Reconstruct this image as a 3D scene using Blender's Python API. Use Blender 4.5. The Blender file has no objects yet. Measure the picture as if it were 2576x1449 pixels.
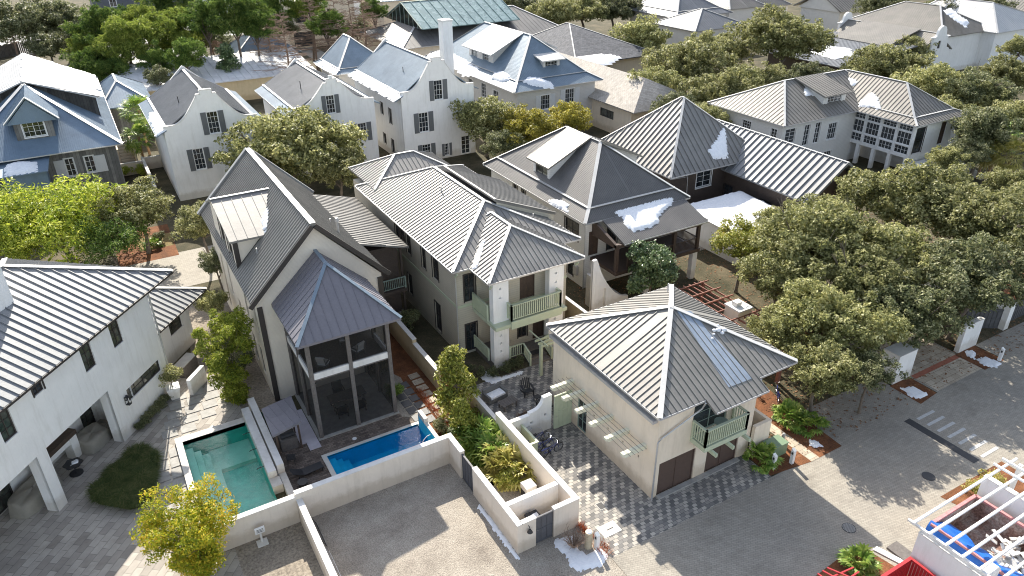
import bpy, math, random
from mathutils import Vector, Matrix
R = math.radians
C = bpy.context.scene.collection
sc = bpy.context.scene

# ---------------- camera ----------------
F, TH, RO, YA, H = 1850.0, R(28.536), R(-0.5695), R(-29.983), 30.0
def _rl(v):
    c, s = math.cos(RO), math.sin(RO)
    return Vector((c*v[0]-s*v[1], s*v[0]+c*v[1], v[2]))
_fw = Vector((0, -math.sin(TH), math.cos(TH))); _rt = Vector((1, 0, 0))
_b = _rl(_fw*(-math.sin(YA)) + _rt*math.cos(YA))      # world X in camera axes
_a = _rl(_fw*math.cos(YA) + _rt*math.sin(YA))         # world Y
_u = -_rl(Vector((0, math.cos(TH), math.sin(TH))))    # world Z
def _wd(v): return Vector((_b.dot(v), _a.dot(v), _u.dot(v)))
cam = bpy.data.cameras.new('camera'); cam.lens = F/2576*36; cam.sensor_width = 36
cam.clip_start = 0.5; cam.clip_end = 3000
co = bpy.data.objects.new('camera', cam); C.objects.link(co)
r_, u_, b_ = _wd(Vector((1, 0, 0))), _wd(Vector((0, -1, 0))), _wd(Vector((0, 0, -1)))
co.matrix_world = Matrix(((r_.x, u_.x, b_.x, 0), (r_.y, u_.y, b_.y, 0), (r_.z, u_.z, b_.z, H), (0, 0, 0, 1)))
sc.camera = co
def W(x, y, z=0.0):                                   # a survey point: pixel and height -> place
    d = _wd(Vector((x-1288, y-724.5, F))); t = (z-H)/d.z
    return Vector((d.x*t, d.y*t, z))
def SC(p):                                            # survey pixels per metre at p
    v = Vector(p)-Vector((0, 0, H)); return F/(-(v.dot(b_)))

# ---------------- light ----------------
SUNV = Vector((0.30, 1.40, 1.0)).normalized()
w = bpy.data.worlds.new('World'); sc.world = w; w.use_nodes = True
nt = w.node_tree; bg = nt.nodes['Background']
sky = nt.nodes.new('ShaderNodeTexSky'); sky.sky_type = 'NISHITA'; sky.sun_disc = False
sky.sun_elevation = math.asin(SUNV.z); sky.sun_rotation = math.atan2(SUNV.x, SUNV.y)
sky.air_density = 1.0; sky.dust_density = 1.2; sky.ozone_density = 1.0
hs_ = nt.nodes.new('ShaderNodeHueSaturation'); hs_.inputs['Saturation'].default_value = 0.6
nt.links.new(sky.outputs[0], hs_.inputs['Color']); nt.links.new(hs_.outputs[0], bg.inputs[0]); bg.inputs[1].default_value = 0.135
sl = bpy.data.lights.new('sun', 'SUN'); sl.energy = 4.9; sl.angle = R(0.5); sl.color = (1.0, 0.93, 0.81)
so = bpy.data.objects.new('sun', sl); C.objects.link(so)
so.rotation_euler = SUNV.to_track_quat('Z', 'Y').to_euler(); so.location = (0, 0, 60)
vs = sc.view_settings; vs.view_transform = 'Standard'; vs.look = 'None'; vs.exposure = 1.06; vs.gamma = 1
sc.render.engine = 'CYCLES'
sc.cycles.pixel_filter_type = 'BLACKMAN_HARRIS'; sc.cycles.filter_width = 1.05
sc.cycles.max_bounces = 6; sc.cycles.transparent_max_bounces = 12

# ---------------- mesh helpers ----------------
FR = {}
class MB:
    def __init__(s): s.v = []; s.f = []; s.m = []
    def poly(s, pts, m=0):
        n = len(s.v); s.v += [Vector(p) for p in pts]; s.f.append(tuple(range(n, n+len(pts)))); s.m.append(m); return s
    def hexa(s, p, m=0):                              # p: 4 bottom (ccw), 4 top
        n = len(s.v); s.v += [Vector(q) for q in p]
        for f in ((3, 2, 1, 0), (4, 5, 6, 7), (0, 1, 5, 4), (1, 2, 6, 5), (2, 3, 7, 6), (3, 0, 4, 7)):
            s.f.append(tuple(n+i for i in f)); s.m.append(m)
        return s
    def box(s, x0, y0, z0, x1, y1, z1, m=0):
        return s.hexa([(x0, y0, z0), (x1, y0, z0), (x1, y1, z0), (x0, y1, z0), (x0, y0, z1), (x1, y0, z1), (x1, y1, z1), (x0, y1, z1)], m)
    def bar(s, a, b, wd, h, m=0, up=(0, 0, 1), off=0.0):
        a, b = Vector(a), Vector(b); d = (b-a)
        if d.length < 1e-5: return s
        d.normalize(); U = Vector(up); sd = d.cross(U)
        if sd.length < 1e-4: sd = d.cross(Vector((1, 0, 0)))
        sd.normalize(); U = sd.cross(d).normalized()
        lo, hi = U*(off), U*(off+h); k = sd*wd/2
        return s.hexa([a-k+lo, a+k+lo, b+k+lo, b-k+lo, a-k+hi, a+k+hi, b+k+hi, b-k+hi], m)
    def tube(s, pts, rad, n=6, m=0, cap=True):
        pts = [Vector(p) for p in pts]
        if not hasattr(rad, '__len__'): rad = [rad]*len(pts)
        base = len(s.v); ref = Vector((0, 0, 1))
        for i, p in enumerate(pts):
            d = (pts[min(i+1, len(pts)-1)]-pts[max(i-1, 0)]).normalized()
            if abs(d.dot(ref)) > .95: ref = Vector((1, 0, 0))
            x = d.cross(ref).normalized(); y = d.cross(x)
            for k in range(n):
                t = 2*math.pi*k/n; s.v.append(p+(x*math.cos(t)+y*math.sin(t))*rad[i])
        for i in range(len(pts)-1):
            for k in range(n):
                k2 = (k+1) % n; s.f.append((base+i*n+k, base+i*n+k2, base+(i+1)*n+k2, base+(i+1)*n+k)); s.m.append(m)
        if cap:
            s.f.append(tuple(base+k for k in range(n))[::-1]); s.m.append(m)
            s.f.append(tuple(base+(len(pts)-1)*n+k for k in range(n))); s.m.append(m)
        return s
    def cyl(s, x, y, z0, z1, r0, r1=None, n=14, m=0):
        return s.tube([(x, y, z0), (x, y, z1)], [r0, r0 if r1 is None else r1], n, m)
    def prism(s, p2, z0, z1, m=0):
        n = len(p2); s.poly([(x, y, z0) for x, y in p2][::-1], m); s.poly([(x, y, z1) for x, y in p2], m)
        for i in range(n):
            a, b = p2[i], p2[(i+1) % n]; s.poly([(a[0], a[1], z0), (b[0], b[1], z0), (b[0], b[1], z1), (a[0], a[1], z1)], m)
        return s
    def slab(s, pts, th, m=0):
        pts = [Vector(p) for p in pts]; dn = Vector((0, 0, -th)); n = len(pts)
        s.poly(pts, m); s.poly([p+dn for p in pts][::-1], m)
        for i in range(n):
            a, b = pts[i], pts[(i+1) % n]; s.poly([a+dn, b+dn, b, a], m)
        return s
    def sphere(s, c, r, n=8, m=0, sq=1.0):
        c = Vector(c); base = len(s.v); k = n//2
        for i in range(k+1):
            t = math.pi*i/k
            for j in range(n):
                p = 2*math.pi*j/n; s.v.append(c+Vector((math.sin(t)*math.cos(p), math.sin(t)*math.sin(p), math.cos(t)*sq))*r)
        for i in range(k):
            for j in range(n):
                j2 = (j+1) % n; s.f.append((base+i*n+j, base+(i+1)*n+j, base+(i+1)*n+j2, base+i*n+j2)); s.m.append(m)
        return s
    def build(s, name, mats, parent=None, local=False, smooth=False):
        if not isinstance(mats, (list, tuple)): mats = [mats]
        me = bpy.data.meshes.new(name); V = s.v; loc = None
        if parent is not None and not local:
            inv = FR.get(parent.name, Matrix.Identity(4)).inverted(); V = [inv @ p for p in V]
        elif parent is None and not local:
            xs = [p.x for p in V]; ys = [p.y for p in V]; zs = [p.z for p in V]
            loc = Vector(((min(xs)+max(xs))/2, (min(ys)+max(ys))/2, min(zs))); V = [p-loc for p in V]
        me.from_pydata([tuple(p) for p in V], [], s.f)
        for m in mats: me.materials.append(m)
        if len(mats) > 1: me.polygons.foreach_set('material_index', s.m)
        if smooth: me.polygons.foreach_set('use_smooth', [True]*len(s.f))
        me.update(); o = bpy.data.objects.new(name, me); C.objects.link(o)
        if loc is not None: o.location = loc; FR[o.name] = Matrix.Translation(loc)
        if parent is not None: o.parent = parent; FR[o.name] = FR.get(parent.name, Matrix.Identity(4))
        return o
def tag(o, label=None, cat=None, group=None, kind=None):
    if label: o['label'] = label
    if cat: o['category'] = cat
    if group: o['group'] = group
    if kind: o['kind'] = kind
    return o
def thing(name, label, cat, loc=(0, 0, 0), rz=0.0, group=None):
    o = bpy.data.objects.new(name, None); C.objects.link(o); o.empty_display_size = .3
    o.location = loc; o.rotation_euler = (0, 0, rz)
    FR[o.name] = Matrix.Translation(Vector(loc)) @ Matrix.Rotation(rz, 4, 'Z')
    return tag(o, label, cat, group)
def dup(o, loc=None, rz=None, label=None, scale=None, parent=None, group=None):
    c = o.copy(); C.objects.link(c); c.parent = parent
    if loc is not None: c.location = loc
    if rz is not None: c.rotation_euler = (0, 0, rz)
    if scale is not None: c.scale = scale
    if label: c['label'] = label
    if group: c['group'] = group
    for ch in list(o.children): dup(ch, parent=c)
    return c

# ---------------- materials ----------------
def _new(name):
    m = bpy.data.materials.new(name); m.use_nodes = True; n = m.node_tree
    return m, n, n.nodes['Principled BSDF'], n.nodes, n.links
def _coord(N, L, kind='Object', scale=(1, 1, 1), rot=(0, 0, 0)):
    if kind == 'World':
        g = N.new('ShaderNodeNewGeometry'); out = g.outputs['Position']
    else:
        t = N.new('ShaderNodeTexCoord'); out = t.outputs[kind]
    mp = N.new('ShaderNodeMapping'); mp.inputs['Scale'].default_value = scale; mp.inputs['Rotation'].default_value = rot
    L.new(out, mp.inputs[0]); return mp.outputs[0]
def _noise(N, L, vec, scale, det=4, rough=.6):
    n = N.new('ShaderNodeTexNoise'); n.inputs['Scale'].default_value = scale; n.inputs['Detail'].default_value = det
    n.inputs['Roughness'].default_value = rough; L.new(vec, n.inputs['Vector']); return n.outputs['Fac']
def _ramp(N, L, fac, stops):
    r = N.new('ShaderNodeValToRGB'); e = r.color_ramp.elements
    while len(e) < len(stops): e.new(.5)
    for i, (p, c) in enumerate(stops): e[i].position = p; e[i].color = (*c, 1)
    L.new(fac, r.inputs[0]); return r.outputs[0]
def _bump(N, L, P, h, st, dist=.02):
    b = N.new('ShaderNodeBump'); b.inputs['Strength'].default_value = st; b.inputs['Distance'].default_value = dist
    L.new(h, b.inputs['Height'])
    if P is not None: L.new(b.outputs[0], P.inputs['Normal'])
    return b
def _mix(N, L, a, b, fac, mode='MIX'):
    m = N.new('ShaderNodeMix'); m.data_type = 'RGBA'; m.blend_type = mode
    for s, v in ((m.inputs['Factor'], fac), (m.inputs[6], a), (m.inputs[7], b)):
        if hasattr(v, 'links') or hasattr(v, 'is_linked'): L.new(v, s)
        else: s.default_value = v if not isinstance(v, tuple) else (*v, 1)
    return m.outputs[2]
def sc_(c, k): return tuple(min(1, x*k) for x in c)
def plain(name, col, rough=.6, var=.12, ns=3.0, metal=0, bump=.0, bs=60, spec=.5, streak=False):
    m, nt, P, N, L = _new(name); v = _coord(N, L, 'World', (1, 1, .35) if streak else (1, 1, 1))
    f = _noise(N, L, v, ns, 6, .65)
    L.new(_ramp(N, L, f, [(.3, sc_(col, 1-var)), (.7, sc_(col, 1+var))]), P.inputs['Base Color'])
    P.inputs['Roughness'].default_value = rough; P.inputs['Metallic'].default_value = metal
    P.inputs['Specular IOR Level'].default_value = spec
    if bump: _bump(N, L, P, _noise(N, L, v, bs, 2), bump)
    return m
def stucco(name, col, dirt=.12):
    m, nt, P, N, L = _new(name); v = _coord(N, L, 'World')
    vs2 = _coord(N, L, 'World', (1.3, 1.3, .16))
    a = _ramp(N, L, _noise(N, L, v, .7, 6, .7), [(.3, sc_(col, 1-dirt)), (.65, col)])
    s = _ramp(N, L, _noise(N, L, vs2, 2.2, 5, .7), [(.25, (.80, .79, .76)), (.5, (1, 1, 1))])
    L.new(_mix(N, L, a, s, .6, 'MULTIPLY'), P.inputs['Base Color'])
    base_ = P.inputs['Base Color'].links[0].from_socket; sz = N.new('ShaderNodeSeparateXYZ'); L.new(v, sz.inputs[0]); nz_ = _noise(N, L, v, 1.6, 5, .7)
    ma = N.new('ShaderNodeMath'); ma.operation = 'MULTIPLY_ADD'; L.new(nz_, ma.inputs[0]); ma.inputs[1].default_value = -1.1; L.new(sz.outputs[2], ma.inputs[2])
    L.new(_mix(N, L, base_, _ramp(N, L, ma.outputs[0], [(.0, (.72, .68, .62)), (.45, (1, 1, 1))]), .75, 'MULTIPLY'), P.inputs['Base Color'])
    P.inputs['Roughness'].default_value = .85; P.inputs['Specular IOR Level'].default_value = .3
    _bump(N, L, P, _noise(N, L, v, 14, 6, .7), .35, .03); return m
def siding(name, col, step=.16, var=.1, dark=.55):
    m, nt, P, N, L = _new(name); v = _coord(N, L, 'World')
    sp = N.new('ShaderNodeSeparateXYZ'); L.new(v, sp.inputs[0])
    mt = N.new('ShaderNodeMath'); mt.operation = 'DIVIDE'; L.new(sp.outputs[2], mt.inputs[0]); mt.inputs[1].default_value = step
    fr = N.new('ShaderNodeMath'); fr.operation = 'FRACT'; L.new(mt.outputs[0], fr.inputs[0])
    g = _ramp(N, L, fr.outputs[0], [(0, (dark,)*3), (.14, (1, 1, 1))])
    c = _ramp(N, L, _noise(N, L, v, 1.2, 6, .7), [(.3, sc_(col, 1-var)), (.7, sc_(col, 1+var))])
    L.new(_mix(N, L, c, g, 1.0, 'MULTIPLY'), P.inputs['Base Color']); P.inputs['Roughness'].default_value = .6
    _bump(N, L, P, fr.outputs[0], .6, .03); return m
def metalroof(name, col, rough=.42, metal=.55, fine=0, stain=.22):
    m, nt, P, N, L = _new(name); v = _coord(N, L, 'World')
    a = _noise(N, L, v, .55, 6, .7); b = _noise(N, L, v, 9, 3, .6)
    c = _ramp(N, L, a, [(.25, sc_(col, 1-stain)), (.75, sc_(col, 1+stain*.6))])
    vo = N.new('ShaderNodeTexVoronoi'); vo.distance = 'CHEBYCHEV'; vo.inputs['Scale'].default_value = .55; L.new(v, vo.inputs['Vector'])
    c = _mix(N, L, c, _ramp(N, L, vo.outputs['Color'], [(.2, (.88, .88, .88)), (.8, (1.0, .99, .98))]), .8, 'MULTIPLY')
    c2 = _ramp(N, L, b, [(.2, (.82, .82, .83)), (.8, (1.0, 1.0, 1.0))])
    L.new(_mix(N, L, c, c2, 1.0, 'MULTIPLY'), P.inputs['Base Color'])
    rr = N.new('ShaderNodeMapRange'); L.new(a, rr.inputs[0]); rr.inputs[3].default_value = rough-.1; rr.inputs[4].default_value = rough+.14
    L.new(rr.outputs[0], P.inputs['Roughness']); P.inputs['Metallic'].default_value = metal
    _bump(N, L, P, _noise(N, L, v, 2.2, 3), .18, .04)
    return m
def bricks(name, c1, c2, mortar, w_, h_, ms=.012, hard=False, rot=0, var=.15, rough=.85, bias=0.0, off=.5, bump=.3, big=.12):
    m, nt, P, N, L = _new(name); v = _coord(N, L, 'World', (1, 1, 1), (0, 0, rot))
    b = N.new('ShaderNodeTexBrick'); L.new(v, b.inputs['Vector']); b.offset = off
    b.inputs['Scale'].default_value = 1; b.inputs['Brick Width'].default_value = w_; b.inputs['Row Height'].default_value = h_
    b.inputs['Mortar Size'].default_value = ms; b.inputs['Mortar Smooth'].default_value = .2; b.inputs['Bias'].default_value = bias
    if hard:
        b.inputs['Color1'].default_value = (0, 0, 0, 1); b.inputs['Color2'].default_value = (1, 1, 1, 1); b.inputs['Mortar'].default_value = (.0, .0, .0, 1)
        col = _ramp(N, L, b.outputs['Color'], [(.30, c1), (.40, sc_(c1, 1.25)), (.56, sc_(c2, .82)), (.75, c2)])
        col = _mix(N, L, col, mortar, b.outputs['Fac'])
    else:
        b.inputs['Color1'].default_value = (*c1, 1); b.inputs['Color2'].default_value = (*c2, 1); b.inputs['Mortar'].default_value = (*mortar, 1)
        col = b.outputs['Color']
    n = _ramp(N, L, _noise(N, L, v, 1.1, 8, .75), [(.25, (1-var*2,)*3), (.7, (1+0*var,)*3)])
    n2 = _ramp(N, L, _noise(N, L, v, .12, 4, .7), [(.3, (1-big*2, 1-big*2, 1-big*2)), (.7, (1, .985, .96))])
    col = _mix(N, L, _mix(N, L, col, n, 1.0, 'MULTIPLY'), n2, 1.0, 'MULTIPLY')
    st_ = _ramp(N, L, _noise(N, L, _coord(N, L, 'World', (.5, 1.6, 1)), .55, 6, .7), [(.28, (.72, .71, .70)), (.45, (1, 1, 1))]); col = _mix(N, L, col, st_, .8, 'MULTIPLY')
    L.new(col, P.inputs['Base Color']); P.inputs['Roughness'].default_value = rough
    inv = N.new('ShaderNodeMath'); inv.operation = 'SUBTRACT'; inv.inputs[0].default_value = 1; L.new(b.outputs['Fac'], inv.inputs[1])
    _bump(N, L, P, inv.outputs[0], bump, .01); return m
def ground3(name, stops, s1, s2, bump=.5, rough=.95, bd=.03):
    m, nt, P, N, L = _new(name); v = _coord(N, L, 'World')
    a = _noise(N, L, v, s1, 10, .75); b = _noise(N, L, v, s2, 3, .7)
    c = _mix(N, L, _ramp(N, L, a, stops), _ramp(N, L, b, [(.3, (.45, .45, .45)), (.62, (1.25, 1.25, 1.25))]), .8, 'MULTIPLY')
    L.new(c, P.inputs['Base Color']); P.inputs['Roughness'].default_value = rough; P.inputs['Specular IOR Level'].default_value = .2
    _bump(N, L, P, b, bump, bd); return m
def glass(name, col=(.025, .03, .035), rough=.06):
    m, nt, P, N, L = _new(name); v = _coord(N, L, 'World')
    L.new(_ramp(N, L, _noise(N, L, v, 1.3, 3), [(.35, sc_(col, .5)), (.7, sc_(col, 2.0))]), P.inputs['Base Color'])
    P.inputs['Roughness'].default_value = rough; P.inputs['Specular IOR Level'].default_value = .8
    _bump(N, L, P, _noise(N, L, v, 1.7, 2), .04, .05); return m
def leaf(name, stops, trans=.25, rough=.45, spec=.5, cl=.5):
    m, nt, P, N, L = _new(name); g = N.new('ShaderNodeNewGeometry'); oi = N.new('ShaderNodeObjectInfo')
    v = _coord(N, L, 'World'); cn = _noise(N, L, v, cl, 3, .6)
    ad = N.new('ShaderNodeMath'); ad.operation = 'MULTIPLY_ADD'; L.new(cn, ad.inputs[0]); ad.inputs[1].default_value = .9
    ad2 = N.new('ShaderNodeMath'); ad2.operation = 'MULTIPLY'; L.new(g.outputs['Random Per Island'], ad2.inputs[0]); ad2.inputs[1].default_value = .6
    L.new(ad2.outputs[0], ad.inputs[2])
    sb = N.new('ShaderNodeMath'); sb.operation = 'SUBTRACT'; L.new(ad.outputs[0], sb.inputs[0]); sb.inputs[1].default_value = .25
    c = _ramp(N, L, sb.outputs[0], stops)
    hs = N.new('ShaderNodeHueSaturation'); L.new(c, hs.inputs['Color'])
    mr = N.new('ShaderNodeMapRange'); L.new(oi.outputs['Random'], mr.inputs[0]); mr.inputs[3].default_value = .82; mr.inputs[4].default_value = 1.18
    L.new(mr.outputs[0], hs.inputs['Value']); c = hs.outputs[0]
    L.new(c, P.inputs['Base Color']); P.inputs['Roughness'].default_value = rough; P.inputs['Specular IOR Level'].default_value = spec
    t = N.new('ShaderNodeBsdfTranslucent'); L.new(c, t.inputs[0]); mx = N.new('ShaderNodeMixShader'); mx.inputs[0].default_value = trans
    out = nt.nodes['Material Output']; L.new(P.outputs[0], mx.inputs[1]); L.new(t.outputs[0], mx.inputs[2]); L.new(mx.outputs[0], out.inputs[0])
    return m
def water(name, tint, bs=3.0, bst=.35):
    m, nt, P, N, L = _new(name); v = _coord(N, L, 'World'); out = nt.nodes['Material Output']
    tr = N.new('ShaderNodeBsdfTransparent'); tr.inputs[0].default_value = (*tint, 1)
    gl = N.new('ShaderNodeBsdfGlossy'); gl.inputs['Roughness'].default_value = .03
    bp = _bump(N, L, None, _noise(N, L, v, bs, 4, .6), bst, .06); L.new(bp.outputs[0], gl.inputs['Normal'])
    fr = N.new('ShaderNodeFresnel'); fr.inputs[0].default_value = 1.33; L.new(bp.outputs[0], fr.inputs['Normal'])
    mx = N.new('ShaderNodeMixShader'); L.new(fr.outputs[0], mx.inputs[0]); L.new(tr.outputs[0], mx.inputs[1]); L.new(gl.outputs[0], mx.inputs[2])
    L.new(mx.outputs[0], out.inputs[0]); nt.nodes.remove(P); return m
def screenmat(name, col, op):
    m, nt, P, N, L = _new(name); out = nt.nodes['Material Output']
    tr = N.new('ShaderNodeBsdfTransparent'); mx = N.new('ShaderNodeMixShader'); mx.inputs[0].default_value = op
    P.inputs['Base Color'].default_value = (*col, 1); P.inputs['Roughness'].default_value = 1; P.inputs['Specular IOR Level'].default_value = 0
    L.new(tr.outputs[0], mx.inputs[1]); L.new(P.outputs[0], mx.inputs[2]); L.new(mx.outputs[0], out.inputs[0]); return m
def snowmat(name='snow'):
    m, nt, P, N, L = _new(name); v = _coord(N, L, 'World'); f = _noise(N, L, v, 5, 5, .6)
    L.new(_ramp(N, L, f, [(.3, (.78, .80, .84)), (.6, (.9, .91, .93))]), P.inputs['Base Color']); P.inputs['Roughness'].default_value = .7
    _bump(N, L, P, _noise(N, L, v, 3.5, 5, .65), .6, .08); return m

m_white = stucco('white_stucco', (.88, .875, .86), .08)
m_white2 = stucco('bright_white_stucco', (.88, .88, .87), .05)
m_cream = stucco('cream_stucco', (.84, .73, .59), .10)
m_wall = stucco('garden_wall_stucco', (.80, .71, .61), .10)
m_walltop = stucco('wall_cap', (.78, .76, .73), .2)
m_beige = stucco('beige_stucco', (.66, .54, .35), .12)
m_brickw = siding('painted_brick', (.82, .75, .65), .085, .05, .86)
m_sidC = siding('greige_siding', (.55, .51, .42), .17, .06, .62)
m_sidW = siding('white_siding', (.74, .73, .70), .17, .05, .72)
m_sidG = siding('pale_grey_siding', (.62, .60, .57), .19, .05, .7)
m_shing = bricks('weathered_shingle', (.17, .17, .165), (.34, .335, .32), (.07, .07, .07), .32, .22, .01, False, 0, .25)
m_dsid = siding('dark_brown_siding', (.085, .065, .055), .15, .15, .6)
m_roofG = metalroof('galvanised_roof', (.27, .26, .24), .52, .15)
m_roofA = metalroof('grey_standing_seam', (.29, .28, .265), .5, .2)
m_roofP = metalroof('violet_grey_roof', (.23, .22, .245), .55, .15, stain=.1)
m_roofL = metalroof('silver_roof', (.27, .28, .29), .52, .15, stain=.1)
m_roofD = metalroof('fine_dark_roof', (.17, .165, .16), .5, .2)
m_roofH = metalroof('fine_grey_roof', (.21, .22, .235), .5, .2)
m_roofB = metalroof('blue_grey_roof', (.22, .29, .36), .48, .2)
m_roofF = metalroof('warm_grey_roof', (.25, .235, .21), .52, .15)
m_roofK = metalroof('pale_blue_roof', (.20, .28, .37), .5, .2)
m_cap = metalroof('bright_ridge_cap', (.60, .60, .59), .5, .15, stain=.1)
m_gut = metalroof('gutter_metal', (.62, .62, .62), .4, .4)
m_dtrim = plain('dark_bronze_trim', (.045, .038, .035), .5)
m_brown = plain('dark_brown_wood', (.075, .05, .038), .6, .25, 6)
m_wtrim = plain('white_trim', (.78, .78, .77), .5, .04)
m_sage = plain('sage_green_paint', (.50, .55, .40), .55, .06)
m_trell = plain('cream_green_timber', (.72, .72, .58), .6, .12, 5)
m_sage2 = plain('grey_green_paint', (.26, .33, .28), .55, .08)
m_shut = siding('grey_shutter', (.16, .17, .18), .07, .05, .5)
m_shutw = siding('white_shutter', (.70, .71, .72), .07, .03, .6)
m_gar = plain('garage_door_brown', (.105, .07, .055), .5, .12, 5)
m_glass = glass('window_glass'); m_glassL = glass('pale_window_glass', (.06, .065, .055), .08)
m_dark = plain('charcoal_metal', (.03, .03, .033), .5, .2)
m_gate = plain('grey_gate_board', (.10, .10, .11), .6, .15, 8)
m_snow = snowmat()
m_mulch = ground3('pine_straw_mulch', [(.3, (.07, .035, .022)), (.55, (.20, .085, .04)), (.75, (.33, .15, .075))], .9, 22, .8)
m_gravel = ground3('crushed_gravel', [(.3, (.22, .19, .16)), (.5, (.36, .32, .27)), (.72, (.46, .42, .36))], .35, 16, 1.0, .95, .05)
m_sand = ground3('grey_sand', [(.3, (.20, .17, .14)), (.55, (.30, .26, .21)), (.75, (.38, .34, .29))], .6, 7, .6)
m_litter = ground3('leaf_litter_ground', [(.3, (.03, .035, .018)), (.5, (.085, .075, .045)), (.75, (.20, .16, .105))], .25, 9, .7)
m_lawn = ground3('dry_lawn', [(.3, (.10, .09, .04)), (.55, (.26, .19, .08)), (.75, (.38, .30, .15))], .4, 12, .6)
m_road = bricks('road_pavers', (.35, .32, .275), (.42, .39, .335), (.24, .22, .195), .24, .12, .010, False, R(45), .10, big=.12, bump=.15)
def checkerpav(name):
    m, nt, P, N, L = _new(name); v = _coord(N, L, 'World'); b = N.new('ShaderNodeTexBrick'); L.new(v, b.inputs['Vector']); b.offset = 0.5
    b.inputs['Scale'].default_value = 1; b.inputs['Brick Width'].default_value = .30; b.inputs['Row Height'].default_value = .21; b.inputs['Mortar Size'].default_value = .012
    b.inputs['Color1'].default_value = (0, 0, 0, 1); b.inputs['Color2'].default_value = (1, 1, 1, 1); b.inputs['Mortar'].default_value = (0, 0, 0, 1)
    def mt(op, a, b=None):
        n = N.new('ShaderNodeMath'); n.operation = op
        for k, x in enumerate((a, b)):
            if x is None: continue
            if isinstance(x, (int, float)): n.inputs[k].default_value = x
            else: L.new(x, n.inputs[k])
        return n.outputs[0]
    sp = N.new('ShaderNodeSeparateXYZ'); L.new(v, sp.inputs[0])
    row = mt('FLOOR', mt('DIVIDE', sp.outputs[1], .21)); par = mt('FLOORED_MODULO', row, 2)
    xi = mt('FLOOR', mt('ADD', mt('DIVIDE', sp.outputs[0], .30), mt('MULTIPLY', mt('SUBTRACT', 1, par), .5)))
    ckv = mt('FLOORED_MODULO', mt('ADD', xi, mt('FLOOR', mt('DIVIDE', row, 2))), 2)
    t = _mix(N, L, b.outputs['Color'], ckv, .38)
    col = _ramp(N, L, t, [(.10, (.15, .145, .14)), (.42, (.23, .22, .21)), (.56, (.36, .335, .30)), (.9, (.49, .455, .40))])
    col = _mix(N, L, col, (.13, .125, .12), b.outputs['Fac']); n = _ramp(N, L, _noise(N, L, v, .8, 7, .7), [(.3, (.78, .78, .78)), (.7, (1, 1, 1))])
    L.new(_mix(N, L, col, n, 1.0, 'MULTIPLY'), P.inputs['Base Color']); P.inputs['Roughness'].default_value = .85
    inv = N.new('ShaderNodeMath'); inv.operation = 'SUBTRACT'; inv.inputs[0].default_value = 1; L.new(b.outputs['Fac'], inv.inputs[1]); _bump(N, L, P, inv.outputs[0], .3, .01); return m
m_drive = checkerpav('checkered_pavers')
m_trav = bricks('travertine_court', (.30, .27, .24), (.52, .48, .43), (.15, .14, .13), .85, .42, .010, False, R(-50.6), .16, bias=.2, big=.08)
m_path = bricks('limestone_path', (.52, .44, .34), (.68, .60, .48), (.25, .2, .15), .62, .42, .012, False, 0, .12)
m_pool_deck = bricks('dark_brick_deck', (.13, .10, .085), (.30, .24, .20), (.08, .07, .06), .28, .15, .01, False, 0, .2)
m_stone = plain('grey_stone_slab', (.34, .33, .31), .8, .2, 2.5, bump=.2)
m_slate = plain('dark_slate_slab', (.085, .085, .09), .6, .25, 2.5)
m_coping = plain('pale_coping', (.62, .59, .54), .75, .1, 2)
m_redpav = plain('red_paver', (.36, .13, .08), .8, .2, 4)
m_cross = plain('pale_crossing_pavers', (.47, .47, .46), .8, .15, 5)
m_trail = 0
m_conc = plain('concrete', (.42, .41, .39), .85, .12, 2)
m_cloth = plain('taupe_cover', (.27, .25, .21), .85, .12, 2.0, bump=.5, bs=3.5)
m_wood = plain('grey_teak', (.14, .125, .115), .7, .25, 7)
m_fabric = plain('white_cushion', (.7, .7, .7), .8, .05)
m_wick = plain('grey_wicker', (.17, .17, .165), .8, .3, 30)
m_step = plain('pale_pool_step', (.62, .84, .70), .6, .1, 1.2)
m_teal = plain('green_pool_shell', (.12, .62, .52), .6, .18, 1.2)
m_blue = plain('blue_pool_shell', (.02, .52, .80), .6, .12, 1.5)
m_wat1 = water('green_pool_water', (.74, .98, .95), 2.6); m_wat2 = water('blue_pool_water', (.62, .94, .98), 3.5)
m_screen = screenmat('porch_screen', (.03, .028, .026), .60)
m_bark = plain('oak_bark', (.15, .125, .10), .9, .35, 3, bump=.6, bs=9)
m_barkr = plain('pine_bark', (.14, .11, .09), .9, .3, 3)
m_barkp = plain('palm_trunk', (.30, .19, .11), .9, .4, 8, bump=.6, bs=12)
m_twig = plain('bare_twig', (.26, .18, .13), .9, .2, 3)
m_log = plain('cut_post_wood', (.48, .40, .28), .8, .2, 4)
m_red = plain('red_plastic', (.42, .035, .04), .45, .2, 4)
m_tarp = plain('blue_tarp', (.015, .13, .50), .4, .25, 2, bump=.6, bs=4)
m_green = plain('green_utility_box', (.17, .25, .16), .5, .08)
m_bluef = plain('blue_bike_frame', (.035, .05, .20), .35, .1)
m_rubber = plain('black_rubber', (.015, .015, .015), .7, .2)
m_chrome = plain('steel', (.5, .5, .5), .3, .1, 3, .8)
m_streak = metalroof('pale_blue_metal', (.36, .43, .52), .55, .15)
m_tile = bricks('sunlit_shingle', (.50, .46, .41), (.66, .61, .55), (.30, .27, .24), .34, .22, .012, False, 0, .2)
m_slateroof = bricks('blue_slate_roof', (.05, .06, .085), (.14, .15, .18), (.03, .03, .04), .4, .28, .012, False, 0, .25)
m_glroof = metalroof('greenhouse_glass', (.22, .32, .32), .25, .2)

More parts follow.
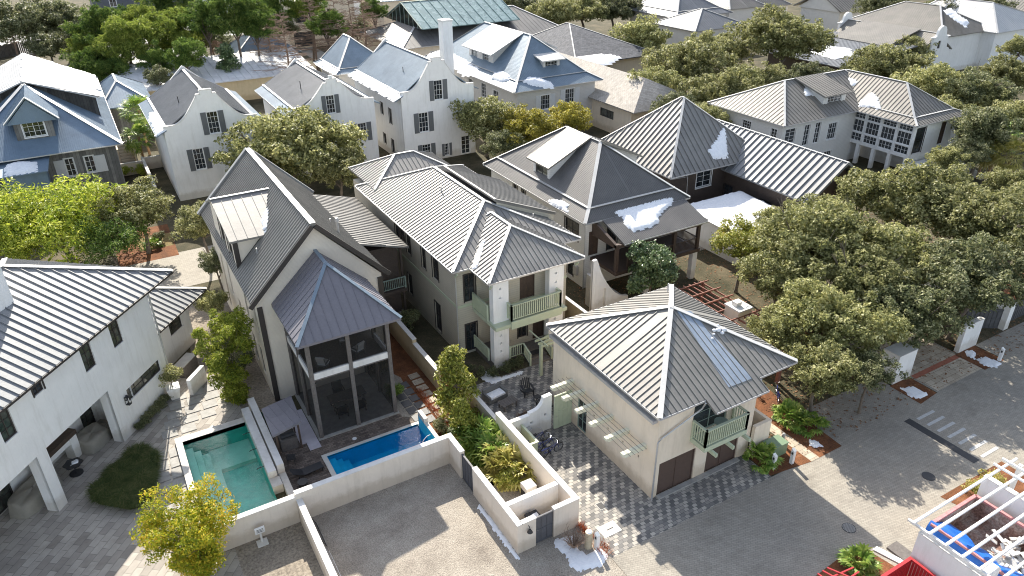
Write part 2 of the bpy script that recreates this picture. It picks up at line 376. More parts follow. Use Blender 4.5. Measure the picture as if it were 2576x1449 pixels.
m_oak = leaf('olive_oak_leaves', [(.0, (.035, .042, .016)), (.3, (.15, .165, .055)), (.55, (.33, .33, .13)), (.8, (.56, .54, .26)), (1., (.74, .71, .46))], .42, .5, .4)
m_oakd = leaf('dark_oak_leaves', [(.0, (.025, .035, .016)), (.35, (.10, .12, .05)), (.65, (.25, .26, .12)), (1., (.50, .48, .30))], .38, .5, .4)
m_oaky = leaf('golden_oak_leaves', [(.0, (.08, .09, .012)), (.3, (.22, .21, .035)), (.6, (.42, .37, .06)), (1., (.62, .54, .14))], .35, .5, .3)
m_pine = leaf('pine_needles', [(.0, (.02, .04, .012)), (.35, (.07, .13, .025)), (.65, (.18, .26, .05)), (1., (.38, .42, .12))], .35, .55, .3)
m_lime = leaf('bright_green_leaves', [(.0, (.05, .09, .012)), (.3, (.19, .26, .03)), (.6, (.42, .46, .055)), (1., (.66, .66, .17))], .42, .5, .3)
m_pinel = leaf('bright_pine_needles', [(.0, (.035, .065, .015)), (.3, (.13, .19, .035)), (.6, (.30, .36, .06)), (1., (.55, .57, .17))], .38, .55, .3)  # brighter yellow-green variant of the pine needle colour
m_yel = leaf('yellow_autumn_leaves', [(.0, (.10, .16, .015)), (.35, (.28, .34, .02)), (.6, (.55, .50, .035)), (.85, (.78, .52, .06)), (1., (.80, .42, .08))], .4, .5, .3, .45)
m_glossy = leaf('glossy_laurel_leaves', [(.0, (.03, .06, .02)), (.4, (.09, .15, .055)), (.7, (.20, .27, .11)), (1., (.40, .44, .24))], .2, .38, .6)
m_loq = leaf('mottled_shrub_leaves', [(.0, (.10, .09, .02)), (.3, (.20, .24, .035)), (.6, (.42, .42, .07)), (.85, (.62, .56, .20)), (1., (.60, .26, .08))], .35, .45, .4)
m_palm = leaf('palm_fronds', [(.0, (.06, .12, .02)), (.4, (.15, .26, .04)), (.75, (.34, .42, .09)), (1., (.60, .60, .25))], .3, .45, .4, 1.2)
m_palmd = leaf('dry_palm_fronds', [(.0, (.14, .15, .03)), (.4, (.34, .32, .07)), (.75, (.60, .52, .18)), (1., (.72, .64, .30))], .3, .45, .4, 1.2)
m_grass = leaf('liriope_grass', [(.0, (.03, .05, .015)), (.4, (.07, .10, .03)), (.7, (.13, .15, .05)), (1., (.24, .20, .10))], .25, .6, .2, 1.5)

# ---------------- building helpers ----------------
def roofface(mb, pts, sp=.4, rh=.05, rw=.035, th=.14, m=0):
    """a roof plane as a slab with raised standing seams running down the slope"""
    pts = [Vector(p) for p in pts]; n = Vector((0, 0, 0))
    for i in range(len(pts)):
        a, b = pts[i], pts[(i+1) % len(pts)]; n += a.cross(b)
    n.normalize()
    if n.z < 0: n = -n; pts = pts[::-1]
    mb.slab(pts, th, m)
    if sp <= 0: return
    u = Vector((0, 0, 1)).cross(n)
    if u.length < 1e-3: u = Vector((1, 0, 0))
    u.normalize(); v = n.cross(u); o = pts[0]
    P = [((p-o).dot(u), (p-o).dot(v)) for p in pts]
    s0, s1 = min(p[0] for p in P), max(p[0] for p in P); k = max(1, int((s1-s0)/sp)); st = (s1-s0)/k
    for i in range(0, k+1):
        s = s0+i*st
        if i == 0: s += rw
        if i == k: s -= rw
        T = []
        for j in range(len(P)):
            a, b = P[j], P[(j+1) % len(P)]
            if (a[0]-s)*(b[0]-s) < 0: T.append(a[1]+(b[1]-a[1])*(s-a[0])/(b[0]-a[0]))
        T.sort()
        for t0, t1 in zip(T[::2], T[1::2]):
            if t1-t0 < .05: continue
            mb.bar(o+u*s+v*t0, o+u*s+v*t1, rw, rh+.01, m, up=n, off=-.01)
def caps(parent, segs, wd=.26, mat=None, h=.045, off=.03, name='ridge_cap'):
    mb = MB()
    for a, b in segs: mb.bar(a, b, wd, h, 0, off=off)
    return mb.build(name, mat or m_cap, parent)
def gutters(parent, segs, mat=None, s=.11):
    mb = MB()
    for a, b in segs: mb.bar(a, b, s, s, 0, off=-s-.02)
    return mb.build('gutter', mat or m_gut, parent)
def hip(parent, x0, x1, y0, y1, ze, r0, r1, zr, sp=.4, mat=None, th=.14, rh=.05, cap=.26, capm=None, inner=None, gut=True, rw=.035, skip='', gm=None):
    """hip roof; r0,r1 ridge ends; inner=(x0,x1,y0,y1,z) gives a flared eave"""
    mat = mat or m_roofG; mb = MB(); X0, X1, Y0, Y1, Z = x0, x1, y0, y1, ze
    o = [(x0, y0, ze), (x1, y0, ze), (x1, y1, ze), (x0, y1, ze)]; cs = []
    if inner:
        X0, X1, Y0, Y1, Z = inner; q = [(X0, Y0, Z), (X1, Y0, Z), (X1, Y1, Z), (X0, Y1, Z)]
        for i in range(4):
            roofface(mb, [o[i], o[(i+1) % 4], q[(i+1) % 4], q[i]], sp, rh, rw, th); cs += [(o[i], q[i])]
            if cap: cs += [(q[i], q[(i+1) % 4])]
    else: q = o
    a, b = Vector((*r0, zr)), Vector((*r1, zr))
    alongx = abs(r1[0]-r0[0]) > abs(r1[1]-r0[1])
    if alongx: fs = [[q[0], q[1], b, a], [q[1], q[2], b], [q[2], q[3], a, b], [q[3], q[0], a]]; hp = [(q[0], a), (q[3], a), (q[1], b), (q[2], b)]
    else: fs = [[q[0], q[1], a], [q[1], q[2], b, a], [q[2], q[3], b], [q[3], q[0], a, b]]; hp = [(q[0], a), (q[1], a), (q[2], b), (q[3], b)]
    for i, f in enumerate(fs):
        if 'SENW'[i] in skip: continue
        roofface(mb, f, sp, rh, rw, th)
    rf = mb.build('roof', mat, parent)
    if (a-b).length > .1: cs.append((a, b))
    caps(rf, cs+hp, cap or .2, capm)
    if gut: gutters(parent, [(o[i], o[(i+1) % 4]) for i in range(4)], gm)
    return rf
def gable(parent, pts, sp=.4, mat=None, th=.14, rh=.05, cap=.26, name='roof', rw=.035, capm=None):
    """pts: eaveA0, eaveA1, ridge1, ridge0, eaveB1, eaveB0"""
    a0, a1, r1, r0, b1, b0 = [Vector(p) for p in pts]; mb = MB()
    roofface(mb, [a0, a1, r1, r0], sp, rh, rw, th); roofface(mb, [b0, b1, r1, r0], sp, rh, rw, th)
    rf = mb.build(name, mat or m_roofG, parent); caps(rf, [(r0, r1)], cap, capm); return rf

def lerp(a, b, t): return a+(b-a)*t
def wallface(mb, O, u, L, z0, top, holes=(), d=.16, thick=0, m=0):
    """outer wall face from O along u with openings (a,z,w,h) and their reveals; top: height or profile [(a,z),..]"""
    O = Vector((O[0], O[1], 0)); U = Vector((u[0], u[1], 0)); n = Vector((u[1], -u[0], 0))
    prof = [(0, top), (L, top)] if not hasattr(top, '__len__') else top
    def tz(a):
        for (p, q) in zip(prof, prof[1:]):
            if p[0]-1e-6 <= a <= q[0]+1e-6 and q[0] > p[0]: return lerp(p[1], q[1], (a-p[0])/(q[0]-p[0]))
        return prof[-1][1]
    xs = sorted({0, L} | {p[0] for p in prof} | {h[0] for h in holes} | {h[0]+h[2] for h in holes}); xs = [x for x in xs if 0 <= x <= L]
    P = lambda a, z, k=0: O+U*a+Vector((0, 0, z))-n*k
    for xa, xb in zip(xs, xs[1:]):
        if xb-xa < 1e-5: continue
        mid = (xa+xb)/2; hs = sorted([h for h in holes if h[0] < mid < h[0]+h[2]], key=lambda h: h[1]); z = z0
        for h in hs:
            if h[1] > z+1e-4: mb.poly([P(xa, z), P(xb, z), P(xb, h[1]), P(xa, h[1])], m)
            z = h[1]+h[3]
        ta, tb = tz(xa+1e-5), tz(xb-1e-5)
        mb.poly([P(xa, z), P(xb, z), P(xb, tb), P(xa, ta)], m)
        if thick:
            mb.poly([P(xa, ta), P(xb, tb), P(xb, tb, thick), P(xa, ta, thick)], m)
            mb.poly([P(xb, z0, thick), P(xa, z0, thick), P(xa, ta, thick), P(xb, tb, thick)], m)
    for a, z, w_, h in holes:
        mb.poly([P(a, z), P(a+w_, z), P(a+w_, z, d), P(a, z, d)], m); mb.poly([P(a, z+h, d), P(a+w_, z+h, d), P(a+w_, z+h), P(a, z+h)], m)
        mb.poly([P(a, z), P(a, z, d), P(a, z+h, d), P(a, z+h)], m); mb.poly([P(a+w_, z, d), P(a+w_, z), P(a+w_, z+h), P(a+w_, z+h, d)], m)
    return mb
ST = {  # frame, nx, nz, shutter, casing, glass, sill
 'd': (m_dtrim, 2, 3, None, 0, m_glassL, 0), 'd4': (m_dtrim, 4, 2, None, 0, m_glassL, 0), 'dc': (m_dtrim, 1, 2, None, 1, m_glass, 0),
 'dd': (m_dtrim, 2, 2, None, 1, m_glass, 0), 'w': (m_wtrim, 4, 3, None, 1, m_glass, 1), 'w2': (m_wtrim, 2, 3, None, 1, m_glass, 1),
 'sh': (m_wtrim, 3, 4, m_shut, 0, m_glass, 1), 'shw': (m_wtrim, 4, 3, m_shutw, 1, m_glass, 1), 'sm': (m_dtrim, 1, 1, None, 0, m_glass, 0),
 'sl': (m_wtrim, 1, 2, None, 1, m_glass, 1), 'bay': (m_wtrim, 4, 2, None, 1, m_glass, 0), 'dk': (m_dtrim, 1, 1, None, 0, m_dark, 0),
 'gar': (m_gar, 2, 1, None, 0, m_gar, 0), 'door': (m_brown, 2, 1, None, 0, m_brown, 0), 'gdoor': (m_sage2, 2, 3, None, 0, m_glass, 0), 'wd': (m_wtrim, 2, 4, None, 1, m_glass, 0), 'oh': (m_brown, 3, 1, m_brown, 1, m_glass, 0)}
def window(parent, O, u, a, z, w_, h, style, d=.12):
    fm, nx, nz, shm, cas, gm, sill = ST[style]
    O = Vector((O[0], O[1], 0)); U = Vector((u[0], u[1], 0)); n = Vector((u[1], -u[0], 0)); Z = Vector((0, 0, 1))
    nm = 'garage_door' if style == 'gar' else 'door' if style in ('door', 'gdoor', 'wd') else 'window'
    P = lambda s, t, k=0: O+U*s+Z*t-n*k
    mb = MB(); f = min(.07, w_*.1)
    def bx(s0, t0, s1, t1, k0, k1, m=0, mbb=mb):
        mbb.hexa([P(s0, t0, k0), P(s1, t0, k0), P(s1, t0, k1), P(s0, t0, k1), P(s0, t1, k0), P(s1, t1, k0), P(s1, t1, k1), P(s0, t1, k1)], m)
    bx(a, z, a+f, z+h, d-.05, d+.02); bx(a+w_-f, z, a+w_, z+h, d-.05, d+.02)
    bx(a+f, z, a+w_-f, z+f, d-.05, d+.02); bx(a+f, z+h-f, a+w_-f, z+h, d-.05, d+.02)
    t = .028 if style not in ('gar',) else .03
    for i in range(1, nx):
        s = a+w_*i/nx; k = t*(1.9 if (nx > 1 and i*2 == nx) else 1); bx(s-k/2, z+f, s+k/2, z+h-f, d-.03, d+.01)
    for j in range(1, nz):
        tt = z+h*j/nz
        for i in range(nx):
            s0 = a+w_*i/nx+(t if i else f); s1 = a+w_*(i+1)/nx-(t if i < nx-1 else f)
            bx(s0, tt-t/2, s1, tt+t/2, d-.028, d+.008)
    if cas:
        c = .09
        bx(a-c, z-.02, a-.003, z+h+c, -.035, .02); bx(a+w_+.003, z-.02, a+w_+c, z+h+c, -.035, .02); bx(a-.003, z+h+.003, a+w_+.003, z+h+c, -.035, .02)
    if sill: bx(a-.1, z-.1, a+w_+.1, z-.003, -.09, .1)
    o = mb.build(nm, fm, parent)
    g = MB(); bx(a+f*.5, z+f*.5, a+w_-f*.5, z+h-f*.5, d+.0, d+.012, 0, g)
    g.build('pane' if nm == 'window' else 'door_panel', gm, o)
    if shm:
        sw = w_*.5 if style in ('sh', 'shw') else w_*.4
        for s0 in (a-sw-(.1 if cas else .03), a+w_+(.1 if cas else .03)):
            q = MB(); bx(s0, z-.02, s0+sw, z+h+.02, -.075, -.02, 0, q); q.build('shutter', shm, parent)
    return o
def face(parent, mb, O, u, L, z0, top, wins=(), thick=0, off=0.0, m=0):
    """wins: (coordinate along u minus off, z, w, h, style)"""
    hs = [(w_[0], w_[1], w_[2], w_[3]) for w_ in wins]
    wallface(mb, O, u, L, z0, top, hs, .16, thick, m)
    for w_ in wins: window(parent, O, u, *w_)
def body(parent, x0, x1, y0, y1, z0, z1, mat, S=(), Wt=(), E=(), N=(), tops=None, thick=0, name='wall'):
    mb = MB(); tops = tops or {}
    face(parent, mb, (x0, y0), (1, 0), x1-x0, z0, tops.get('S', z1), [(w_[0]-x0, *w_[1:]) for w_ in S], thick)
    face(parent, mb, (x1, y0), (0, 1), y1-y0, z0, z1, [(w_[0]-y0, *w_[1:]) for w_ in E])
    face(parent, mb, (x1, y1), (-1, 0), x1-x0, z0, tops.get('N', z1), [(x1-w_[0]-w_[2], *w_[1:]) for w_ in N])
    face(parent, mb, (x0, y1), (0, -1), y1-y0, z0, z1, [(y1-w_[0]-w_[2], *w_[1:]) for w_ in Wt])
    mb.poly([(x0, y0, z1-.03), (x1, y0, z1-.03), (x1, y1, z1-.03), (x0, y1, z1-.03)])
    return mb.build(name, mat, parent)
def railing(parent, pts, h=1.0, mat=None, sp=.12, bw=.035, top=.09, name='railing', fascia=0):
    mb = MB()
    for a, b in zip(pts, pts[1:]):
        a, b = Vector(a), Vector(b); L = (b-a).length; k = max(1, int(L/sp))
        mb.bar(a+Vector((0, 0, h-.06)), b+Vector((0, 0, h-.06)), top, .06); mb.bar(a+Vector((0, 0, .1)), b+Vector((0, 0, .1)), .05, .05)
        for i in range(1, k):
            p = a.lerp(b, i/k); mb.box(p.x-bw/2, p.y-bw/2, p.z+.15, p.x+bw/2, p.y+bw/2, p.z+h-.06)
        for p in (a, b): mb.box(p.x-.055, p.y-.055, p.z, p.x+.055, p.y+.055, p.z+h+.012)
    return mb.build(name, mat or m_sage, parent)
def planept(px, py, p0, n):
    d = _wd(Vector((px-1288, py-724.5, F))); o = Vector((0, 0, H)); t = (Vector(p0)-o).dot(n)/d.dot(n); return o+d*t
def snow(outline, n=Vector((0, 0, 1)), th=.12, cell=.18, label='', parent=None, name='snow_patch', seed=1, kind=None, mat=None, cat='snow'):
    """a soft-edged sheet of snow lying on the plane through outline[0] with normal n"""
    rnd = random.Random(seed); n = Vector(n).normalized(); o = Vector(outline[0])
    u = Vector((0, 0, 1)).cross(n)
    if u.length < .01: u = Vector((1, 0, 0))
    u.normalize(); v = n.cross(u); P = [((p-o).dot(u), (p-o).dot(v)) for p in map(Vector, outline)]
    def inside(x, y):
        c = False
        for i in range(len(P)):
            (xa, ya), (xb, yb) = P[i], P[i-1]
            if (ya > y) != (yb > y) and x < (xb-xa)*(y-ya)/(yb-ya)+xa: c = not c
        return c
    def dist(x, y):
        m = 1e9
        for i in range(len(P)):
            (xa, ya), (xb, yb) = P[i], P[i-1]; dx, dy = xb-xa, yb-ya; L = dx*dx+dy*dy or 1e-9
            t = max(0, min(1, ((x-xa)*dx+(y-ya)*dy)/L)); m = min(m, math.hypot(x-xa-t*dx, y-ya-t*dy))
        return m
    x0, x1 = min(p[0] for p in P), max(p[0] for p in P); y0, y1 = min(p[1] for p in P), max(p[1] for p in P)
    nx, ny = int((x1-x0)/cell)+3, int((y1-y0)/cell)+3; hgt = {}
    for i in range(nx):
        for j in range(ny):
            x, y = x0+(i-1)*cell, y0+(j-1)*cell; dd = dist(x, y)
            if not inside(x, y): dd = -dd
            dd += (rnd.random()-.5)*cell*.9
            hgt[i, j] = -.03 if dd < 0 else th*min(1, .35+dd/(th*3.5))*(.8+.4*rnd.random())
    mb = MB(); idx = {}
    for (i, j), h in hgt.items():
        idx[i, j] = len(mb.v); mb.v.append(o+u*(x0+(i-1)*cell)+v*(y0+(j-1)*cell)+n*h)
    for i in range(nx-1):
        for j in range(ny-1):
            q = [(i, j), (i+1, j), (i+1, j+1), (i, j+1)]
            if sum(hgt[k] > 0 for k in q) >= 1: mb.f.append(tuple(idx[k] for k in q)); mb.m.append(0)
    ob = mb.build(name, mat or m_snow, parent, smooth=True)
    if parent is None: tag(ob, label, cat, kind=kind)
    return ob
def rect_minus(mb, x0, y0, x1, y1, z, holes=(), m=0):
    xs = sorted({x0, x1} | {min(max(h[0], x0), x1) for h in holes} | {min(max(h[2], x0), x1) for h in holes})
    ys = sorted({y0, y1} | {min(max(h[1], y0), y1) for h in holes} | {min(max(h[3], y0), y1) for h in holes})
    for a, b in zip(xs, xs[1:]):
        for c, d in zip(ys, ys[1:]):
            mx, my = (a+b)/2, (c+d)/2
            if any(h[0] < mx < h[2] and h[1] < my < h[3] for h in holes): continue
            mb.poly([(a, c, z), (b, c, z), (b, d, z), (a, d, z)], m)
POOL1 = (0.0, 31.15, 3.75, 40.7); POOL2 = (7.3, 31.2, 13.2, 35.1)
def sheet(name, mat, x0, y0, x1, y1, z, kind='structure', holes=()):
    mb = MB(); rect_minus(mb, x0, y0, x1, y1, z, holes); o = mb.build(name, mat); return tag(o, kind=kind)
def polysheet(name, mat, pts, z, kind='structure', th=0):
    mb = MB()
    if th: mb.prism([(p[0], p[1]) for p in pts], 0, z)
    else: mb.poly([(p[0], p[1], z) for p in pts])
    o = mb.build(name, mat); return tag(o, kind=kind)
def tagk(o, kind): o['kind'] = kind; return o

# ---------------- ground ----------------
HO = (POOL1, POOL2)
sheet('ground', m_litter, -500, -150, 700, 900, 0.0, holes=HO)
sheet('road', m_road, 17.4, 3, 130, 20.3, .008)
sheet('road', m_road, 33.6, 20.3, 42.6, 23.6, .008)
sheet('road', m_road, 44.6, 20.3, 50.2, 30, .008)
sheet('road', m_road, 52.4, 20.3, 120, 22.4, .008)
sheet('driveway', m_drive, 17.38, 20.3, 28.9, 30.3, .012)
sheet('courtyard_paving', m_drive, 17.4, 30.3, 26.5, 37.0, .012)
polysheet('courtyard_paving', m_trav, [(-40, 5), (1.0, 5), (1.0, 30.8), (-.37, 30.8), (-.37, 41.25), (3.9, 41.25), (3.9, 46.5), (2.5, 49), (-40, 60)], .008)
sheet('gravel_lot', m_gravel, 4.8, 5, 17.38, 30.85, .012)
sheet('side_lane', m_sand, 1.0, 5, 4.8, 30.84, .010)
sheet('pool_deck', m_pool_deck, 4.75, 31.1, 13.5, 38.5, .010, holes=(POOL2,))
sheet('garden_bed', m_mulch, 13.5, 27.9, 17.0, 48, .012)
sheet('garden_bed', m_gravel, 13.7, 24.7, 16.85, 27.9, .014)
sheet('street', m_road, -30, 62.5, 42, 70.2, .010)
sheet('street', m_road, 44, 45, 49, 60, .010)
polysheet('lawn', m_lawn, [(1.0, 72.2), (4.0, 72.2), (4.2, 75.5), (1.0, 75.5)], .016)
polysheet('garden_bed', m_mulch, [(-1, 69.6), (4.1, 69.6), (4.2, 78), (-1, 78)], .013)
polysheet('garden_bed', m_mulch, [(28.9, 20.4), (31.9, 20.0), (31.9, 22.3), (30.5, 22.4), (29, 22.4)], .016)
polysheet('garden_bed', m_mulch, [(32.6, 20.0), (34.6, 20.0), (34.9, 24.5), (35.5, 28), (32.6, 28)], .016)
polysheet('path', m_path, [(31.9, 20.0), (32.6, 20.0), (32.6, 30), (31.9, 30)], .02)
polysheet('garden_bed', m_mulch, [(28.3, 14.5), (28.9, 14.4), (29.35, 12.2), (29.3, 9), (25, 9), (24.5, 14.2)], .016)
polysheet('garden_bed', m_mulch, [(35.7, 14.4), (41.5, 14.3), (41.5, 9), (37.6, 12.6), (36.0, 13.1)], .016)
polysheet('garden_bed', m_mulch, [(49.9, 20.2), (52.3, 20.2), (52.3, 22.4), (49.9, 22.4)], .018)
polysheet('garden_bed', m_mulch, [(42.5, 20.1), (44.5, 20.3), (44.6, 22.4), (42.5, 22.4)], .018)
polysheet('garden_bed', m_mulch, [(54, 24), (70, 24), (70, 27), (54, 27)], .012)
polysheet('path', m_path, [(44.8, 20.4), (50, 20.4), (50, 33), (44.8, 33)], .014)
polysheet('paver_band', m_redpav, [(44.8, 22.0), (50, 22.0), (50, 22.4), (44.8, 22.4)], .018)
polysheet('path', m_trav, [(-.9, 41.2), (3.9, 41.3), (3.9, 47), (1.9, 48.5), (-3, 43.5)], .012)
polysheet('gravel_strip', m_gravel, [(12.7, 36.4), (13.8, 35.5), (14.3, 40.5), (13.6, 42.2), (12.7, 42.2)], .013)
polysheet('sandy_bed', m_sand, [(3.9, 41.2), (6.1, 41.2), (6.1, 60), (3.0, 60), (1.9, 48.5)], .011)
for k, (x, y) in enumerate([(28, 100), (60, 180)]): pass
sheet('street', m_road, 42, 96, 46, 190, .01); sheet('parking_lane', m_conc, -40, 190, 40, 222, .01); sheet('parking_lane', m_conc, 8, 160, 24, 182, .012)

# crossing, drain, manholes
mb = MB()
mb.box(39.95, 15.02, .008, 40.5, 19.55, .024); tag(mb.build('trench_drain', m_dark), 'long black slotted trench drain across the paver road by the crossing stripes', 'drain')
for i in range(7):
    y = 15.02+i*.685; mb = MB(); mb.box(40.87, y, .009, 42.55, y+.2, .021)
    tag(mb.build('crossing_stripe', m_cross), ['nearest', 'second nearest', 'third nearest', 'middle', 'third farthest', 'second farthest', 'farthest'][i]+' of the seven pale crossing stripes beside the trench drain', 'road marking', 'pale paver stripes of the crossing')
mb = MB(); mb.cyl(36.65, 15.72, .008, .03, .36, n=28); tag(mb.build('manhole_cover', m_dark), 'solid black round manhole cover in the sunlit paver road', 'manhole cover')
mb = MB(); mb.cyl(29.43, 15.48, .008, .02, .36, n=28)
for i in range(-4, 5):
    L = math.sqrt(.33**2-(i*.07)**2); mb.box(29.43+i*.07-.013, 15.48-L, .02, 29.43+i*.07+.013, 15.48+L, .034, 1)
tag(mb.build('storm_drain', [m_dark, m_conc]), 'round storm drain with slotted grate in the lit road strip', 'drain')
mb = MB(); mb.box(18.85, 23.2, .012, 19.3, 23.75, .03, 1); mb.box(18.9, 23.25, .03, 19.25, 23.7, .036)
tag(mb.build('drain_cover', [m_dark, m_conc]), 'small black drain cover set in the checkered driveway', 'drain')
mb = MB(); mb.box(17.9, 21.5, .012, 19.0, 22.3, .028); mb.box(18.3, 21.87, .028, 18.7, 21.93, .034, 1); tag(mb.build('utility_slab', [m_coping, m_dark]), 'square concrete utility slab in the driveway near the enclosure', 'utility cover')
# path beside the porch house
mb = MB(); rr = random.Random(3)
for i in range(9):
    y = 33.6+i*.78; x = 14.55+.03*i; mb.hexa([(x, y, .012), (x+.75, y+.05, .012), (x+.72, y+.62, .012), (x+.02, y+.6, .012), (x, y, .045), (x+.75, y+.05, .045), (x+.72, y+.62, .045), (x+.02, y+.6, .045)])
tag(mb.build('stepping_stones', m_path), kind='structure')
mb = MB()
for i in range(6):
    for j in range(2):
        y = 34.6+i*.85+j*.3; x = 13.2+j*.68; mb.hexa([(x, y, .012), (x+.58, y+.04, .012), (x+.56, y+.7, .012), (x-.02, y+.66, .012), (x, y, .05), (x+.58, y+.04, .05), (x+.56, y+.7, .05), (x-.02, y+.66, .05)])
tag(mb.build('slate_stones', m_slate), kind='structure')
mb = MB()
for i in range(7):
    for j in range(2):
        x = -1.95+j*.78+.06*i; y = 34.9+i*1.0
        if y+.85 < 41.5: mb.box(x, y, .012, x+.66, y+.85, .05)
for i in range(3):
    for j in range(5):
        if (i, j) != (2, 0): mb.box(-1.0+i*1.1+j*.28, 41.9+j*.95, .013, -.1+i*1.1+j*.28, 42.7+j*.95, .05)
tag(mb.build('paving_slabs', m_stone), kind='structure')

# ---------------- pools ----------------
def basin(x0, y0, x1, y1, zt, dep, steps, mat, parent):
    mb = MB(); z = -dep
    mb.poly([(x0, y0, z), (x1, y0, z), (x1, y1, z), (x0, y1, z)])
    for a, b in (((x0, y0), (x1, y0)), ((x1, y0), (x1, y1)), ((x1, y1), (x0, y1)), ((x0, y1), (x0, y0))):
        mb.poly([(*a, z), (*a, zt), (*b, zt), (*b, z)])
    mb.build('basin', mat, parent)
    for s in steps:
        mb = MB(); mb.box(*s); mb.build('step', m_step if mat is m_teal else mat, parent)
t = thing('swimming_pool', 'green plunge pool with underwater steps beside the travertine court', 'pool', (1.85, 36, 0))
x0, y0, x1, y1 = POOL1
basin(x0, y0, x1, y1, .28, 1.3, [(x0+.01, y0+.01, -1.29, x0+.45, 40.2, .02), (x0+.46, y0+.01, -1.29, x0+.85, 40.0, -.22), (x0+.86, y0+.01, -1.29, x0+1.25, 39.8, -.46), (x0+1.26, y0+.01, -1.29, x0+1.62, 38.5, -.72), (x0+1.26, 38.52, -1.29, x1-.02, y1-.02, -1.0)], m_teal, t)
mb = MB(); mb.poly([(x0, y0, .13), (x1, y0, .13), (x1, y1, .13), (x0, y1, .13)]); mb.build('water', m_wat1, t)
mb = MB(); mb.box(x0-.38, y0-.02, .0, x0, y1+.55, .30); mb.box(x0+.003, y1, .0, x1+.1, y1+.55, .297); mb.build('coping', m_coping, t)
mb = MB()
for y in (39.1, 37.35, 35.55): mb.tube([(3.82, y, .62), (3.4, y, .60), (3.33, y, .55)], .022, 6)
mb.build('water_spout', m_dark, t)
mb = MB(); mb.sphere((1.9, 41.55, .08), .13, 10, sq=.4); mb.build('skimmer_lid', m_wtrim, t)
w1 = thing('pool_wall', 'double stepped white wall dividing the green pool from the blue pool deck', 'wall', (4.2, 36, 0))
mb = MB(); mb.box(3.752, 34.4, 0, 4.22, 41.2, 1.0); mb.box(4.32, 34.6, 0, 4.72, 41.9, 1.12); mb.box(4.22, 34.62, 0, 4.32, 41.2, .55); mb.box(3.752, 33.6, 0, 4.32, 34.38, .55); mb.box(4.35, 31.12, 0, 4.72, 34.58, .5); mb.build('wall', m_walltop, w1)
t = thing('swimming_pool', 'blue lap pool with a spouting wall beside the screened porch', 'pool', (10.3, 33.2, 0))
x0, y0, x1, y1 = POOL2
basin(x0, y0, x1, y1, .1, 1.15, [(x0+.01, y0+.01, -1.14, x0+.45, y1-.02, -.18), (x0+.46, y0+.01, -1.14, x0+.85, y1-.02, -.42), (x0+.86, y0+.01, -1.14, x0+1.25, y1-.02, -.68)], m_blue, t)
mb = MB(); mb.poly([(x0, y0, .02), (x1, y0, .02), (x1, y1, .02), (x0, y1, .02)]); mb.build('water', m_wat2, t)
mb = MB(); mb.box(x0-.28, y0, .0, x0, y1+.28, .07); mb.box(x0+.003, y1, .0, x1+.4, y1+.28, .067); mb.build('coping', m_coping, t)
mb = MB(); mb.box(13.21, 31.15, 0, 13.45, 33.9, 1.0); mb.box(13.213, 33.902, 0, 13.447, 34.9, 1.3); mb.build('fountain_wall', m_coping, t)
mb = MB(); mb.box(13.195, 31.4, .02, 13.208, 34.8, .95); mb.build('tile_face', m_blue, t)
mb = MB(); mb.tube([(13.19, 33.0, .75), (12.95, 33.0, .72), (12.7, 33.0, .5), (12.5, 33.0, .05)], [.02, .018, .022, .03], 6); mb.build('water_jet', m_wtrim, t)
mb = MB(); mb.cyl(9.3, 35.9, .011, .03, .14, n=14); tag(mb.build('skimmer_cover', m_wtrim), 'small white round skimmer cover on the dark brick pool deck', 'pool fitting')

# ---------------- garden walls ----------------
def wall(label, segs, h, th=.28, mat=m_wall, name='garden_wall', cap=True, z0=0):
    """segs: list of (x0,y0,x1,y1) boxes"""
    xs = [s[0] for s in segs]; ys = [s[1] for s in segs]
    t = thing(name, label, 'wall', (xs[0], ys[0], 0)); mb = MB()
    for s in segs: mb.box(s[0], s[1], z0, s[2], s[3], (s[4] if len(s) > 4 else h)-.05)
    mb.build('wall_body', mat, t)
    if cap:
        mb = MB()
        for s in segs: hh = s[4] if len(s) > 4 else h; mb.box(s[0]-.015, s[1]-.015, hh-.05, s[2]+.015, s[3]+.015, hh)
        mb.build('wall_cap', m_walltop, t)
    return t
wall('cream wall along the front of the green pool behind the yellow tree', [(.2, 30.84, 4.45, 31.14)], 1.8)
wall('narrow cream wall between the sandy side lane and the gravel lot', [(4.46, 16, 4.75, 30.82)], 1.6)
wall('long cream wall in front of the blue pool turning toward the grey gate', [(4.46, 30.84, 13.42, 31.14), (13.42, 29.35, 13.7, 31.14)], 2.0)
wall('cream boundary wall between gravel lot and palmetto bed, with enclosure front', [(13.42, 22.95, 13.7, 27.85), (13.703, 22.95, 14.52, 23.2)], 2.0)
wall('cream wall dividing the palmetto bed from the checkered driveway', [(16.87, 23.203, 17.18, 31.4, 2.0), (15.62, 22.95, 17.18, 23.2, 2.0), (17.0, 31.4, 17.25, 36.5, 1.2)], 2.0)
wall('white cross wall closing the back of the small bin enclosure', [(13.703, 24.45, 16.867, 24.72)], 1.92, mat=m_white)
t = thing('courtyard_wall', 'white wall with a swooping curved top between driveway and furnished court', 'wall', (18.8, 30.7, 0))
mb = MB(); L = 3.15; prof = [(0, 1.62), (1.55, 1.62), (1.56, 1.78), (1.8, 1.8)]+[(1.8+.75*math.sin(a*math.pi/16), 1.8+.75*(1-math.cos(a*math.pi/16))) for a in range(1, 9)]+[(2.56, 2.58), (L, 2.62)]
wallface(mb, (17.2, 30.5), (1, 0), L, 0, prof, [(.5, .95, .17, .17), (1.6, .95, .17, .17), (2.6, 1.2, .17, .17)], .2, .28)
mb.poly([(17.2+L, 30.5, 0), (17.2+L, 30.78, 0), (17.2+L, 30.78, 2.62), (17.2+L, 30.5, 2.62)])
mb.build('wall_body', m_white, t)
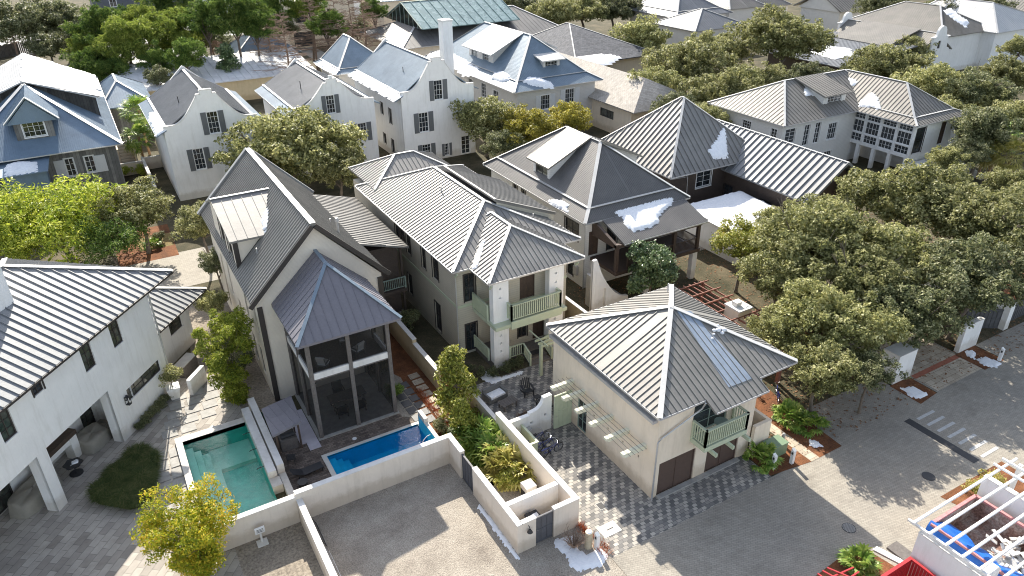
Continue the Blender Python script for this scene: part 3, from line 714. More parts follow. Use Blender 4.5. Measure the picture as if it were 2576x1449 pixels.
def gate(label, x0, y0, x1, y1, h, mat, panels=True, name='gate', z0=.05):
    t = thing(name, label, 'gate', ((x0+x1)/2, (y0+y1)/2, 0)); a, b = Vector((x0, y0, 0)), Vector((x1, y1, 0)); mb = MB()
    mb.bar(a+Vector((0, 0, z0)), b+Vector((0, 0, z0)), .06, h-z0); mb.build('panel', mat, t)
    mb = MB(); n = max(2, int((b-a).length/.3)); sd = (b-a).normalized().cross(Vector((0, 0, 1)))*.045
    for s in (-1, 1):
        for i in range(n+1): p = a.lerp(b, .02+.96*i/n)+sd*s; mb.box(p.x-.012, p.y-.012, z0, p.x+.012, p.y+.012, h)
    for z in (z0+.02, h*.5, h-.08): mb.bar(a+Vector((0, 0, z)), b+Vector((0, 0, z)), .11, .07)
    mb.build('gate_frame', mat, t); p = a.lerp(b, .12)+sd*1.5; mb = MB(); mb.sphere((p.x, p.y, 1.0), .04, 6); mb.build('handle', m_chrome, t); return t
gate('dark grey garden gate between the gravel lot and the palmetto bed', 13.55, 27.9, 13.55, 29.3, 1.85, m_gate)
gate('dark grey gate on the front of the bin enclosure', 14.54, 23.08, 15.6, 23.08, 1.85, m_gate)
t = gate('tall sage green panelled gate beside the curved courtyard wall', 20.4, 30.3, 21.72, 30.3, 2.6, m_sage, name='courtyard_gate')
t = thing('gate_arbor', 'sage green wire trellis beams bracketed from the garage house side wall', 'trellis', (21.3, 26.8, 0))
for i, y in enumerate([30.35, 29.15, 27.75, 26.35, 24.9, 23.4]):
    mb = MB(); mb.bar((20.35, y, 3.03), (22.0, y, 3.03), .26, .28); mb.bar((20.2, y, 3.13), (20.348, y, 3.13), .26, .18); mb.build('beam', m_trell, t)
for i in range(6):
    x = 20.42+i*.28; mb = MB(); mb.tube([(x, 22.95, 3.36), (x, 30.75, 3.36)], .014, 4); mb.build('wire', m_dark, t)

# ================= garage house =================
t = thing('garage_house', 'cream two-bay garage house with ribbed pyramid roof and green balcony', 'house', (26.5, 27.5, 0))
mbw = MB()
body(t, 21.8, 29.15, 22.5, 32.6, 0, 5.62, m_cream, S=[(22.15, .02, 2.65, 2.35, 'gar'), (25.72, .02, 2.48, 2.35, 'gar'), (24.25, 3.45, 2.6, 2.0, 'gdoor')],
     Wt=[(28.8, .05, 1.0, 2.25, 'gdoor')] + [(y, 2.0, .14, .14, 'sm') for y in (28.0, 26.6, 25.2, 23.8)])
body(t, 29.153, 31.3, 24.4, 32.6, 0, 5.6, m_cream, name='rear_wall')
# roof
E0 = 5.9; A = Vector((26.7, 27.65, 8.35)); q = [Vector(p) for p in ((21.55, 22.25, E0), (31.75, 22.25, E0), (31.75, 33.05, E0), (21.55, 33.05, E0))]
mb = MB(); k = (8.35-E0)/5.4; ye = 21.45; ze = E0-k*.8
roofface(mb, [q[0], (24.75, 22.25, E0), (24.75, ye, ze), (28.7, ye, ze), (28.7, 22.25, E0), q[1], A], .38, .05)
roofface(mb, [q[1], q[2], A], .38, .05); roofface(mb, [q[2], q[3], A], .38, .05); roofface(mb, [q[3], q[0], A], .38, .05)
rf = mb.build('roof', m_roofG, t); caps(rf, [(p, A) for p in q], .3)
gutters(t, [(q[0], (24.7, 22.25, E0)), ((24.8, ye, ze), (28.7, ye, ze)), ((28.75, 22.25, E0), q[1]), (q[1], q[2]), (q[2], q[3]), (q[3], q[0])])
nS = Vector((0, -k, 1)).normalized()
mb = MB(); P = [planept(x, y, q[0], nS) for x, y in ((1703, 783), (1738, 783), (1893, 952), (1833, 975))]; P = [p+nS*.022 for p in P]; mb.poly(P); mb.build('pale_streak', m_streak, t)  # paler blue streak laid over the front slope, along the seams
mb = MB(); mb.tube([(24.6, 22.1, 5.8), (24.6, 22.3, 5.3), (22.0, 22.4, 4.3), (21.75, 22.4, 4.1), (21.75, 22.4, 0)], .05, 6); mb.build('downspout', m_gut, t)
mb = MB(); mb.tube([(28.75, 22.1, 5.8), (28.9, 22.35, 5.3), (29.1, 22.4, 5.0)], .05, 6); mb.build('downspout', m_gut, t)
mb = MB(); mb.tube([(29.5, 31, 7.0), (29.5, 31, 7.6)], .05, 6); mb.build('vent_pipe', m_gut, t)
bal = MB(); bal.box(24.2, 21.35, 3.1, 27.35, 22.5, 3.4); bal.build('balcony_floor', m_sage, t)
railing(t, [(24.26, 22.42, 3.4), (24.26, 21.42, 3.4), (27.3, 21.42, 3.4), (27.3, 22.42, 3.4)], 1.15, m_sage, .15, .055, .16)
for x in (24.75, 26.0, 27.25): mb = MB(); mb.bar((x, 22.5, 2.85), (x, 20.95, 2.85), .14, .22); mb.build('bracket', m_sage, t)
mb = MB(); mb.cyl(25.9, 21.95, 4.1, 4.14, .42); mb.cyl(25.9, 21.95, 3.4, 4.1, .03, n=6); tag(mb.build('balcony_table', m_sage2), 'round dark green bistro table on the garage house balcony', 'table')
mb = MB(); mb.box(21.45, 22.6, 5.3, 21.8, 32.6, 5.5); mb.build('soffit', m_gut, t)
mb = MB(); mb.box(22.1, 22.2, .012, 28.3, 22.49, .1); mb.build('door_apron', m_stone, t)
t2 = thing('planter_wall', 'low cream walled planter box against the right side of the garage house', 'wall', (30, 22.9, 0))
mb = MB()
for s in ((29.16, 22.2, 30.5, 22.42), (30.28, 22.423, 30.5, 24.3)): mb.box(s[0], s[1], 0, s[2], s[3], 2.2)
mb.build('wall_body', m_cream, t2)
mb = MB()
for i, (x, y) in enumerate([(28.0, 25.3), (28.2, 25.5), (28.45, 25.45), (28.65, 25.7), (28.55, 25.2), (28.8, 25.35), (27.7, 25.1)]):
    z = E0+k*(y-22.25); mb.sphere((x, y, z+.04), .09+.05*(i % 3), 7, sq=.6)
tag(mb.build('snow_clumps', m_snow, None, smooth=True), 'little white snow clumps on the front slope of the garage roof', 'snow')

# ================= greige house with balcony (C) =================
t = thing('balcony_house', 'greige sided house with layered hip roofs and sage green balcony', 'house', (23.8, 49, 0))
body(t, 19.1, 28.3, 40.8, 61.5, 0, 7.15, m_sidC, S=[(19.68, 4.3, .85, 2.15, 'dd'), (19.66, .15, .88, 2.3, 'dd'), (26.6, 4.4, .8, 1.6, 'dd')],
     Wt=[(50.0, 5.0, 1.9, 1.5, 'dd'), (48.85, 4.75, .8, 1.75, 'dc'), (46.05, 4.7, .68, 1.8, 'dc'), (43.8, 4.7, 1.0, 1.8, 'dd'), (49.2, 1.0, .75, 1.8, 'dc'), (43.85, .3, .95, 2.4, 'dd')],
     E=[(43.5, 2.6, 1.6, 1.3, 'dd'), (48, 4.6, 1.0, 1.6, 'dd')])
body(t, 22.35, 26.05, 39.3, 40.797, .45, 7.1, m_sidC, S=[(23.3, 3.75, 1.25, 2.2, 'door'), (23.15, 1.0, .75, 1.5, 'dd'), (24.4, .5, 1.0, 2.05, 'door')], name='entry_wall')
mb = MB(); mb.box(19.07, 40.76, 3.95, 28.33, 61.5, 4.15); mb.box(22.3, 39.25, 3.953, 26.1, 40.757, 4.147); mb.build('belt_course', m_sage, t)
hip(t, 18.55, 29.05, 40.15, 59.3, 7.3, (23.8, 45.3), (23.8, 54.1), 9.6, .4, m_roofA, cap=.24)
hip(t, 19.85, 27.5, 37.45, 45.2, 7.28, (23.68, 41.2), (23.68, 44.0), 9.15, .36, m_roofA, cap=.22)
mb = MB(); a = Vector((24.6, 44.6, 9.45)); mb2 = []
roofface(mb, [(29.75, 44.6, 7.55), (29.75, 53.5, 7.55), (24.4, 53.5, 9.75), (24.4, 44.6, 9.75)], .4, .05); rr_ = mb.build('side_roof', m_roofA, t); caps(rr_, [((24.4, 44.6, 9.78), (24.4, 53.5, 9.78)), ((24.4, 44.6, 9.78), (29.75, 44.6, 7.58))], .18, m_roofA)
mb = MB(); mb.poly([(24.5, 44.65, 9.6), (29.6, 44.65, 7.5), (29.6, 44.65, 6.9), (24.5, 44.65, 7.5)]); mb.box(28.303, 44.7, 0, 29.2, 53.4, 7.3); mb.build('side_bay', m_sidC, t)
hip(t, 19.3, 27.6, 56.5, 63.0, 7.7, (22.6, 59.8), (24.4, 59.8), 9.3, .4, m_roofA, cap=.2, gut=False)
for x in (20.45, 24.95):
    mb = MB(); hs = [(.45+(0 if x < 22 else .0), 6.25, .17, .17), (.45, 5.55, .17, .17), (.45, 2.55, .17, .17), (.45, 1.9, .17, .17), (.45, 1.25, .17, .17)]
    wallface(mb, (x, 38.0), (1, 0), 1.2, 0, 7.1, hs, .12); mb.box(x, 38.13, 0, x+1.2, 38.55, 7.1)
    mb.poly([(x, 38.0, 0), (x, 38.13, 0), (x, 38.13, 7.1), (x, 38.0, 7.1)][::-1]); mb.poly([(x+1.2, 38, 0), (x+1.2, 38.13, 0), (x+1.2, 38.13, 7.1), (x+1.2, 38, 7.1)]); mb.build('porch_pillar', m_white, t)
mb = MB(); mb.box(20.3, 37.4, 3.45, 26.1, 40.75, 3.72); mb.build('balcony_floor', m_sage, t)
mb = MB(); mb.box(21.48, 37.32, 3.3, 25.6, 37.398, 3.9); mb.build('balcony_fascia', m_sage, t)
railing(t, [(21.55, 38.0, 3.9), (21.55, 37.45, 3.9), (25.55, 37.45, 3.9), (25.55, 38.0, 3.9)], 1.25, m_sage, .16, .06, .16)
railing(t, [(20.3, 38.6, 3.72), (20.3, 40.7, 3.72)], 1.25, m_sage, .1, .05, .14)
mb = MB(); mb.box(20.4, 38.1, .0, 26.1, 40.79, .45); mb.box(22.9, 37.45, 0, 24.5, 38.098, .3); mb.box(22.9, 36.95, 0, 24.5, 37.447, .15); mb.build('porch_deck', m_wood, t)
railing(t, [(21.7, 38.0, .45), (22.8, 38.0, .45), (22.8, 37.0, .05)], 1.0, m_sage, .15, .045, .12); railing(t, [(24.9, 38.0, .45), (24.6, 38.0, .45), (24.6, 37.0, .05)], 1.0, m_sage, .15, .045, .12)
railing(t, [(20.3, 38.6, .45), (20.3, 40.7, .45)], 1.0, m_sage, .15, .045, .12)
mb = MB()
if 1:
    nP_ = Vector((-1.87/3.8, 0, 1)).normalized(); snow([planept(x, y, (19.85, 40, 7.33), nP_) for x, y in ((1188, 676), (1192, 655), (1202, 630), (1214, 602), (1219, 604), (1212, 630), (1204, 655), (1197, 676))], nP_, .07, .08, 'broken line of snow in the valley of the balcony house porch roof', seed=2)
mb = MB()
for x, y in ((18.9, 40.5), (20.1, 37.8), (27.0, 37.8), (18.9, 52)):
    mb.bar((x, y, 6.6), (x, y-.35, 6.95), .1, .12)
mb.build('eave_bracket', m_sage, t)
mb = MB(); mb.tube([(19.0, 40.7, 7.1), (19.0, 40.7, 0)], .05, 6); mb.build('downspout', m_gut, t)
mb = MB(); mb.box(21.85, 40.6, 2.3, 22.0, 40.79, 2.7); mb.build('wall_lantern', m_dark, t)
mb = MB(); mb.box(23.3, 37.55, .452, 24.2, 38.0, .47); tag(mb.build('door_mat', m_dark), 'dark rubber mat at the top of the sage porch steps', 'mat')
# pergola posts on the court
t = thing('court_pergola', 'thin sage green post and arbor beams in the checkered court', 'pergola', (23.6, 36, 0))
mb = MB(); mb.box(22.75, 35.6, 0, 22.95, 35.8, 2.6); mb.build('post', m_sage, t)
for i in range(3): mb = MB(); mb.bar((22.6, 35.3+i*.4, 2.6), (26.6, 35.3+i*.4, 2.6), .06, .16); mb.build('beam', m_sage, t)
for i in range(3): mb = MB(); mb.bar((22.9+i*1.5, 34.9, 2.765), (22.9+i*1.5, 37.3, 2.765), .05, .1); mb.build('rafter', m_sage, t)

# ================= gabled house with screened porch (A) =================
t = thing('gabled_house', 'cream painted brick house with steep metal gable and two-storey screened porch', 'house', (10.2, 48, 0))
prof = [(0, 7.45), (4.1, 11.7), (8.2, 7.45)]
body(t, 6.1, 14.3, 42.3, 59.0, 0, 7.4, m_brickw, tops={'S': prof, 'N': prof},
     Wt=[(52.3, 3.3, .6, 2.6, 'dk'), (49.7, .8, .7, 3.2, 'dk'), (55.0, 1.0, .7, 4.5, 'dk'), (44.2, .9, .8, 2.2, 'dk'), (46.2, .9, .7, 2.2, 'dk'), (46.5, 4.2, .6, 2.6, 'dk'), (43.5, 4.4, .6, 2.4, 'dk')])
mb = MB()
zr, ze = 12.05, 7.55
gable(t, [(5.75, 42.0, ze), (5.75, 59.3, ze), (10.2, 59.3, zr), (10.2, 42.0, zr), (14.65, 59.3, ze), (14.65, 42.0, ze)], .34, m_roofG, cap=.36)
for y in (41.9, 59.2):
    for s in (-1, 1): mb = MB(); mb.bar((10.2, y+.05, zr-.24), (10.2+s*4.47, y+.05, ze-.24), .1, .3); mb.build('rake_board', m_dtrim, t)
mb = MB()
for s in (-1, 1): mb.bar((10.2, 59.35, zr), (10.2+s*4.6, 59.35, ze-.1), .38, .16); 
mb.build('rear_rake_cap', m_roofL, t)
mb = MB(); mb.box(6.05, 42.22, 0, 6.38, 42.296, 7.2); mb.build('corner_board', m_dtrim, t); mb = MB(); mb.box(14.0, 42.22, 0, 14.35, 42.296, 7.2); mb.build('corner_board', m_dtrim, t)
# dormer on the left slope
mb = MB(); dy0, dy1, dyc = 47.1, 54.9, 51.0
wallface(mb, (6.1, dy1), (0, -1), dy1-dy0, 7.2, [(0, 9.95), (3.9, 11.3), (7.8, 9.95)], [(5.2, 7.6, 1.5, 2.2), (2.6, 7.6, 1.6, 2.4)], .1)
mb.poly([(6.1, dy0, 7.2), (8.3, dy0, 7.2), (8.3, dy0, 9.95), (6.1, dy0, 9.95)]); mb.poly([(6.1, dy1, 7.2), (8.3, dy1, 7.2), (8.3, dy1, 9.95), (6.1, dy1, 9.95)])
mb.build('dormer_wall', m_brickw, t)
window(t, (6.1, dy1), (0, -1), 5.2, 7.6, 1.5, 2.2, 'dd'); window(t, (6.1, dy1), (0, -1), 2.6, 7.6, 1.6, 2.4, 'dd')
mb = MB(); mb.box(6.03, dy0-.04, 7.3, 6.36, dy0-.003, 9.9); mb.bar((6.25, dy0-.03, 7.75), (8.3, dy0-.03, 9.8), .05, .26); mb.build('dormer_trim', m_dtrim, t)
gable(t, [(5.85, dy0-.3, 9.95), (8.15, dy0-.3, 9.95), (9.75, dyc, 11.5), (5.7, dyc, 11.5), (8.15, dy1+.3, 9.95), (5.85, dy1+.3, 9.95)], .6, m_roofA, name='dormer_roof', cap=.2, rh=.035)
nA = Vector((0, -1.55/4.2, 1)).normalized()
snow([planept(*((500+x*600/2557)*.954, (360+y*600/2557)*.954) if 0 else ((500+x*600/2557)*.954, (360+y*600/2557)*.954), (6, dyc, 11.54), nA) if 0 else planept((500+x*600/2557)*.954, (360+y*600/2557)*.954, (6, dyc, 11.54), nA) for x, y in ((940, 725), (962, 800), (955, 960), (930, 1050), (885, 1085), (850, 1060), (825, 1000), (820, 930), (860, 830), (900, 770))], nA, .14, .1, 'long white snow patch in the valley of the dormer on the steep gabled house', seed=3)
# lower roof on the right
mb = MB(); roofface(mb, [(18.3, 47.1, 6.45), (18.3, 58.8, 6.45), (14.1, 57.5, 8.05), (14.1, 46.3, 8.05)], .42, .05); mb.build('side_roof', m_roofG, t)
mb = MB(); mb.box(14.303, 47.6, 0, 17.5, 58.0, 6.6); mb.box(17.6, 47.3, 0, 17.75, 47.45, 6.5); mb.box(14.6, 46.9, 0, 14.75, 47.05, 6.5); mb.box(14.4, 46.8, 3.0, 17.8, 47.597, 3.25); mb.build('side_porch_wall', m_dsid, t)
railing(t, [(14.7, 46.95, 3.25), (17.7, 46.95, 3.25)], .95, m_sage2, .15, .04, .1)
mb = MB(); mb.tube([(12.7, 45.6, 9.3), (12.7, 45.6, 10.4)], .09, 8); mb.cyl(12.7, 45.6, 10.35, 10.6, .15, .1, 8); mb.tube([(12.9, 48.0, 9.1), (12.9, 48.0, 9.6)], .04, 6); mb.tube([(7.3, 46, 9.0), (7.3, 46, 9.5)], .04, 6); mb.build('vent_pipe', m_gut, t)
# screened porch
PX0, PX1, PY = 7.45, 12.6, 36.9
mb = MB()
ps = [(PX0, PY), (9.86, PY), (PX1-.24, PY), (PX0, 39.5), (PX1-.24, 39.5), (PX0, 42.05), (PX1-.24, 42.05)]
for x, y in ps:
    mb = MB(); mb.box(x, y, .1, x+.24, y+.24, 6.95); mb.build('porch_post', m_wood, t)
mb = MB(); mb.box(PX0+.02, PY+.02, 4.32, PX1-.02, 42.28, 4.4); mb.build('porch_floor', m_wood, t)
mb = MB(); mb.box(PX0+.245, PY+.03, 4.4, 9.855, PY+.2, 4.82); mb.box(10.105, PY+.03, 4.4, PX1-.245, PY+.2, 4.82); mb.box(PX0+.03, PY+.245, 4.4, PX0+.2, 39.495, 4.82); mb.box(PX0+.03, 39.745, 4.4, PX0+.2, 42.04, 4.82); mb.box(PX1-.2, PY+.245, 4.4, PX1-.03, 39.495, 4.82); mb.build('porch_beam', m_walltop, t)
mb = MB(); mb.box(PX0, PY, 6.95, PX1, 42.28, 7.15); mb.build('porch_plate', m_dtrim, t)
mb = MB()
for z0, z1 in ((.1, 4.3), (4.83, 6.94)):
    mb.poly([(PX0+.12, PY+.12, z0), (PX1-.12, PY+.12, z0), (PX1-.12, PY+.12, z1), (PX0+.12, PY+.12, z1)])
    for x in (PX0+.12, PX1-.12): mb.poly([(x, PY+.12, z0), (x, 42.25, z0), (x, 42.25, z1), (x, PY+.12, z1)])
mb.build('insect_screen', m_screen, t)
mb = MB(); mb.box(PX0-.1, PY-.1, 0, PX1+.1, 42.29, .1); mb.build('porch_slab', m_stone, t)
az = 10.15; P = [Vector(p) for p in ((6.95, 36.5, 7.2), (13.3, 36.5, 7.2), (13.3, 42.28, 7.2), (6.95, 42.28, 7.2))]; ap = Vector((10.15, 40.1, az)); ar = Vector((10.15, 42.28, az))
mb = MB(); roofface(mb, [P[0], P[1], ap], .5, .03); roofface(mb, [P[1], P[2], ar, ap], .5, .03); roofface(mb, [P[3], P[0], ap, ar], .5, .03)
rf = mb.build('porch_roof', m_roofP, t); caps(rf, [(P[0], ap), (P[1], ap), (ap, ar)], .22, m_roofB)
mb = MB(); mb.sphere((8.4, 40.2, 1.9), .05); mb.build('wall_lamp', m_dark, t)
def chairlow(loc, rz, label, mat=m_wick, cush=m_fabric, name='porch_chair', grp=None):
    c = thing(name, label, 'chair', (0, 0, 0), 0, grp)
    mb = MB(); mb.box(-.33, -.33, .3, .33, .33, .36); mb.bar((-.3, .3, .34), (-.3, .5, .95), .06, .05); mb.bar((.3, .3, .34), (.3, .5, .95), .06, .05)
    mb.bar((-.33, -.3, .55), (-.33, .36, .55), .07, .05); mb.bar((.33, -.3, .55), (.33, .36, .55), .07, .05)
    mb.build('frame', mat, c, True)
    for sx in (-1, 1):
        for sy in (-1, 1): mb = MB(); mb.box(sx*.3-.025, sy*.28-.025, 0, sx*.3+.025, sy*.28+.025, .3); mb.build('leg', mat, c, True)
    mb = MB(); mb.box(-.29, -.3, .365, .29, .28, .47); mb.bar((0, .27, .47), (0, .46, .98), .56, .1, up=(0, -1, .4)); mb.build('cushion', cush, c, True)
    c.location = loc; c.rotation_euler = (0, 0, rz); return c
c0 = chairlow((8.6, 37.9, 4.4), R(140), 'cushioned chair at the left end of the upper screened porch', grp='chairs on the upper porch')
dup(c0, (10.9, 38.3, 4.4), R(200), 'cushioned chair behind the right upper screen of the porch')
dup(c0, (10.6, 39.9, 4.4), R(-20), 'cushioned chair farthest back on the upper screened porch')
t = thing('dining_table', 'dark dining table behind the lower porch screen', 'table', (10.0, 39.4, .1))
mb = MB(); mb.box(8.9, 38.9, .82, 11.3, 39.9, .88); mb.build('tabletop', m_wood, t)
for x in (9.1, 11.1):
    for y in (39.05, 39.75): mb = MB(); mb.box(x-.04, y-.04, .1, x+.04, y+.04, .82); mb.build('leg', m_wood, t)
d0 = chairlow((9.4, 38.4, .1), R(180), 'dark dining chair at left of the lower porch table', m_dark, m_dark, 'dining_chair', 'chairs round the lower porch table')
dup(d0, (10.6, 38.4, .1), R(180), 'dark dining chair at the right front of the lower porch table')
dup(d0, (9.9, 40.5, .1), 0, 'dark dining chair behind the lower porch table')

# ================= dark porch house (D) =================
t = thing('porch_house', 'white sided house with broad dark hip roof, box dormers and brown porch', 'house', (37.6, 52, 0))
body(t, 32.75, 42.6, 44.6, 60.6, 0, 6.15, m_sidW, S=[(33.1, 2.95, 1.0, 2.2, 'door'), (35.0, 3.0, 1.0, 2.1, 'dd'), (37.5, 3.0, 2.6, 2.0, 'dd'), (41, 3.2, 1, 1.7, 'dd')],
     Wt=[(45.65, 3.9, 2.0, 1.6, 'dd'), (55.6, 5.0, .7, .8, 'dc'), (54.1, 5.0, .7, .8, 'dc'), (46.2, .4, .9, 2.2, 'dc'), (48.6, .6, .8, 1.4, 'dc'), (50.2, .6, .8, 1.4, 'dc')])
hip(t, 32.2, 43.3, 44.0, 61.2, 6.3, (37.75, 49.8), (37.75, 55.2), 10.6, .17, m_roofD, rh=.018, rw=.03, cap=.3, inner=(33.25, 42.25, 45.0, 60.2, 7.05))
for sx, xf, y0, y1 in ((-1, 33.7, 51.6, 54.3), (1, 41.9, 49.8, 52.9)):
    xr = 37.75; xo = xf+sx*.45
    mb = MB(); zt, zb = 8.72, 6.9
    L = y1-y0
    if sx < 0: wallface(mb, (xf, y1), (0, -1), L, 6.6, zt, [(.35, 7.35, L-.7, 1.15)], .1)
    else: wallface(mb, (xf, y0), (0, 1), L, 6.6, zt, [(.35, 7.35, L-.7, 1.15)], .1)
    for y in (y0, y1): mb.poly([(xf, y, 6.6), (xr, y, 6.6), (xr, y, 10.45), (xf, y, zt)])
    mb.build('dormer_wall', m_sidW, t)
    window(t, (xf, y1) if sx < 0 else (xf, y0), (0, -1) if sx < 0 else (0, 1), .35, 7.36, L-.7, 1.13, 'oh' if 0 else 'd')
    mb = MB(); roofface(mb, [(xo, y0-.5, 8.62), (xo, y1+.5, 8.62), (xr, y1+.5, 10.72), (xr, y0-.5, 10.72)], .45, .02); mb.build('dormer_roof', m_roofF, t)
mb = MB(); roofface(mb, [(33.9, 41.0, 5.3), (42.7, 41.0, 5.3), (42.7, 45.0, 6.62), (33.9, 45.0, 6.62)], .17, .018, .03); mb.build('porch_roof', m_roofD, t)
gutters(t, [((33.9, 41, 5.3), (42.7, 41, 5.3))])
mb = MB(); mb.box(33.3, 41.1, 2.55, 42.3, 44.57, 2.85); mb.build('porch_floor', m_brown, t)
for x in (33.35, 36.4, 39.3, 41.95): mb = MB(); mb.box(x, 41.2, 2.85, x+.26, 41.46, 5.25); mb.build('porch_post', m_brown, t)
mb = MB(); mb.box(33.3, 41.17, 4.95, 42.3, 41.5, 5.2); mb.hexa([(33.3, 41.2, 4.9), (33.55, 41.2, 4.9), (33.55, 44.5, 4.9), (33.3, 44.5, 4.9), (33.3, 41.2, 5.15), (33.55, 41.2, 5.15), (33.55, 44.5, 6.2), (33.3, 44.5, 6.2)]); mb.build('porch_beam', m_brown, t)
railing(t, [(34.6, 41.3, 2.85), (42.1, 41.3, 2.85), (42.1, 44.4, 2.85)], 1.0, m_brown, .13, .04, .1)
for x in (36.5, 41.6): mb = MB(); mb.box(x, 41.15, 0, x+.5, 41.6, 2.55); mb.build('base_pillar', m_white, t)
mb = MB(); prof = [(0, 4.6), (.35, 4.65), (.5, 4.3)]+[(.5+i*.31, 4.3-3.7*(math.sin(min(1, i/10)*math.pi/2))**.8) for i in range(1, 11)]+[(3.7, .55)]
wallface(mb, (30.9, 40.9), (1, 0), 3.7, 0, prof, [(.75, 0, .62, 1.9)], .25, .25); mb.build('stair_wall', m_white, t)
mb = MB(); mb.cyl(31.96, 41.03, 0, .01, .01); 
for i in range(12): mb.box(31.3+i*.27, 41.2, 0, 31.57+i*.27, 42.3, 2.8-i*.23)
mb.build('stair', m_conc, t)
mb = MB(); mb.box(31.66, 41.16, 0, 32.26, 41.19, 1.89); mb.build('arch_door', m_dtrim, t)
mb = MB(); mb.box(32.5, 45.4, .9, 32.74, 45.9, 1.7); mb.build('meter_box', m_conc, t)
mb = MB(); mb.tube([(32.65, 44.55, 6.1), (32.65, 44.55, 0)], .05, 6); mb.build('downspout', m_gut, t)
nD = Vector((0, -(6.62-5.3)/4.0, 1)).normalized()
pr = Vector((33.9, 41, 5.34))
def D1(x, y): return (1280+x*660/2391)*.954, (320+y*660/2391)*.954
snow([planept(*D1(x, y), pr, nD) for x, y in ((1150, 885), (1230, 830), (1350, 760), (1560, 715), (1790, 705), (1800, 740), (1760, 800), (1700, 850), (1640, 920), (1650, 960), (1560, 1010), (1420, 1045), (1340, 990), (1320, 900), (1250, 890))], nD, .12, .13, 'wide white snow sheet melting down the brown porch roof', seed=4)
nDw = Vector((-(7.05-6.3)/1.05, 0, 1)).normalized()
snow([planept(*D1(x, y), (32.2, 50, 6.35), nDw) for x, y in ((605, 760), (650, 745), (740, 760), (795, 800), (770, 830), (790, 860), (720, 830), (640, 790))], nDw, .1, .12, 'small snow patch on the left eave of the dark hip roof', seed=5)

# ================= brown house with pyramid and long gable (E) =================
t = thing('brown_house', 'dark brown house with tall ribbed pyramid roof and long gabled wing', 'house', (54, 54, 0))
body(t, 47.6, 58.6, 51.3, 61.5, 0, 5.3, m_dsid, S=[(51.1, 3.2, 2.0, 1.7, 'w2')], Wt=[(54, 3.4, 1.2, 1.3, 'w2')])
hip(t, 46.6, 59.4, 50.2, 62.8, 5.5, (53.05, 56.3), (53.05, 56.7), 11.0, .62, m_roofA, rh=.09, rw=.06, cap=.24)
prof = [(0, 4.6), (3.9, 7.3), (7.8, 4.6)]
body(t, 55.0, 62.4, 41.0, 56, 0, 4.6, m_dsid, Wt=[(45, 1.5, 1.2, 1.5, 'dd'), (50, 1.5, 1.2, 1.5, 'dd')], tops={'S': [(0, 4.6), (3.7, 7.3), (7.4, 4.6)]}, name='wing_wall')
gable(t, [(54.3, 40.1, 4.7), (54.3, 51.5, 4.7), (58.7, 57.0, 7.75), (58.7, 40.1, 7.75), (63.1, 57.0, 4.7), (63.1, 40.1, 4.7)], .68, m_roofL, rh=.11, rw=.07, cap=.22, name='wing_roof')
mb = MB(); mb.tube([(47.3, 51.1, 5.3), (47.6, 51.3, 4.8), (49.8, 51.25, 4.7), (49.95, 51.2, 2)], .05, 6); mb.build('downspout', m_gut, t)
nE = Vector((0, -(11-5.5)/6.1, 1)).normalized()
snow([planept(x, y, (53, 50.2, 5.58), nE) for x, y in ((1784, 380), (1792, 366), (1806, 350), (1812, 335), (1822, 320), (1826, 345), (1830, 395), (1812, 398), (1796, 398))], nE, .12, .13, 'snow wedge lying in the valley of the brown house roofs', seed=6)
nEw = Vector((-(7.75-4.7)/4.4, 0, 1)).normalized()
snow([planept(x, y, (54.3, 45, 4.8), nEw) for x, y in ((1823, 322), (1832, 345), (1842, 372), (1838, 398), (1834, 402), (1829, 385))], nEw, .12, .13, 'thin snow strip on the wing side of the brown house roof valley', seed=7)
t = thing('flat_roof_building', 'low building with a flat roof wholly covered in snow', 'building', (50.5, 44, 0))
body(t, 47.0, 53.9, 39.5, 48.0, 0, 3.05, m_white)
mb = MB(); mb.slab([(46.7, 39.2, 2.9), (54.2, 39.2, 2.9), (54.2, 48.3, 3.3), (46.7, 48.3, 3.3)], .2); mb.build('roof', m_cap, t)
snow([Vector((46.75, 39.25, 2.93)), Vector((54.15, 39.25, 2.93)), Vector((54.15, 48.2, 3.32)), Vector((46.75, 48.2, 3.32))], Vector((0, -.4/9.1, 1)), .14, .3, 'unbroken blanket of snow on the flat roof beside the brown house', seed=8)

# ================= white house with window bay (F) =================
t = thing('bay_window_house', 'white L-shaped house with gridded window bay and sweeping buttress wall', 'house', (77, 57, 0))
body(t, 67.0, 79.59, 54.9, 65.6, 0, 6.35, m_sidW, S=[(67.6, 4.0, 1.7, 1.75, 'wd'), (70.75, 3.3, .95, 2.5, 'wd'), (72.6, 3.3, .95, 2.5, 'wd'), (74.95, 3.35, 1.55, 2.0, 'w'), (75, .4, 1.4, 1.5, 'w')],
     Wt=[(59.5, 4.65, 1.4, 1.0, 'w'), (55.6, 4.6, .9, 1.1, 'w2')])
mb = MB()
face(t, mb, (79.6, 55.6), (0, -1), 8.4, 2.4, 6.3, [(.25+i*2.05, 2.75, 1.75, .95, 'bay') for i in range(4)]+[(.25+i*2.05, 3.85, 1.75, 1.45, 'bay') for i in range(4)]+[(.25+i*2.05, 5.42, 1.75, .75, 'bay') for i in range(4)])
face(t, mb, (79.6, 47.2), (1, 0), 8.2, 0, 6.3, [(.5, 2.9, 1.6, 2.9, 'dc'), (5.0, 3.3, 1.0, 2.6, 'door')])
face(t, mb, (87.8, 47.2), (0, 1), 8.4, 0, 6.3, [(2, 3, 1.2, 1.6, 'w')])
mb.build('bay_wall', m_white2, t)
mb = MB(); mb.box(82.5, 47.3, 0, 87.7, 56, 2.4); mb.box(79.62, 55.0, 0, 82, 55.6, 2.5); mb.build('ground_floor', m_white2, t)
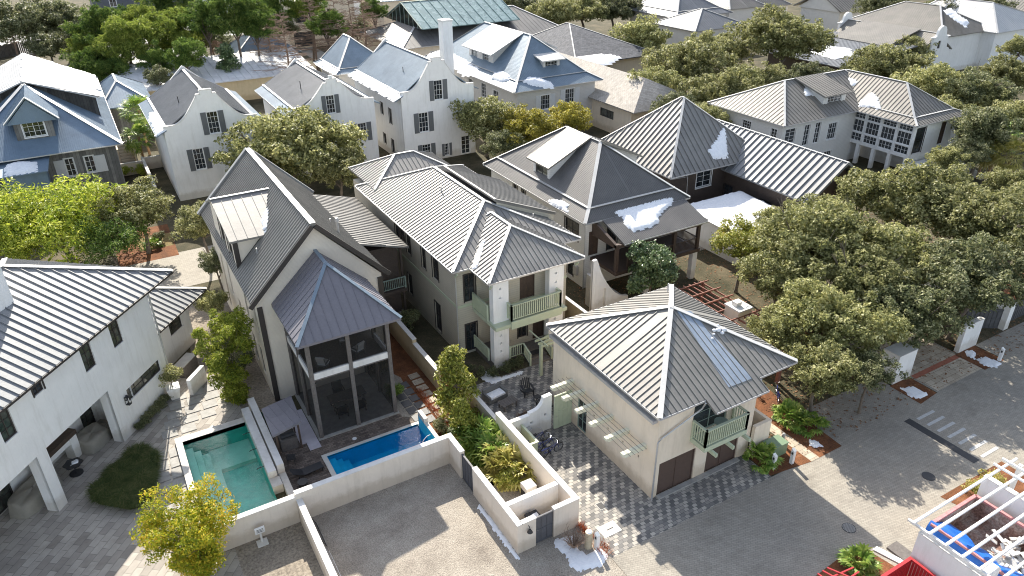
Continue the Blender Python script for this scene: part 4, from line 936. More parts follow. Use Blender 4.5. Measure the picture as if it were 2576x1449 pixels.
for i in range(4): mb = MB(); mb.box(79.6, 47.3+i*2.1, 0, 80.0, 47.7+i*2.1, 2.39); mb.build('column', m_white2, t)
hip(t, 66.4, 86, 54.2, 66.4, 6.5, (72.5, 60.3), (83.2, 60.3), 9.6, .55, m_roofF, rh=.05, cap=.24, skip='E')
hip(t, 78.8, 88.7, 46.6, 62, 6.45, (83.6, 52.0), (83.6, 60.3), 9.6, .5, m_roofF, rh=.05, cap=.24, inner=(79.9, 87.3, 47.8, 61, 6.95))
mb = MB(); dz0 = 7.1
face(t, mb, (74.6, 56.0), (1, 0), 3.9, 6.6, 8.5, [(.7, 7.2, 2.5, .95, 'w')])
for x in (74.6, 78.5): mb.poly([(x, 56.0, 6.6), (x, 60.3, 6.6), (x, 60.3, 9.6), (x, 56.0, 8.5)])
mb.build('dormer_wall', m_sidW, t)
mb = MB(); roofface(mb, [(74.1, 55.5, 8.45), (79.0, 55.5, 8.45), (79.0, 60.3, 9.75), (74.1, 60.3, 9.75)], .45, .04); mb.build('dormer_roof', m_roofF, t)
mb = MB(); wallface(mb, (86.9, 47.19), (0, -1), 4.9, 0, [(0, 6.05), (.25, 5.2), (.6, 4.3), (1.2, 3.2), (1.9, 2.3), (2.8, 1.5), (3.7, .9), (4.9, .5)], [], .1, .35); mb.build('buttress_wall', m_white2, t)
railing(t, [(80.2, 44.5, 2.0), (84.5, 44.3, 2.0), (86.5, 43.8, .8)], 1.0, m_wtrim, .2, .05, .1)
mb = MB(); mb.box(79.8, 44.3, 0, 85, 46.85, 2.0)
mb.box(85.003, 44.4, 0, 86.8, 46.8, 1.7)
mb.build('terrace', m_white2, t)
nF = Vector((-(9.6-6.95)/3.7, 0, 1)).normalized(); pF = (79.9, 50, 7.03)
snow([planept(x, y, pF, nF) for x, y in ((2158, 270), (2165, 255), (2180, 240), (2190, 232), (2200, 240), (2212, 262), (2210, 275), (2185, 268))], nF, .14, .16, 'fan of white snow above the window bay of the white house', seed=9)
snow([planept(x, y, pF, nF) for x, y in ((2128, 205), (2133, 196), (2150, 200), (2154, 212), (2142, 214))], nF, .1, .2, 'small snow patch near the ridge of the window bay roof', seed=10)
nF2 = Vector((0, -(9.6-6.5)/6.1, 1)).normalized()
snow([planept(x, y, (70, 54.2, 6.58), nF2) for x, y in ((2024, 225), (2032, 215), (2047, 230), (2048, 238), (2030, 240))], nF2, .1, .18, 'ragged bluish snow patch beside the dormer of the white house', seed=11)

# ================= big white house at left (rotated) =================
t = thing('loggia_house', 'large white stucco house with silver standing-seam roof and shaded loggia', 'house', (0.363, 47.13, 0), R(50.6))
FR[t.name] = Matrix.Identity(4)
mb = MB()
wins = [(-3.9, 5.92, .88, 1.62, 'd'), (-6.45, 5.92, .88, 1.62, 'd'), (-10.1, 6.95, .7, .58, 'dd'), (-12.6, 5.92, .88, 1.62, 'd'), (-4.05, 2.1, 3.45, .85, 'd4'), (-15.6, 5.9, .88, 1.6, 'd')]
hs = [(w_[0]+22, w_[1], w_[2], w_[3]) for w_ in wins]
wallface(mb, (-22, 0), (1, 0), 22, 0, 7.75, hs+[(22-10.6, 0, 5.15, 3.93), (22-16.5, 0, 5.2, 3.93)], .16)
for w_ in wins: window(t, (-22, 0), (1, 0), w_[0]+22, *w_[1:])
for a, b in ((-16.5, -11.3), (-10.6, -3.6)):
    mb.poly([(a, 0, 3.93), (b, 0, 3.93), (b, 3, 3.93), (a, 3, 3.93)])
    if b < -4: mb.poly([(b, 0, 0), (b, .7, 0), (b, .7, 3.93), (b, 0, 3.93)])
    mb.poly([(a, 0, 0), (a, .7, 0), (a, .7, 3.93), (a, 0, 3.93)])
mb.box(-11.298, .16, 0, -10.602, .7, 3.92); mb.poly([(-11.3, .7, 3.93), (-10.6, .7, 3.93), (-10.6, 3, 3.93), (-11.3, 3, 3.93)])
mb.poly([(-3.6, .0, 0), (-3.6, 3, 0), (-3.6, 3, 3.93), (-3.6, 0, 3.93)]); mb.poly([(-5.45, .0, 0), (-5.45, .7, 0), (-5.45, .7, 3.93), (-5.45, 0, 3.93)]); mb.poly([(-5.45, .7, 0), (-3.6, .7, 0), (-3.6, .7, 3.93), (-5.45, .7, 3.93)]); mb.poly([(0, 0, 0), (0, 11.5, 0), (0, 11.5, 7.75), (0, 0, 7.75)])
mb.poly([(-22, 3.2, 7.7), (0, 3.2, 7.7), (0, 11.5, 7.7), (-22, 11.5, 7.7)])
mb.build('wall', m_white, t)
mb = MB(); face(t, mb, (-22, 3.0), (1, 0), 18.4, 0, 3.95, [(17.0, .02, 1.1, 2.3, 'd'), (13.2, .4, 1.2, 1.9, 'd'), (9.6, .02, 1.6, 2.2, 'd'), (6.6, .02, 1.6, 2.2, 'd')]); mb.build('loggia_wall', m_white, t)
mb = MB(); mb.box(-7.3, 1.9, 0, -6.75, 2.5, 1.55); mb.box(-9.3, 1.95, 1.15, -7.3, 2.45, 1.54); mb.box(-9.7, 1.9, 0, -9.3, 2.5, 1.55); mb.build('fireplace_surround', m_white, t)
mb = MB(); mb.box(-9.75, 1.85, 1.56, -6.7, 2.55, 1.85); mb.build('mantel', m_brown, t)
mb = MB(); q = [Vector(p) for p in ((-26, -.45, 8.0), (2.4, -.45, 8.0), (2.4, 12.0, 8.0), (-26, 12.0, 8.0))]; a, b = Vector((-22, 5.8, 11.0)), Vector((-3.8, 5.8, 11.0))
roofface(mb, [q[0], q[1], b, a], .52, .07, .045); roofface(mb, [q[1], q[2], b], .52, .07, .045); roofface(mb, [q[2], q[3], a, b], .52, .07, .045)
rf = mb.build('roof', m_roofL, t); caps(rf, [(q[1], b), (q[2], b), (a, b)], .34); gutters(t, [(q[0], q[1]), (q[1], q[2])], m_dtrim, .13)
mb = MB(); mb.box(-7.6, 3.6, 8.9, -5.9, 5.2, 12.6); mb.build('chimney', m_white2, t)
mb = MB(); mb.tube([(.05, -.07, 7.7), (.05, -.07, 0)], .06, 6); mb.build('downspout', m_gut, t)
# wing
mb = MB(); face(t, mb, (0.003, 1.8), (1, 0), 6.0, 0, 3.3, [(3.5, 1.98, 1.5, .95, 'd')]); mb.poly([(6.003, 1.8, 0), (6.003, 8, 0), (6.003, 8, 3.3), (6.003, 1.8, 3.3)]); mb.build('wing_wall', m_beige if 0 else m_white, t)
mb = MB(); q = [Vector(p) for p in ((0.01, 1.35, 3.45), (8.1, 1.35, 3.45), (8.1, 8.6, 3.45), (0.01, 8.6, 3.45))]; b = Vector((4.4, 4.95, 5.2)); a = Vector((0.01, 4.95, 5.2))
roofface(mb, [q[0], q[1], b, a], .5, .07, .045); roofface(mb, [q[1], q[2], b], .5, .07, .045); roofface(mb, [q[2], q[3], a, b], .5, .07, .045)
rf = mb.build('wing_roof', m_roofL, t); caps(rf, [(q[1], b), (q[2], b), (a, b)], .28); gutters(t, [(q[0], q[1])], m_dtrim, .12)
def lant(x, y, z):
    mb = MB(); mb.box(x-.13, y-.3, z-.32, x+.13, y-.04, z-.28); mb.box(x-.13, y-.3, z+.2, x+.13, y-.04, z+.24); mb.box(x-.05, y-.22, z+.24, x+.05, y-.12, z+.36)
    for i in (-1, 1):
        for j in (-.29, -.06): mb.box(x+i*.11-.012, y+j-.01, z-.28, x+i*.11+.012, y+j+.014, z+.2)
    mb.box(x-.03, y-.1, z-.05, x+.03, y, z+.02); o = mb.build('wall_lantern', m_dark, t)
lant(-4.35, 0, 2.45); lant(-4.6+.3, 2.9, 2.6)
tw = thing('garden_wall', 'short white wall stub beside the potted shrub of the loggia house', 'wall', (1.6, 46.4, 0), R(50.6)); FR[tw.name] = Matrix.Identity(4)
mb = MB(); mb.box(-.6, -.3, 0, 1.2, -.02, 1.25); mb.build('wall_body', m_white, tw)

# ================= dutch gabled houses =================
def dutch(x0, y, depth, ztop, wins, label, mat, zc=8.25, sidew=(), snowk=None, chim=False, colr=None):
    t = thing('dutch_gable_house', label, 'house', (x0+4.85, y+depth/2, 0), 0, None); Wd = 9.7
    k = ztop-zc
    half = [(0, zc), (.85, zc+.03)]+[(.85+3.0*(i/8), zc+.03+(k*.83-.03)*(1-math.cos(i/8*math.pi/2))**1.0) for i in range(1, 9)]+[(3.86, ztop-.42), (4.25, ztop-.42), (4.26, ztop)]
    prof = half+[(Wd-a, z) for a, z in half[::-1]]
    mb = MB(); face(t, mb, (x0, y), (1, 0), Wd, 0, prof, [(w_[0]-x0, *w_[1:]) for w_ in wins], thick=.3)
    face(t, mb, (x0+.003, y+depth), (0, -1), depth-.3, 0, zc-.5, [(depth-(w_[0]-y)-w_[2], *w_[1:]) for w_ in sidew])
    mb.poly([(x0+Wd, y, 0), (x0+Wd, y+depth, 0), (x0+Wd, y+depth, zc-.4), (x0+Wd, y, zc-.4)]); mb.poly([(x0+Wd, y+depth, 0), (x0, y+depth, 0), (x0, y+depth, zc-.4), (x0+4.85, y+depth, ztop-.6), (x0+Wd, y+depth, zc-.4)])
    if chim: mb.box(x0+4.6, y+.0, ztop-.01, x0+5.0, y+.3, ztop+.4)
    mb.build('wall', mat, t)
    mb = MB(); P = [(x0+a, y-.04, z) for a, z in prof]
    for a, b in zip(P, P[1:]): mb.bar((a[0], y+.15, a[2]), (b[0], y+.15, b[2]), .38, .06)
    mb.build('parapet_cap', m_walltop, t)
    xc = x0+4.85; zr = ztop-.62; yb = y+depth
    mb = MB(); mc = colr or m_roofH
    for s in (-1, 1):
        xe, xk = xc+s*5.7, xc+s*4.55
        roofface(mb, [(xk, y+.31, zc-.28), (xk, yb, zc-.28), (xc, yb-3.2 if 0 else yb, zr), (xc, y+.31, zr)], .19, .02, .03, .12)
    mb.build('roof', mc, t)
    mb = MB()
    for s in (-1, 1):
        xe, xk = xc+s*5.7, xc+s*4.55
        mb = MB(); roofface(mb, [(xe, y+.31 if s > 0 else y-.3, zc-.78), (xe, yb, zc-.78), (xk, yb, zc-.3), (xk, y+.31 if s > 0 else y+.0, zc-.3)], .3, .02, .03, .12); er = mb.build('eave_roof', m_roofB, t)
    caps(er, [((xc-4.55, y+.31, zc-.27), (xc-4.55, yb, zc-.27)), ((xc+4.55, y+.31, zc-.27), (xc+4.55, yb, zc-.27)), ((xc, y+.31, zr+.02), (xc, yb, zr+.02))], .26)
    mb = MB(); mb.box(xc-5.72, y+.3, zc-.98, xc-5.62, yb, zc-.8); mb.build('gutter', m_gut, t)
    mb = MB(); mb.tube([(xc-2.3, y+5, zc+.4), (xc-2.3, y+5, zc+1.9)], .05, 6); mb.build('vent_pipe', m_dark, t)
    # rear parapet
    mb = MB(); mb.slab([(xc-1.8, yb-.3, zr-1.2), (xc, yb-.3, zr+.45), (xc, yb, zr+.45), (xc-1.8, yb, zr-1.2)], .3); mb.slab([(xc, yb-.3, zr+.45), (xc+1.8, yb-.3, zr-1.2), (xc+1.8, yb, zr-1.2), (xc, yb, zr+.45)], .3); mb.build('rear_parapet', m_walltop, t)
    return t
dutch(6.4, 84, 15.5, 11.58, [(10.88, 6.85, 1.15, 2.38, 'sh'), (8.72, 3.15, 1.1, 2.35, 'sh')], 'white dutch gable house at left, behind the steep gabled brick house', m_white, colr=m_roofH)
nK = Vector((-.48/1.15, 0, 1)).normalized()
snow([Vector((5.6, 83.9, 7.52)), Vector((6.6, 83.9, 7.95)), Vector((6.55, 92.5, 7.93)), Vector((6.2, 93.5, 7.8)), Vector((5.75, 91, 7.6)), Vector((5.85, 88, 7.64))], nK, .14, .2, 'snow strip lying along the left eave of the leftmost dutch gable house', seed=12)
dutch(20.05, 84, 15, 11.05, [(24.0, 7.15, 1.0, 2.1, 'sh'), (27.4, 3.3, 1.1, 2.2, 'sh')], 'white dutch gable house in the middle of the three, chimney stub on its parapet', m_white, chim=True, sidew=[(88, 5, .8, 1.3, 'dc')])
dutch(32.4, 82, 16.5, 12.45, [(36.72, 7.45, 1.15, 2.35, 'sh'), (34.5, 3.78, 1.25, 2.4, 'sh'), (34.7, .5, 1.15, 1.7, 'sh'), (37.7, .3, .65, 1.55, 'sh'), (40.1, .1, 1.2, 2.3, 'wd')], 'tallest white dutch gable house with pale roof, near the tall chimney', m_white, zc=8.85, sidew=[(85.6, 4.2, .85, 1.9, 'dc'), (88.4, 4.8, .8, 1.5, 'dc'), (85.6, .5, .8, 1.7, 'dc'), (88.3, 1.0, .8, 1.3, 'dc')], colr=m_roofB)
snow([Vector((31.5, 82.0, 8.12)), Vector((32.6, 82.0, 8.58)), Vector((32.6, 98, 8.58)), Vector((31.5, 98, 8.12))], nK, .05, .2, 'long white snow band on the eave of the tallest dutch gable house', seed=13)
mb = MB(); mb.box(32.4, 83.2, 0, 32.0, 84.6, 1.2); tag(mb.build('condenser_unit', m_conc), 'grey condenser unit against the side wall of the tallest dutch gable house', 'air conditioner')

# ================= blue hipped house with dormers (G) =================
t = thing('dormer_house', 'white sided house with blue-grey flared hip roof, dormers and tall white chimney', 'house', (56, 96, 0))
body(t, 49.7, 62.3, 84.2, 110.8, 0, 6.35, m_sidG, S=[(53.4, 3.4, 1.45, 1.95, 'shw'), (57.35, 3.75, 1.5, 1.95, 'shw'), (60.4, .4, 1.2, 1.8, 'w')], Wt=[(93.0, 3.6, 1.4, 2.0, 'wd'), (89.3, 3.4, 1.6, 1.9, 'w'), (97, 3.6, 1.4, 1.9, 'w')])
hip(t, 48.7, 63.1, 83.4, 111.8, 6.5, (55.9, 91.0), (55.9, 104.5), 12.0, .24, m_roofB, rh=.02, rw=.03, cap=.34, inner=(50.3, 61.5, 85.3, 110, 7.4))
for sx, xf, y0, y1 in ((-1, 51.3, 93.6, 101.0), (1, 60.4, 93, 99)):
    mb = MB(); L = y1-y0
    ws = [(.7, 7.85, 1.9, 1.35, 'w'), (4.2, 7.85, 1.9, 1.35, 'w')] if sx < 0 else [(2, 7.9, 1.9, 1.3, 'w')]
    face(t, mb, (xf, y1) if sx < 0 else (xf, y0), (0, -1) if sx < 0 else (0, 1), L, 7.3, 9.75, ws)
    for y in (y0, y1): mb.poly([(xf, y, 7.3), (55.9, y, 7.3), (55.9, y, 11.7), (xf, y, 9.75)])
    mb.build('dormer_wall', m_sidG, t)
    mb = MB(); xo = xf+sx*.8; roofface(mb, [(xo, y0-.8, 9.55), (xo, y1+.8, 9.55), (55.9, y1+.8, 12.1), (55.9, y0-.8, 12.1)], .5, .025); mb.build('dormer_roof', m_cap, t)
mb = MB(); face(t, mb, (55.2, 86.6), (1, 0), 2.7, 7.4, 9.45, [(.35, 7.75, 2.0, 1.4, 'w')])
for x in (55.2, 57.9): mb.poly([(x, 86.6, 7.4), (x, 91.2, 7.4), (x, 91.2, 10.4), (x, 86.6, 9.45)])
mb.build('dormer_wall', m_sidG, t)
mb = MB(); roofface(mb, [(54.7, 86.0, 9.4), (58.5, 86.0, 9.4), (58.5, 91.6, 10.6), (54.7, 91.6, 10.6)], .5, .02); mb.build('dormer_roof', m_cap, t)
t2 = thing('tall_chimney', 'tall slender white chimney rising behind the tallest dutch gable', 'chimney', (47.2, 98, 0))
mb = MB(); mb.box(46.5, 99.5, 0, 48.0, 101, 13.4); mb.build('shaft', m_white, t2); mb = MB(); mb.box(46.4, 99.4, 13.4, 48.1, 101.1, 13.65); mb.build('chimney_cap', m_walltop, t2)
nG = Vector((0, -(12-7.4)/5.7, 1)).normalized(); nG2 = Vector((0, -.9/1.9, 1)).normalized(); nGw = Vector((-.9/1.6, 0, 1)).normalized()
snow([planept(x, y, (55, 83.4, 6.56), nG2) for x, y in ((1315, 205), (1330, 193), (1360, 196), (1385, 208), (1392, 220), (1375, 221), (1340, 213))], nG2, .3, .22, 'front snow mound on the eave of the blue dormer house', seed=14)
snow([planept(x, y, (48.7, 90, 6.56), nGw) for x, y in ((1237, 197), (1245, 184), (1265, 180), (1283, 190), (1278, 202), (1260, 205))], nGw, .3, .2, 'rounded snow mound left of the hip on the blue dormer house', seed=15)
snow([planept(x, y, (48.7, 90, 6.56), nGw) for x, y in ((1075, 138), (1120, 122), (1200, 170), (1195, 188), (1170, 190), (1118, 150))], nGw, .1, .35, 'snow strip along the left eave of the blue dormer house', seed=16)

# ================= shingled houses behind =================
t = thing('shingle_house', 'cream walled house with sunlit pale shingle roof behind the blue dormer house', 'house', (66, 82, 0))
body(t, 62.0, 72.5, 75.4, 92, 0, 4.0, m_cream, Wt=[(79.2, 1.9, 3.1, 1.15, 'd4')])
mb = MB(); roofface(mb, [(61.2, 74.0, 4.2), (61.2, 108, 4.2), (66.5, 103.5, 7.2), (66.5, 78.5, 7.2)], 0); roofface(mb, [(61.2, 74, 4.2), (73, 74, 4.2), (66.5, 78.5, 7.2)], 0); roofface(mb, [(73, 74, 4.2), (73, 108, 4.2), (66.5, 103.5, 7.2), (66.5, 78.5, 7.2)], 0); mb.build('roof', m_tile, t)
t = thing('slate_roof_house', 'house with dark blue slate roof and snow along its lower edge', 'house', (78, 110, 0))
body(t, 72.0, 88, 103, 123, 0, 4.2, m_cream)
hip(t, 71.4, 89, 101.8, 124, 4.3, (79.5, 116), (79.5, 117), 8.3, 0, m_slateroof, cap=.2, gut=False)
nI = Vector((0, -(8.3-4.3)/14.2, 1)).normalized()
snow([planept(x, y, (79, 101.8, 4.36), nI) for x, y in ((1450, 145), (1480, 140), (1530, 137), (1555, 143), (1545, 155), (1510, 166), (1470, 158))], nI, .18, .5, 'bluish shaded snow sheet at the foot of the slate roof', seed=17)

# ================= grey shingle house, top left (K) =================
t = thing('shingled_cottage', 'grey shingled house at far left with pale blue roof and peaked dormer', 'house', (-5.4, 100, 0))
body(t, -13, 1.7, 89.6, 125, 0, 5.9, m_shing, S=[(-8.7, 2.4, .95, 2.1, 'w2'), (-3.5, 3.0, .85, 1.95, 'w2'), (-1.6, 3.1, .9, 1.8, 'w2')])
mb = MB(); mb.box(-.68, 89.5, 3.0, .4, 89.58, 4.85); mb.build('shutter', m_shutw, t)
mb = MB(); mb.box(-4.5, 89.5, 3.0, -3.6, 89.58, 4.9); mb.build('shutter', m_shutw, t)
hip(t, -13.3, 2.4, 88.5, 126, 6.0, (-5.4, 97.6), (-5.4, 117), 11.5, .2, m_roofK, rh=.02, rw=.03, cap=.4)
mb = MB()
for s in (-1, 1):
    xf = -5.4+s*7.0
    mb = MB(); roofface(mb, [(xf, 97.0, 9.3), (xf, 111, 9.3), (-5.4, 117, 11.8), (-5.4, 98.0, 11.8)], .7, .03); mb.build('dormer_roof', m_cap, t)
mb = MB(); 
for s in (-1, 1):
    xf = -5.4+s*6.6; mb.poly([(xf, 98.5, 6.3), (xf, 110.5, 6.3), (xf, 110.5, 9.3), (xf, 98.5, 9.3)]); mb.poly([(xf, 98.6, 6.3), (-5.4, 98.8, 11.3), (-5.4, 98.8, 11.3), (xf, 98.6, 9.3)]); mb.poly([(xf, 98.6, 6.0), (-5.4, 98.9, 9.0), (-5.4, 98.8, 11.5), (xf, 98.6, 9.2)])
mb.build('dormer_wall', m_shing, t)
mb = MB(); y = 90.6; face(t, mb, (-7.05, y), (1, 0), 3.5, 6.9, [(0, 9.25), (1.75, 11.0), (3.5, 9.25)], [(.75, 7.5, 2.0, 1.6, 'w')])
for x in (-7.05, -3.55): mb.poly([(x, y, 6.9), (x, y+4, 6.9), (x, y+4, 9.2), (x, y, 9.2)])
mb.build('dormer_wall', m_shing, t)
mb = MB(); roofface(mb, [(-7.75, 90.1, 9.15), (-7.75, 93.7, 9.15), (-5.25, 97.3, 11.6), (-5.25, 90.2, 11.6)], .25, .02); roofface(mb, [(-2.8, 90.1, 9.15), (-2.8, 93.7, 9.15), (-5.25, 97.3, 11.6), (-5.25, 90.2, 11.6)], .25, .02)
dr_ = mb.build('dormer_roof', m_roofK, t); caps(dr_, [((-7.75, 90.1, 9.15), (-5.25, 90.2, 11.6)), ((-2.8, 90.1, 9.15), (-5.25, 90.2, 11.6))], .5)
mb = MB(); mb.poly([(-7.6, 90.35, 9.0), (-2.95, 90.35, 9.0), (-5.25, 90.35, 11.35)]); mb.build('pediment', m_roofK, t)
mb = MB(); mb.slab([(-13, 85.8, 5.1), (-5.0, 85.8, 5.1), (-4.6, 89.5, 5.75), (-13, 89.5, 5.75)], .12); mb.box(-8.9, 86.2, 0, -5.2, 89.5, 4.95); mb.build('porch_roof', m_roofK, t)
snow([Vector((-8.6, 86.0, 5.15)), Vector((-6.0, 86.0, 5.15)), Vector((-5.9, 88.0, 5.5)), Vector((-7.5, 88.8, 5.64)), Vector((-8.6, 88.3, 5.55))], Vector((0, -.18, 1)), .22, .2, 'rounded snow heap on the small porch roof of the grey shingled house', seed=18)
snow([Vector((-5.1, 98.3, 11.75)), Vector((1.5, 97.2, 9.38)), Vector((1.5, 110.6, 9.38)), Vector((-5.1, 116, 11.75))], Vector((2.4, 0, 7)).normalized(), .1, .5, 'flawless bright snow sheet on the broad shed dormer of the grey shingled house', seed=19)
t = thing('outbuilding', 'small blue roofed wing between the grey shingled house and the palms', 'building', (5, 122, 0))
body(t, 1.8, 7.5, 112, 124, 0, 4.6, m_shing); hip(t, 1.4, 8.2, 111.3, 125, 4.7, (4.4, 116), (4.4, 121), 7.2, .3, m_roofK, rh=.02, gut=False)
# low snow roof behind
t = thing('long_shed', 'long low building with snow-white ribbed roof among the pines', 'building', (20, 131, 0))
m_frostroof = metalroof('frost_covered_roof', (.74, .75, .76), .7, .0, stain=.22)
body(t, 6.5, 34, 125.4, 139, 0, 3.4, m_beige)
mb = MB(); roofface(mb, [(5.8, 124.8, 3.5), (34.8, 124.8, 3.5), (34.8, 139.4, 5.0), (5.8, 139.4, 5.0)], 1.15, .09, .09); mb.build('roof', m_frostroof, t)
t = thing('pyramid_house', 'house with small frosted pyramid roof behind the long snowy shed', 'house', (30, 144, 0)); body(t, 25, 36, 139.8, 150, 0, 4, m_cream); hip(t, 24.5, 36.5, 139.6, 150.5, 4.1, (30.3, 145), (30.3, 145.2), 8.0, .4, m_roofB, gut=False)
t = thing('blue_pyramid_house', 'pale house with steep blue pyramid roof behind the middle dutch gable', 'house', (39, 118, 0))
body(t, 34.8, 43.2, 113.2, 122, 0, 5.0, m_sidG); hip(t, 34.0, 44.2, 112.2, 123.5, 5.2, (38.95, 118.3), (38.95, 121.5), 9.4, .3, m_roofB, rh=.02, inner=(35.0, 43.2, 113.3, 122.5, 5.75), cap=.3)
snow([Vector((34.1, 112.3, 5.26)), Vector((34.95, 113.2, 5.8)), Vector((34.95, 121.5, 5.8)), Vector((34.1, 121.5, 5.26))], Vector((-.5, 0, 1)), .14, .35, 'white snow on the left eave of the blue pyramid roof', seed=21)
# greenhouse-roofed hall
t = thing('glass_roof_hall', 'long hall with tall glazed monitor roof over grey shingled skirts', 'building', (66, 136, 0))
body(t, 52, 86, 127.8, 147, 0, 4.8, m_cream, S=[(57+i*3.4, 2.2, 1.4, 1.6, 'w2') for i in range(6)])
hip(t, 51, 87, 126.9, 148, 5.0, (60, 137.4), (80, 137.4), 9.0, .9, m_roofD, rh=.03, cap=.4)
mb = MB(); roofface(mb, [(56.2, 129.3, 7.6), (77, 129.3, 7.6), (77, 138.4, 11.2), (56.2, 138.4, 11.2)], 1.75, .12, .12); roofface(mb, [(56.2, 147.5, 7.6), (77, 147.5, 7.6), (77, 138.4, 11.2), (56.2, 138.4, 11.2)], 1.75, .12, .12); g_ = mb.build('glass_roof', m_glroof, t); caps(g_, [((56.2, 138.4, 11.2), (77, 138.4, 11.2)), ((56.2, 129.3, 7.6), (56.2, 138.4, 11.2))], .3, m_sage2)
mb = MB()
mb.poly([(56.4, 129.6, 7.4), (56.4, 147.2, 7.4), (56.4, 138.4, 11.0)]); mb.build('glazed_gable', m_glass, t)
mb = MB(); mb.poly([(76.8, 129.5, 7.4), (76.8, 147.3, 7.4), (76.8, 138.4, 11)]); mb.build('glazed_gable', m_glass, t)
mb = MB()
for i in range(1, 9):
    y = 129.6+i*2.0; mb.bar((56.35, y, 7.4), (56.35, y, 7.4+3.6*(1-abs(y-138.4)/8.9)), .1, .1, up=(1, 0, 0))
mb.build('mullion', m_sage2, t)
for i in range(2): mb = MB(); mb.box(56.0+i*1.0, 126.3, 7.6, 56.3, 126.5, 8)

# ================= houses, top right =================
def simple(name, label, x0, x1, y0, y1, ze, r0, r1, zr, mat, wm, sp=.6, ov=.6, S=(), Wt=(), rh=.05, cat='house', inner=None, cap=.3):
    t = thing(name, label, cat, ((x0+x1)/2, (y0+y1)/2, 0)); body(t, x0+ov, x1-ov, y0+ov, y1-ov, 0, ze-.15, wm, S=S, Wt=Wt)
    hip(t, x0, x1, y0, y1, ze, r0, r1, zr, sp, mat, rh=rh, gut=False, inner=inner, cap=cap); return t
simple('hipped_house', 'house with wide flared grey and blue hip roof at the top edge, right of centre', 110, 126, 121.5, 139, 6.0, (118, 130), (118, 133), 10.6, m_roofH, m_sidG, .4, rh=.03, inner=(112, 124, 123.5, 137, 6.9), S=[(120, 3.6, 1.2, 1.7, 'dd'), (122.5, 3.6, 1.2, 1.7, 'dd')], ov=1.0)
simple('hipped_house', 'smaller house with pyramid roof in front of the wide hip roof at the top', 106.5, 121, 112, 125, 5.0, (113.8, 118.3), (113.8, 118.6), 8.0, m_roofH, m_sidG, .4, rh=.03, S=[(108.5, 2, 1, 2, 'dd'), (110.5, 2, 1, 2, 'dd')])
simple('hipped_house', 'small house with lit hip roof behind the two blue-shadowed roofs at the top', 128, 139.5, 124.4, 138, 6, (133.5, 131), (133.5, 133), 9.4, m_roofF, m_sidG, .5)
simple('hipped_house', 'partly hidden pale roofed house between the dark tree and the gabled house at top right', 140, 152, 128, 150, 5, (146, 134), (146, 144), 8.4, m_roofF, m_sidG, .6)
t = thing('gable_roof_house', 'white gabled house with ribbed metal roof near the top edge at right', 'house', (158, 117, 0))
body(t, 147, 167, 110.5, 121, 0, 5.6, m_sidG); gable(t, [(146, 109.5, 5.8), (167.5, 109.5, 5.8), (168.5, 116, 9.2), (146, 116, 9.2), (167.5, 122.5, 5.8), (146, 122.5, 5.8)], .8, m_roofF, rh=.08, rw=.06)
mb = MB(); mb.poly([(146.6, 110.3, 5.6), (146.6, 116, 9.0), (146.6, 121.6, 5.6)]); mb.build('gable_wall', m_sidG, t)
t = thing('curly_gable_house', 'long grey roofed house with curly white dutch gables at both ends', 'house', (124, 86, 0))
yg = 76.5; prof = [(0, 1.0), (1.2, 4.8), (2.0, 5.1), (2.2, 6.9), (2.9, 7.2), (3.0, 7.6)]+[(4.2-1.15*math.cos(a*math.pi/8), 7.6+1.15*math.sin(a*math.pi/8)) for a in range(1, 8)]+[(5.4, 7.6), (5.5, 7.2), (6.2, 6.9), (6.4, 5.1), (7.2, 4.8), (8.4, 1.0)]
for y in (yg, 95.5):
    mb = MB(); wallface(mb, (125.6, y), (1, 0), 8.4, 0, prof, [(3.6, 5.0, .8, 1.3)], .2, .4); mb.box(127.4, y-.1, 6.85, 128.5, y+.5, 7.0); mb.box(131.1, y-.1, 6.85, 132.2, y+.5, 7.0); mb.build('gable_wall', m_white, t)
mb = MB(); mb.box(129.2, yg+.15, 5.0, 130.0, yg+.18, 6.3); mb.build('window', m_glass, t)
body(t, 125.8, 133.8, 77, 95.4, 0, 4.4, m_cream); gable(t, [(124.9, 77, 4.4), (124.9, 95.4, 4.4), (129.8, 95.4, 7.4), (129.8, 77, 7.4), (134.7, 95.4, 4.4), (134.7, 77, 4.4)], .4, m_roofF, rh=.03)
mb = MB(); roofface(mb, [(121.3, 80.5, 5.6), (121.3, 92, 5.6), (129.8, 92, 7.75), (129.8, 80.5, 7.75)], .35, .02); mb.build('dormer_roof', m_roofF, t)
mb = MB(); face(t, mb, (121.8, 91.6), (0, -1), 10.8, 0, 5.5, [(.6, 4.2, 3.0, 1.0, 'd4'), (4.2, 4.2, 3.0, 1.0, 'd4')]); mb.poly([(121.8, 80.8, 0), (126, 80.8, 0), (126, 80.8, 6.6), (121.8, 80.8, 5.5)]); mb.build('dormer_wall', m_cream, t)
t = thing('porch_wing', 'low dark porch with blue-shadowed roof and snow beside the curly gable house', 'building', (114, 84, 0))
body(t, 107.6, 124, 78.5, 94, 0, 3.9, m_dsid); mb = MB(); roofface(mb, [(106.6, 77.3, 4.1), (106.6, 95, 4.1), (124.9, 95, 5.8), (124.9, 77.3, 5.8)], .5, .04); mb.build('roof', m_roofH, t)
snow([Vector((110, 82, 4.5)), Vector((113, 81, 4.75)), Vector((116.5, 84.5, 5.1)), Vector((115, 89, 4.95)), Vector((111, 88, 4.6))], Vector((-.09, 0, 1)), .25, .35, 'bluish snow heap on the porch roof by the curly gable house', seed=22)
simple('hipped_house', 'large pale house with broken hip roof behind the curly gable house', 131, 147, 77, 98, 6.6, (139.5, 84), (139.5, 91), 10.4, m_roofF, m_white, .3, rh=.03)
mb = MB(); 
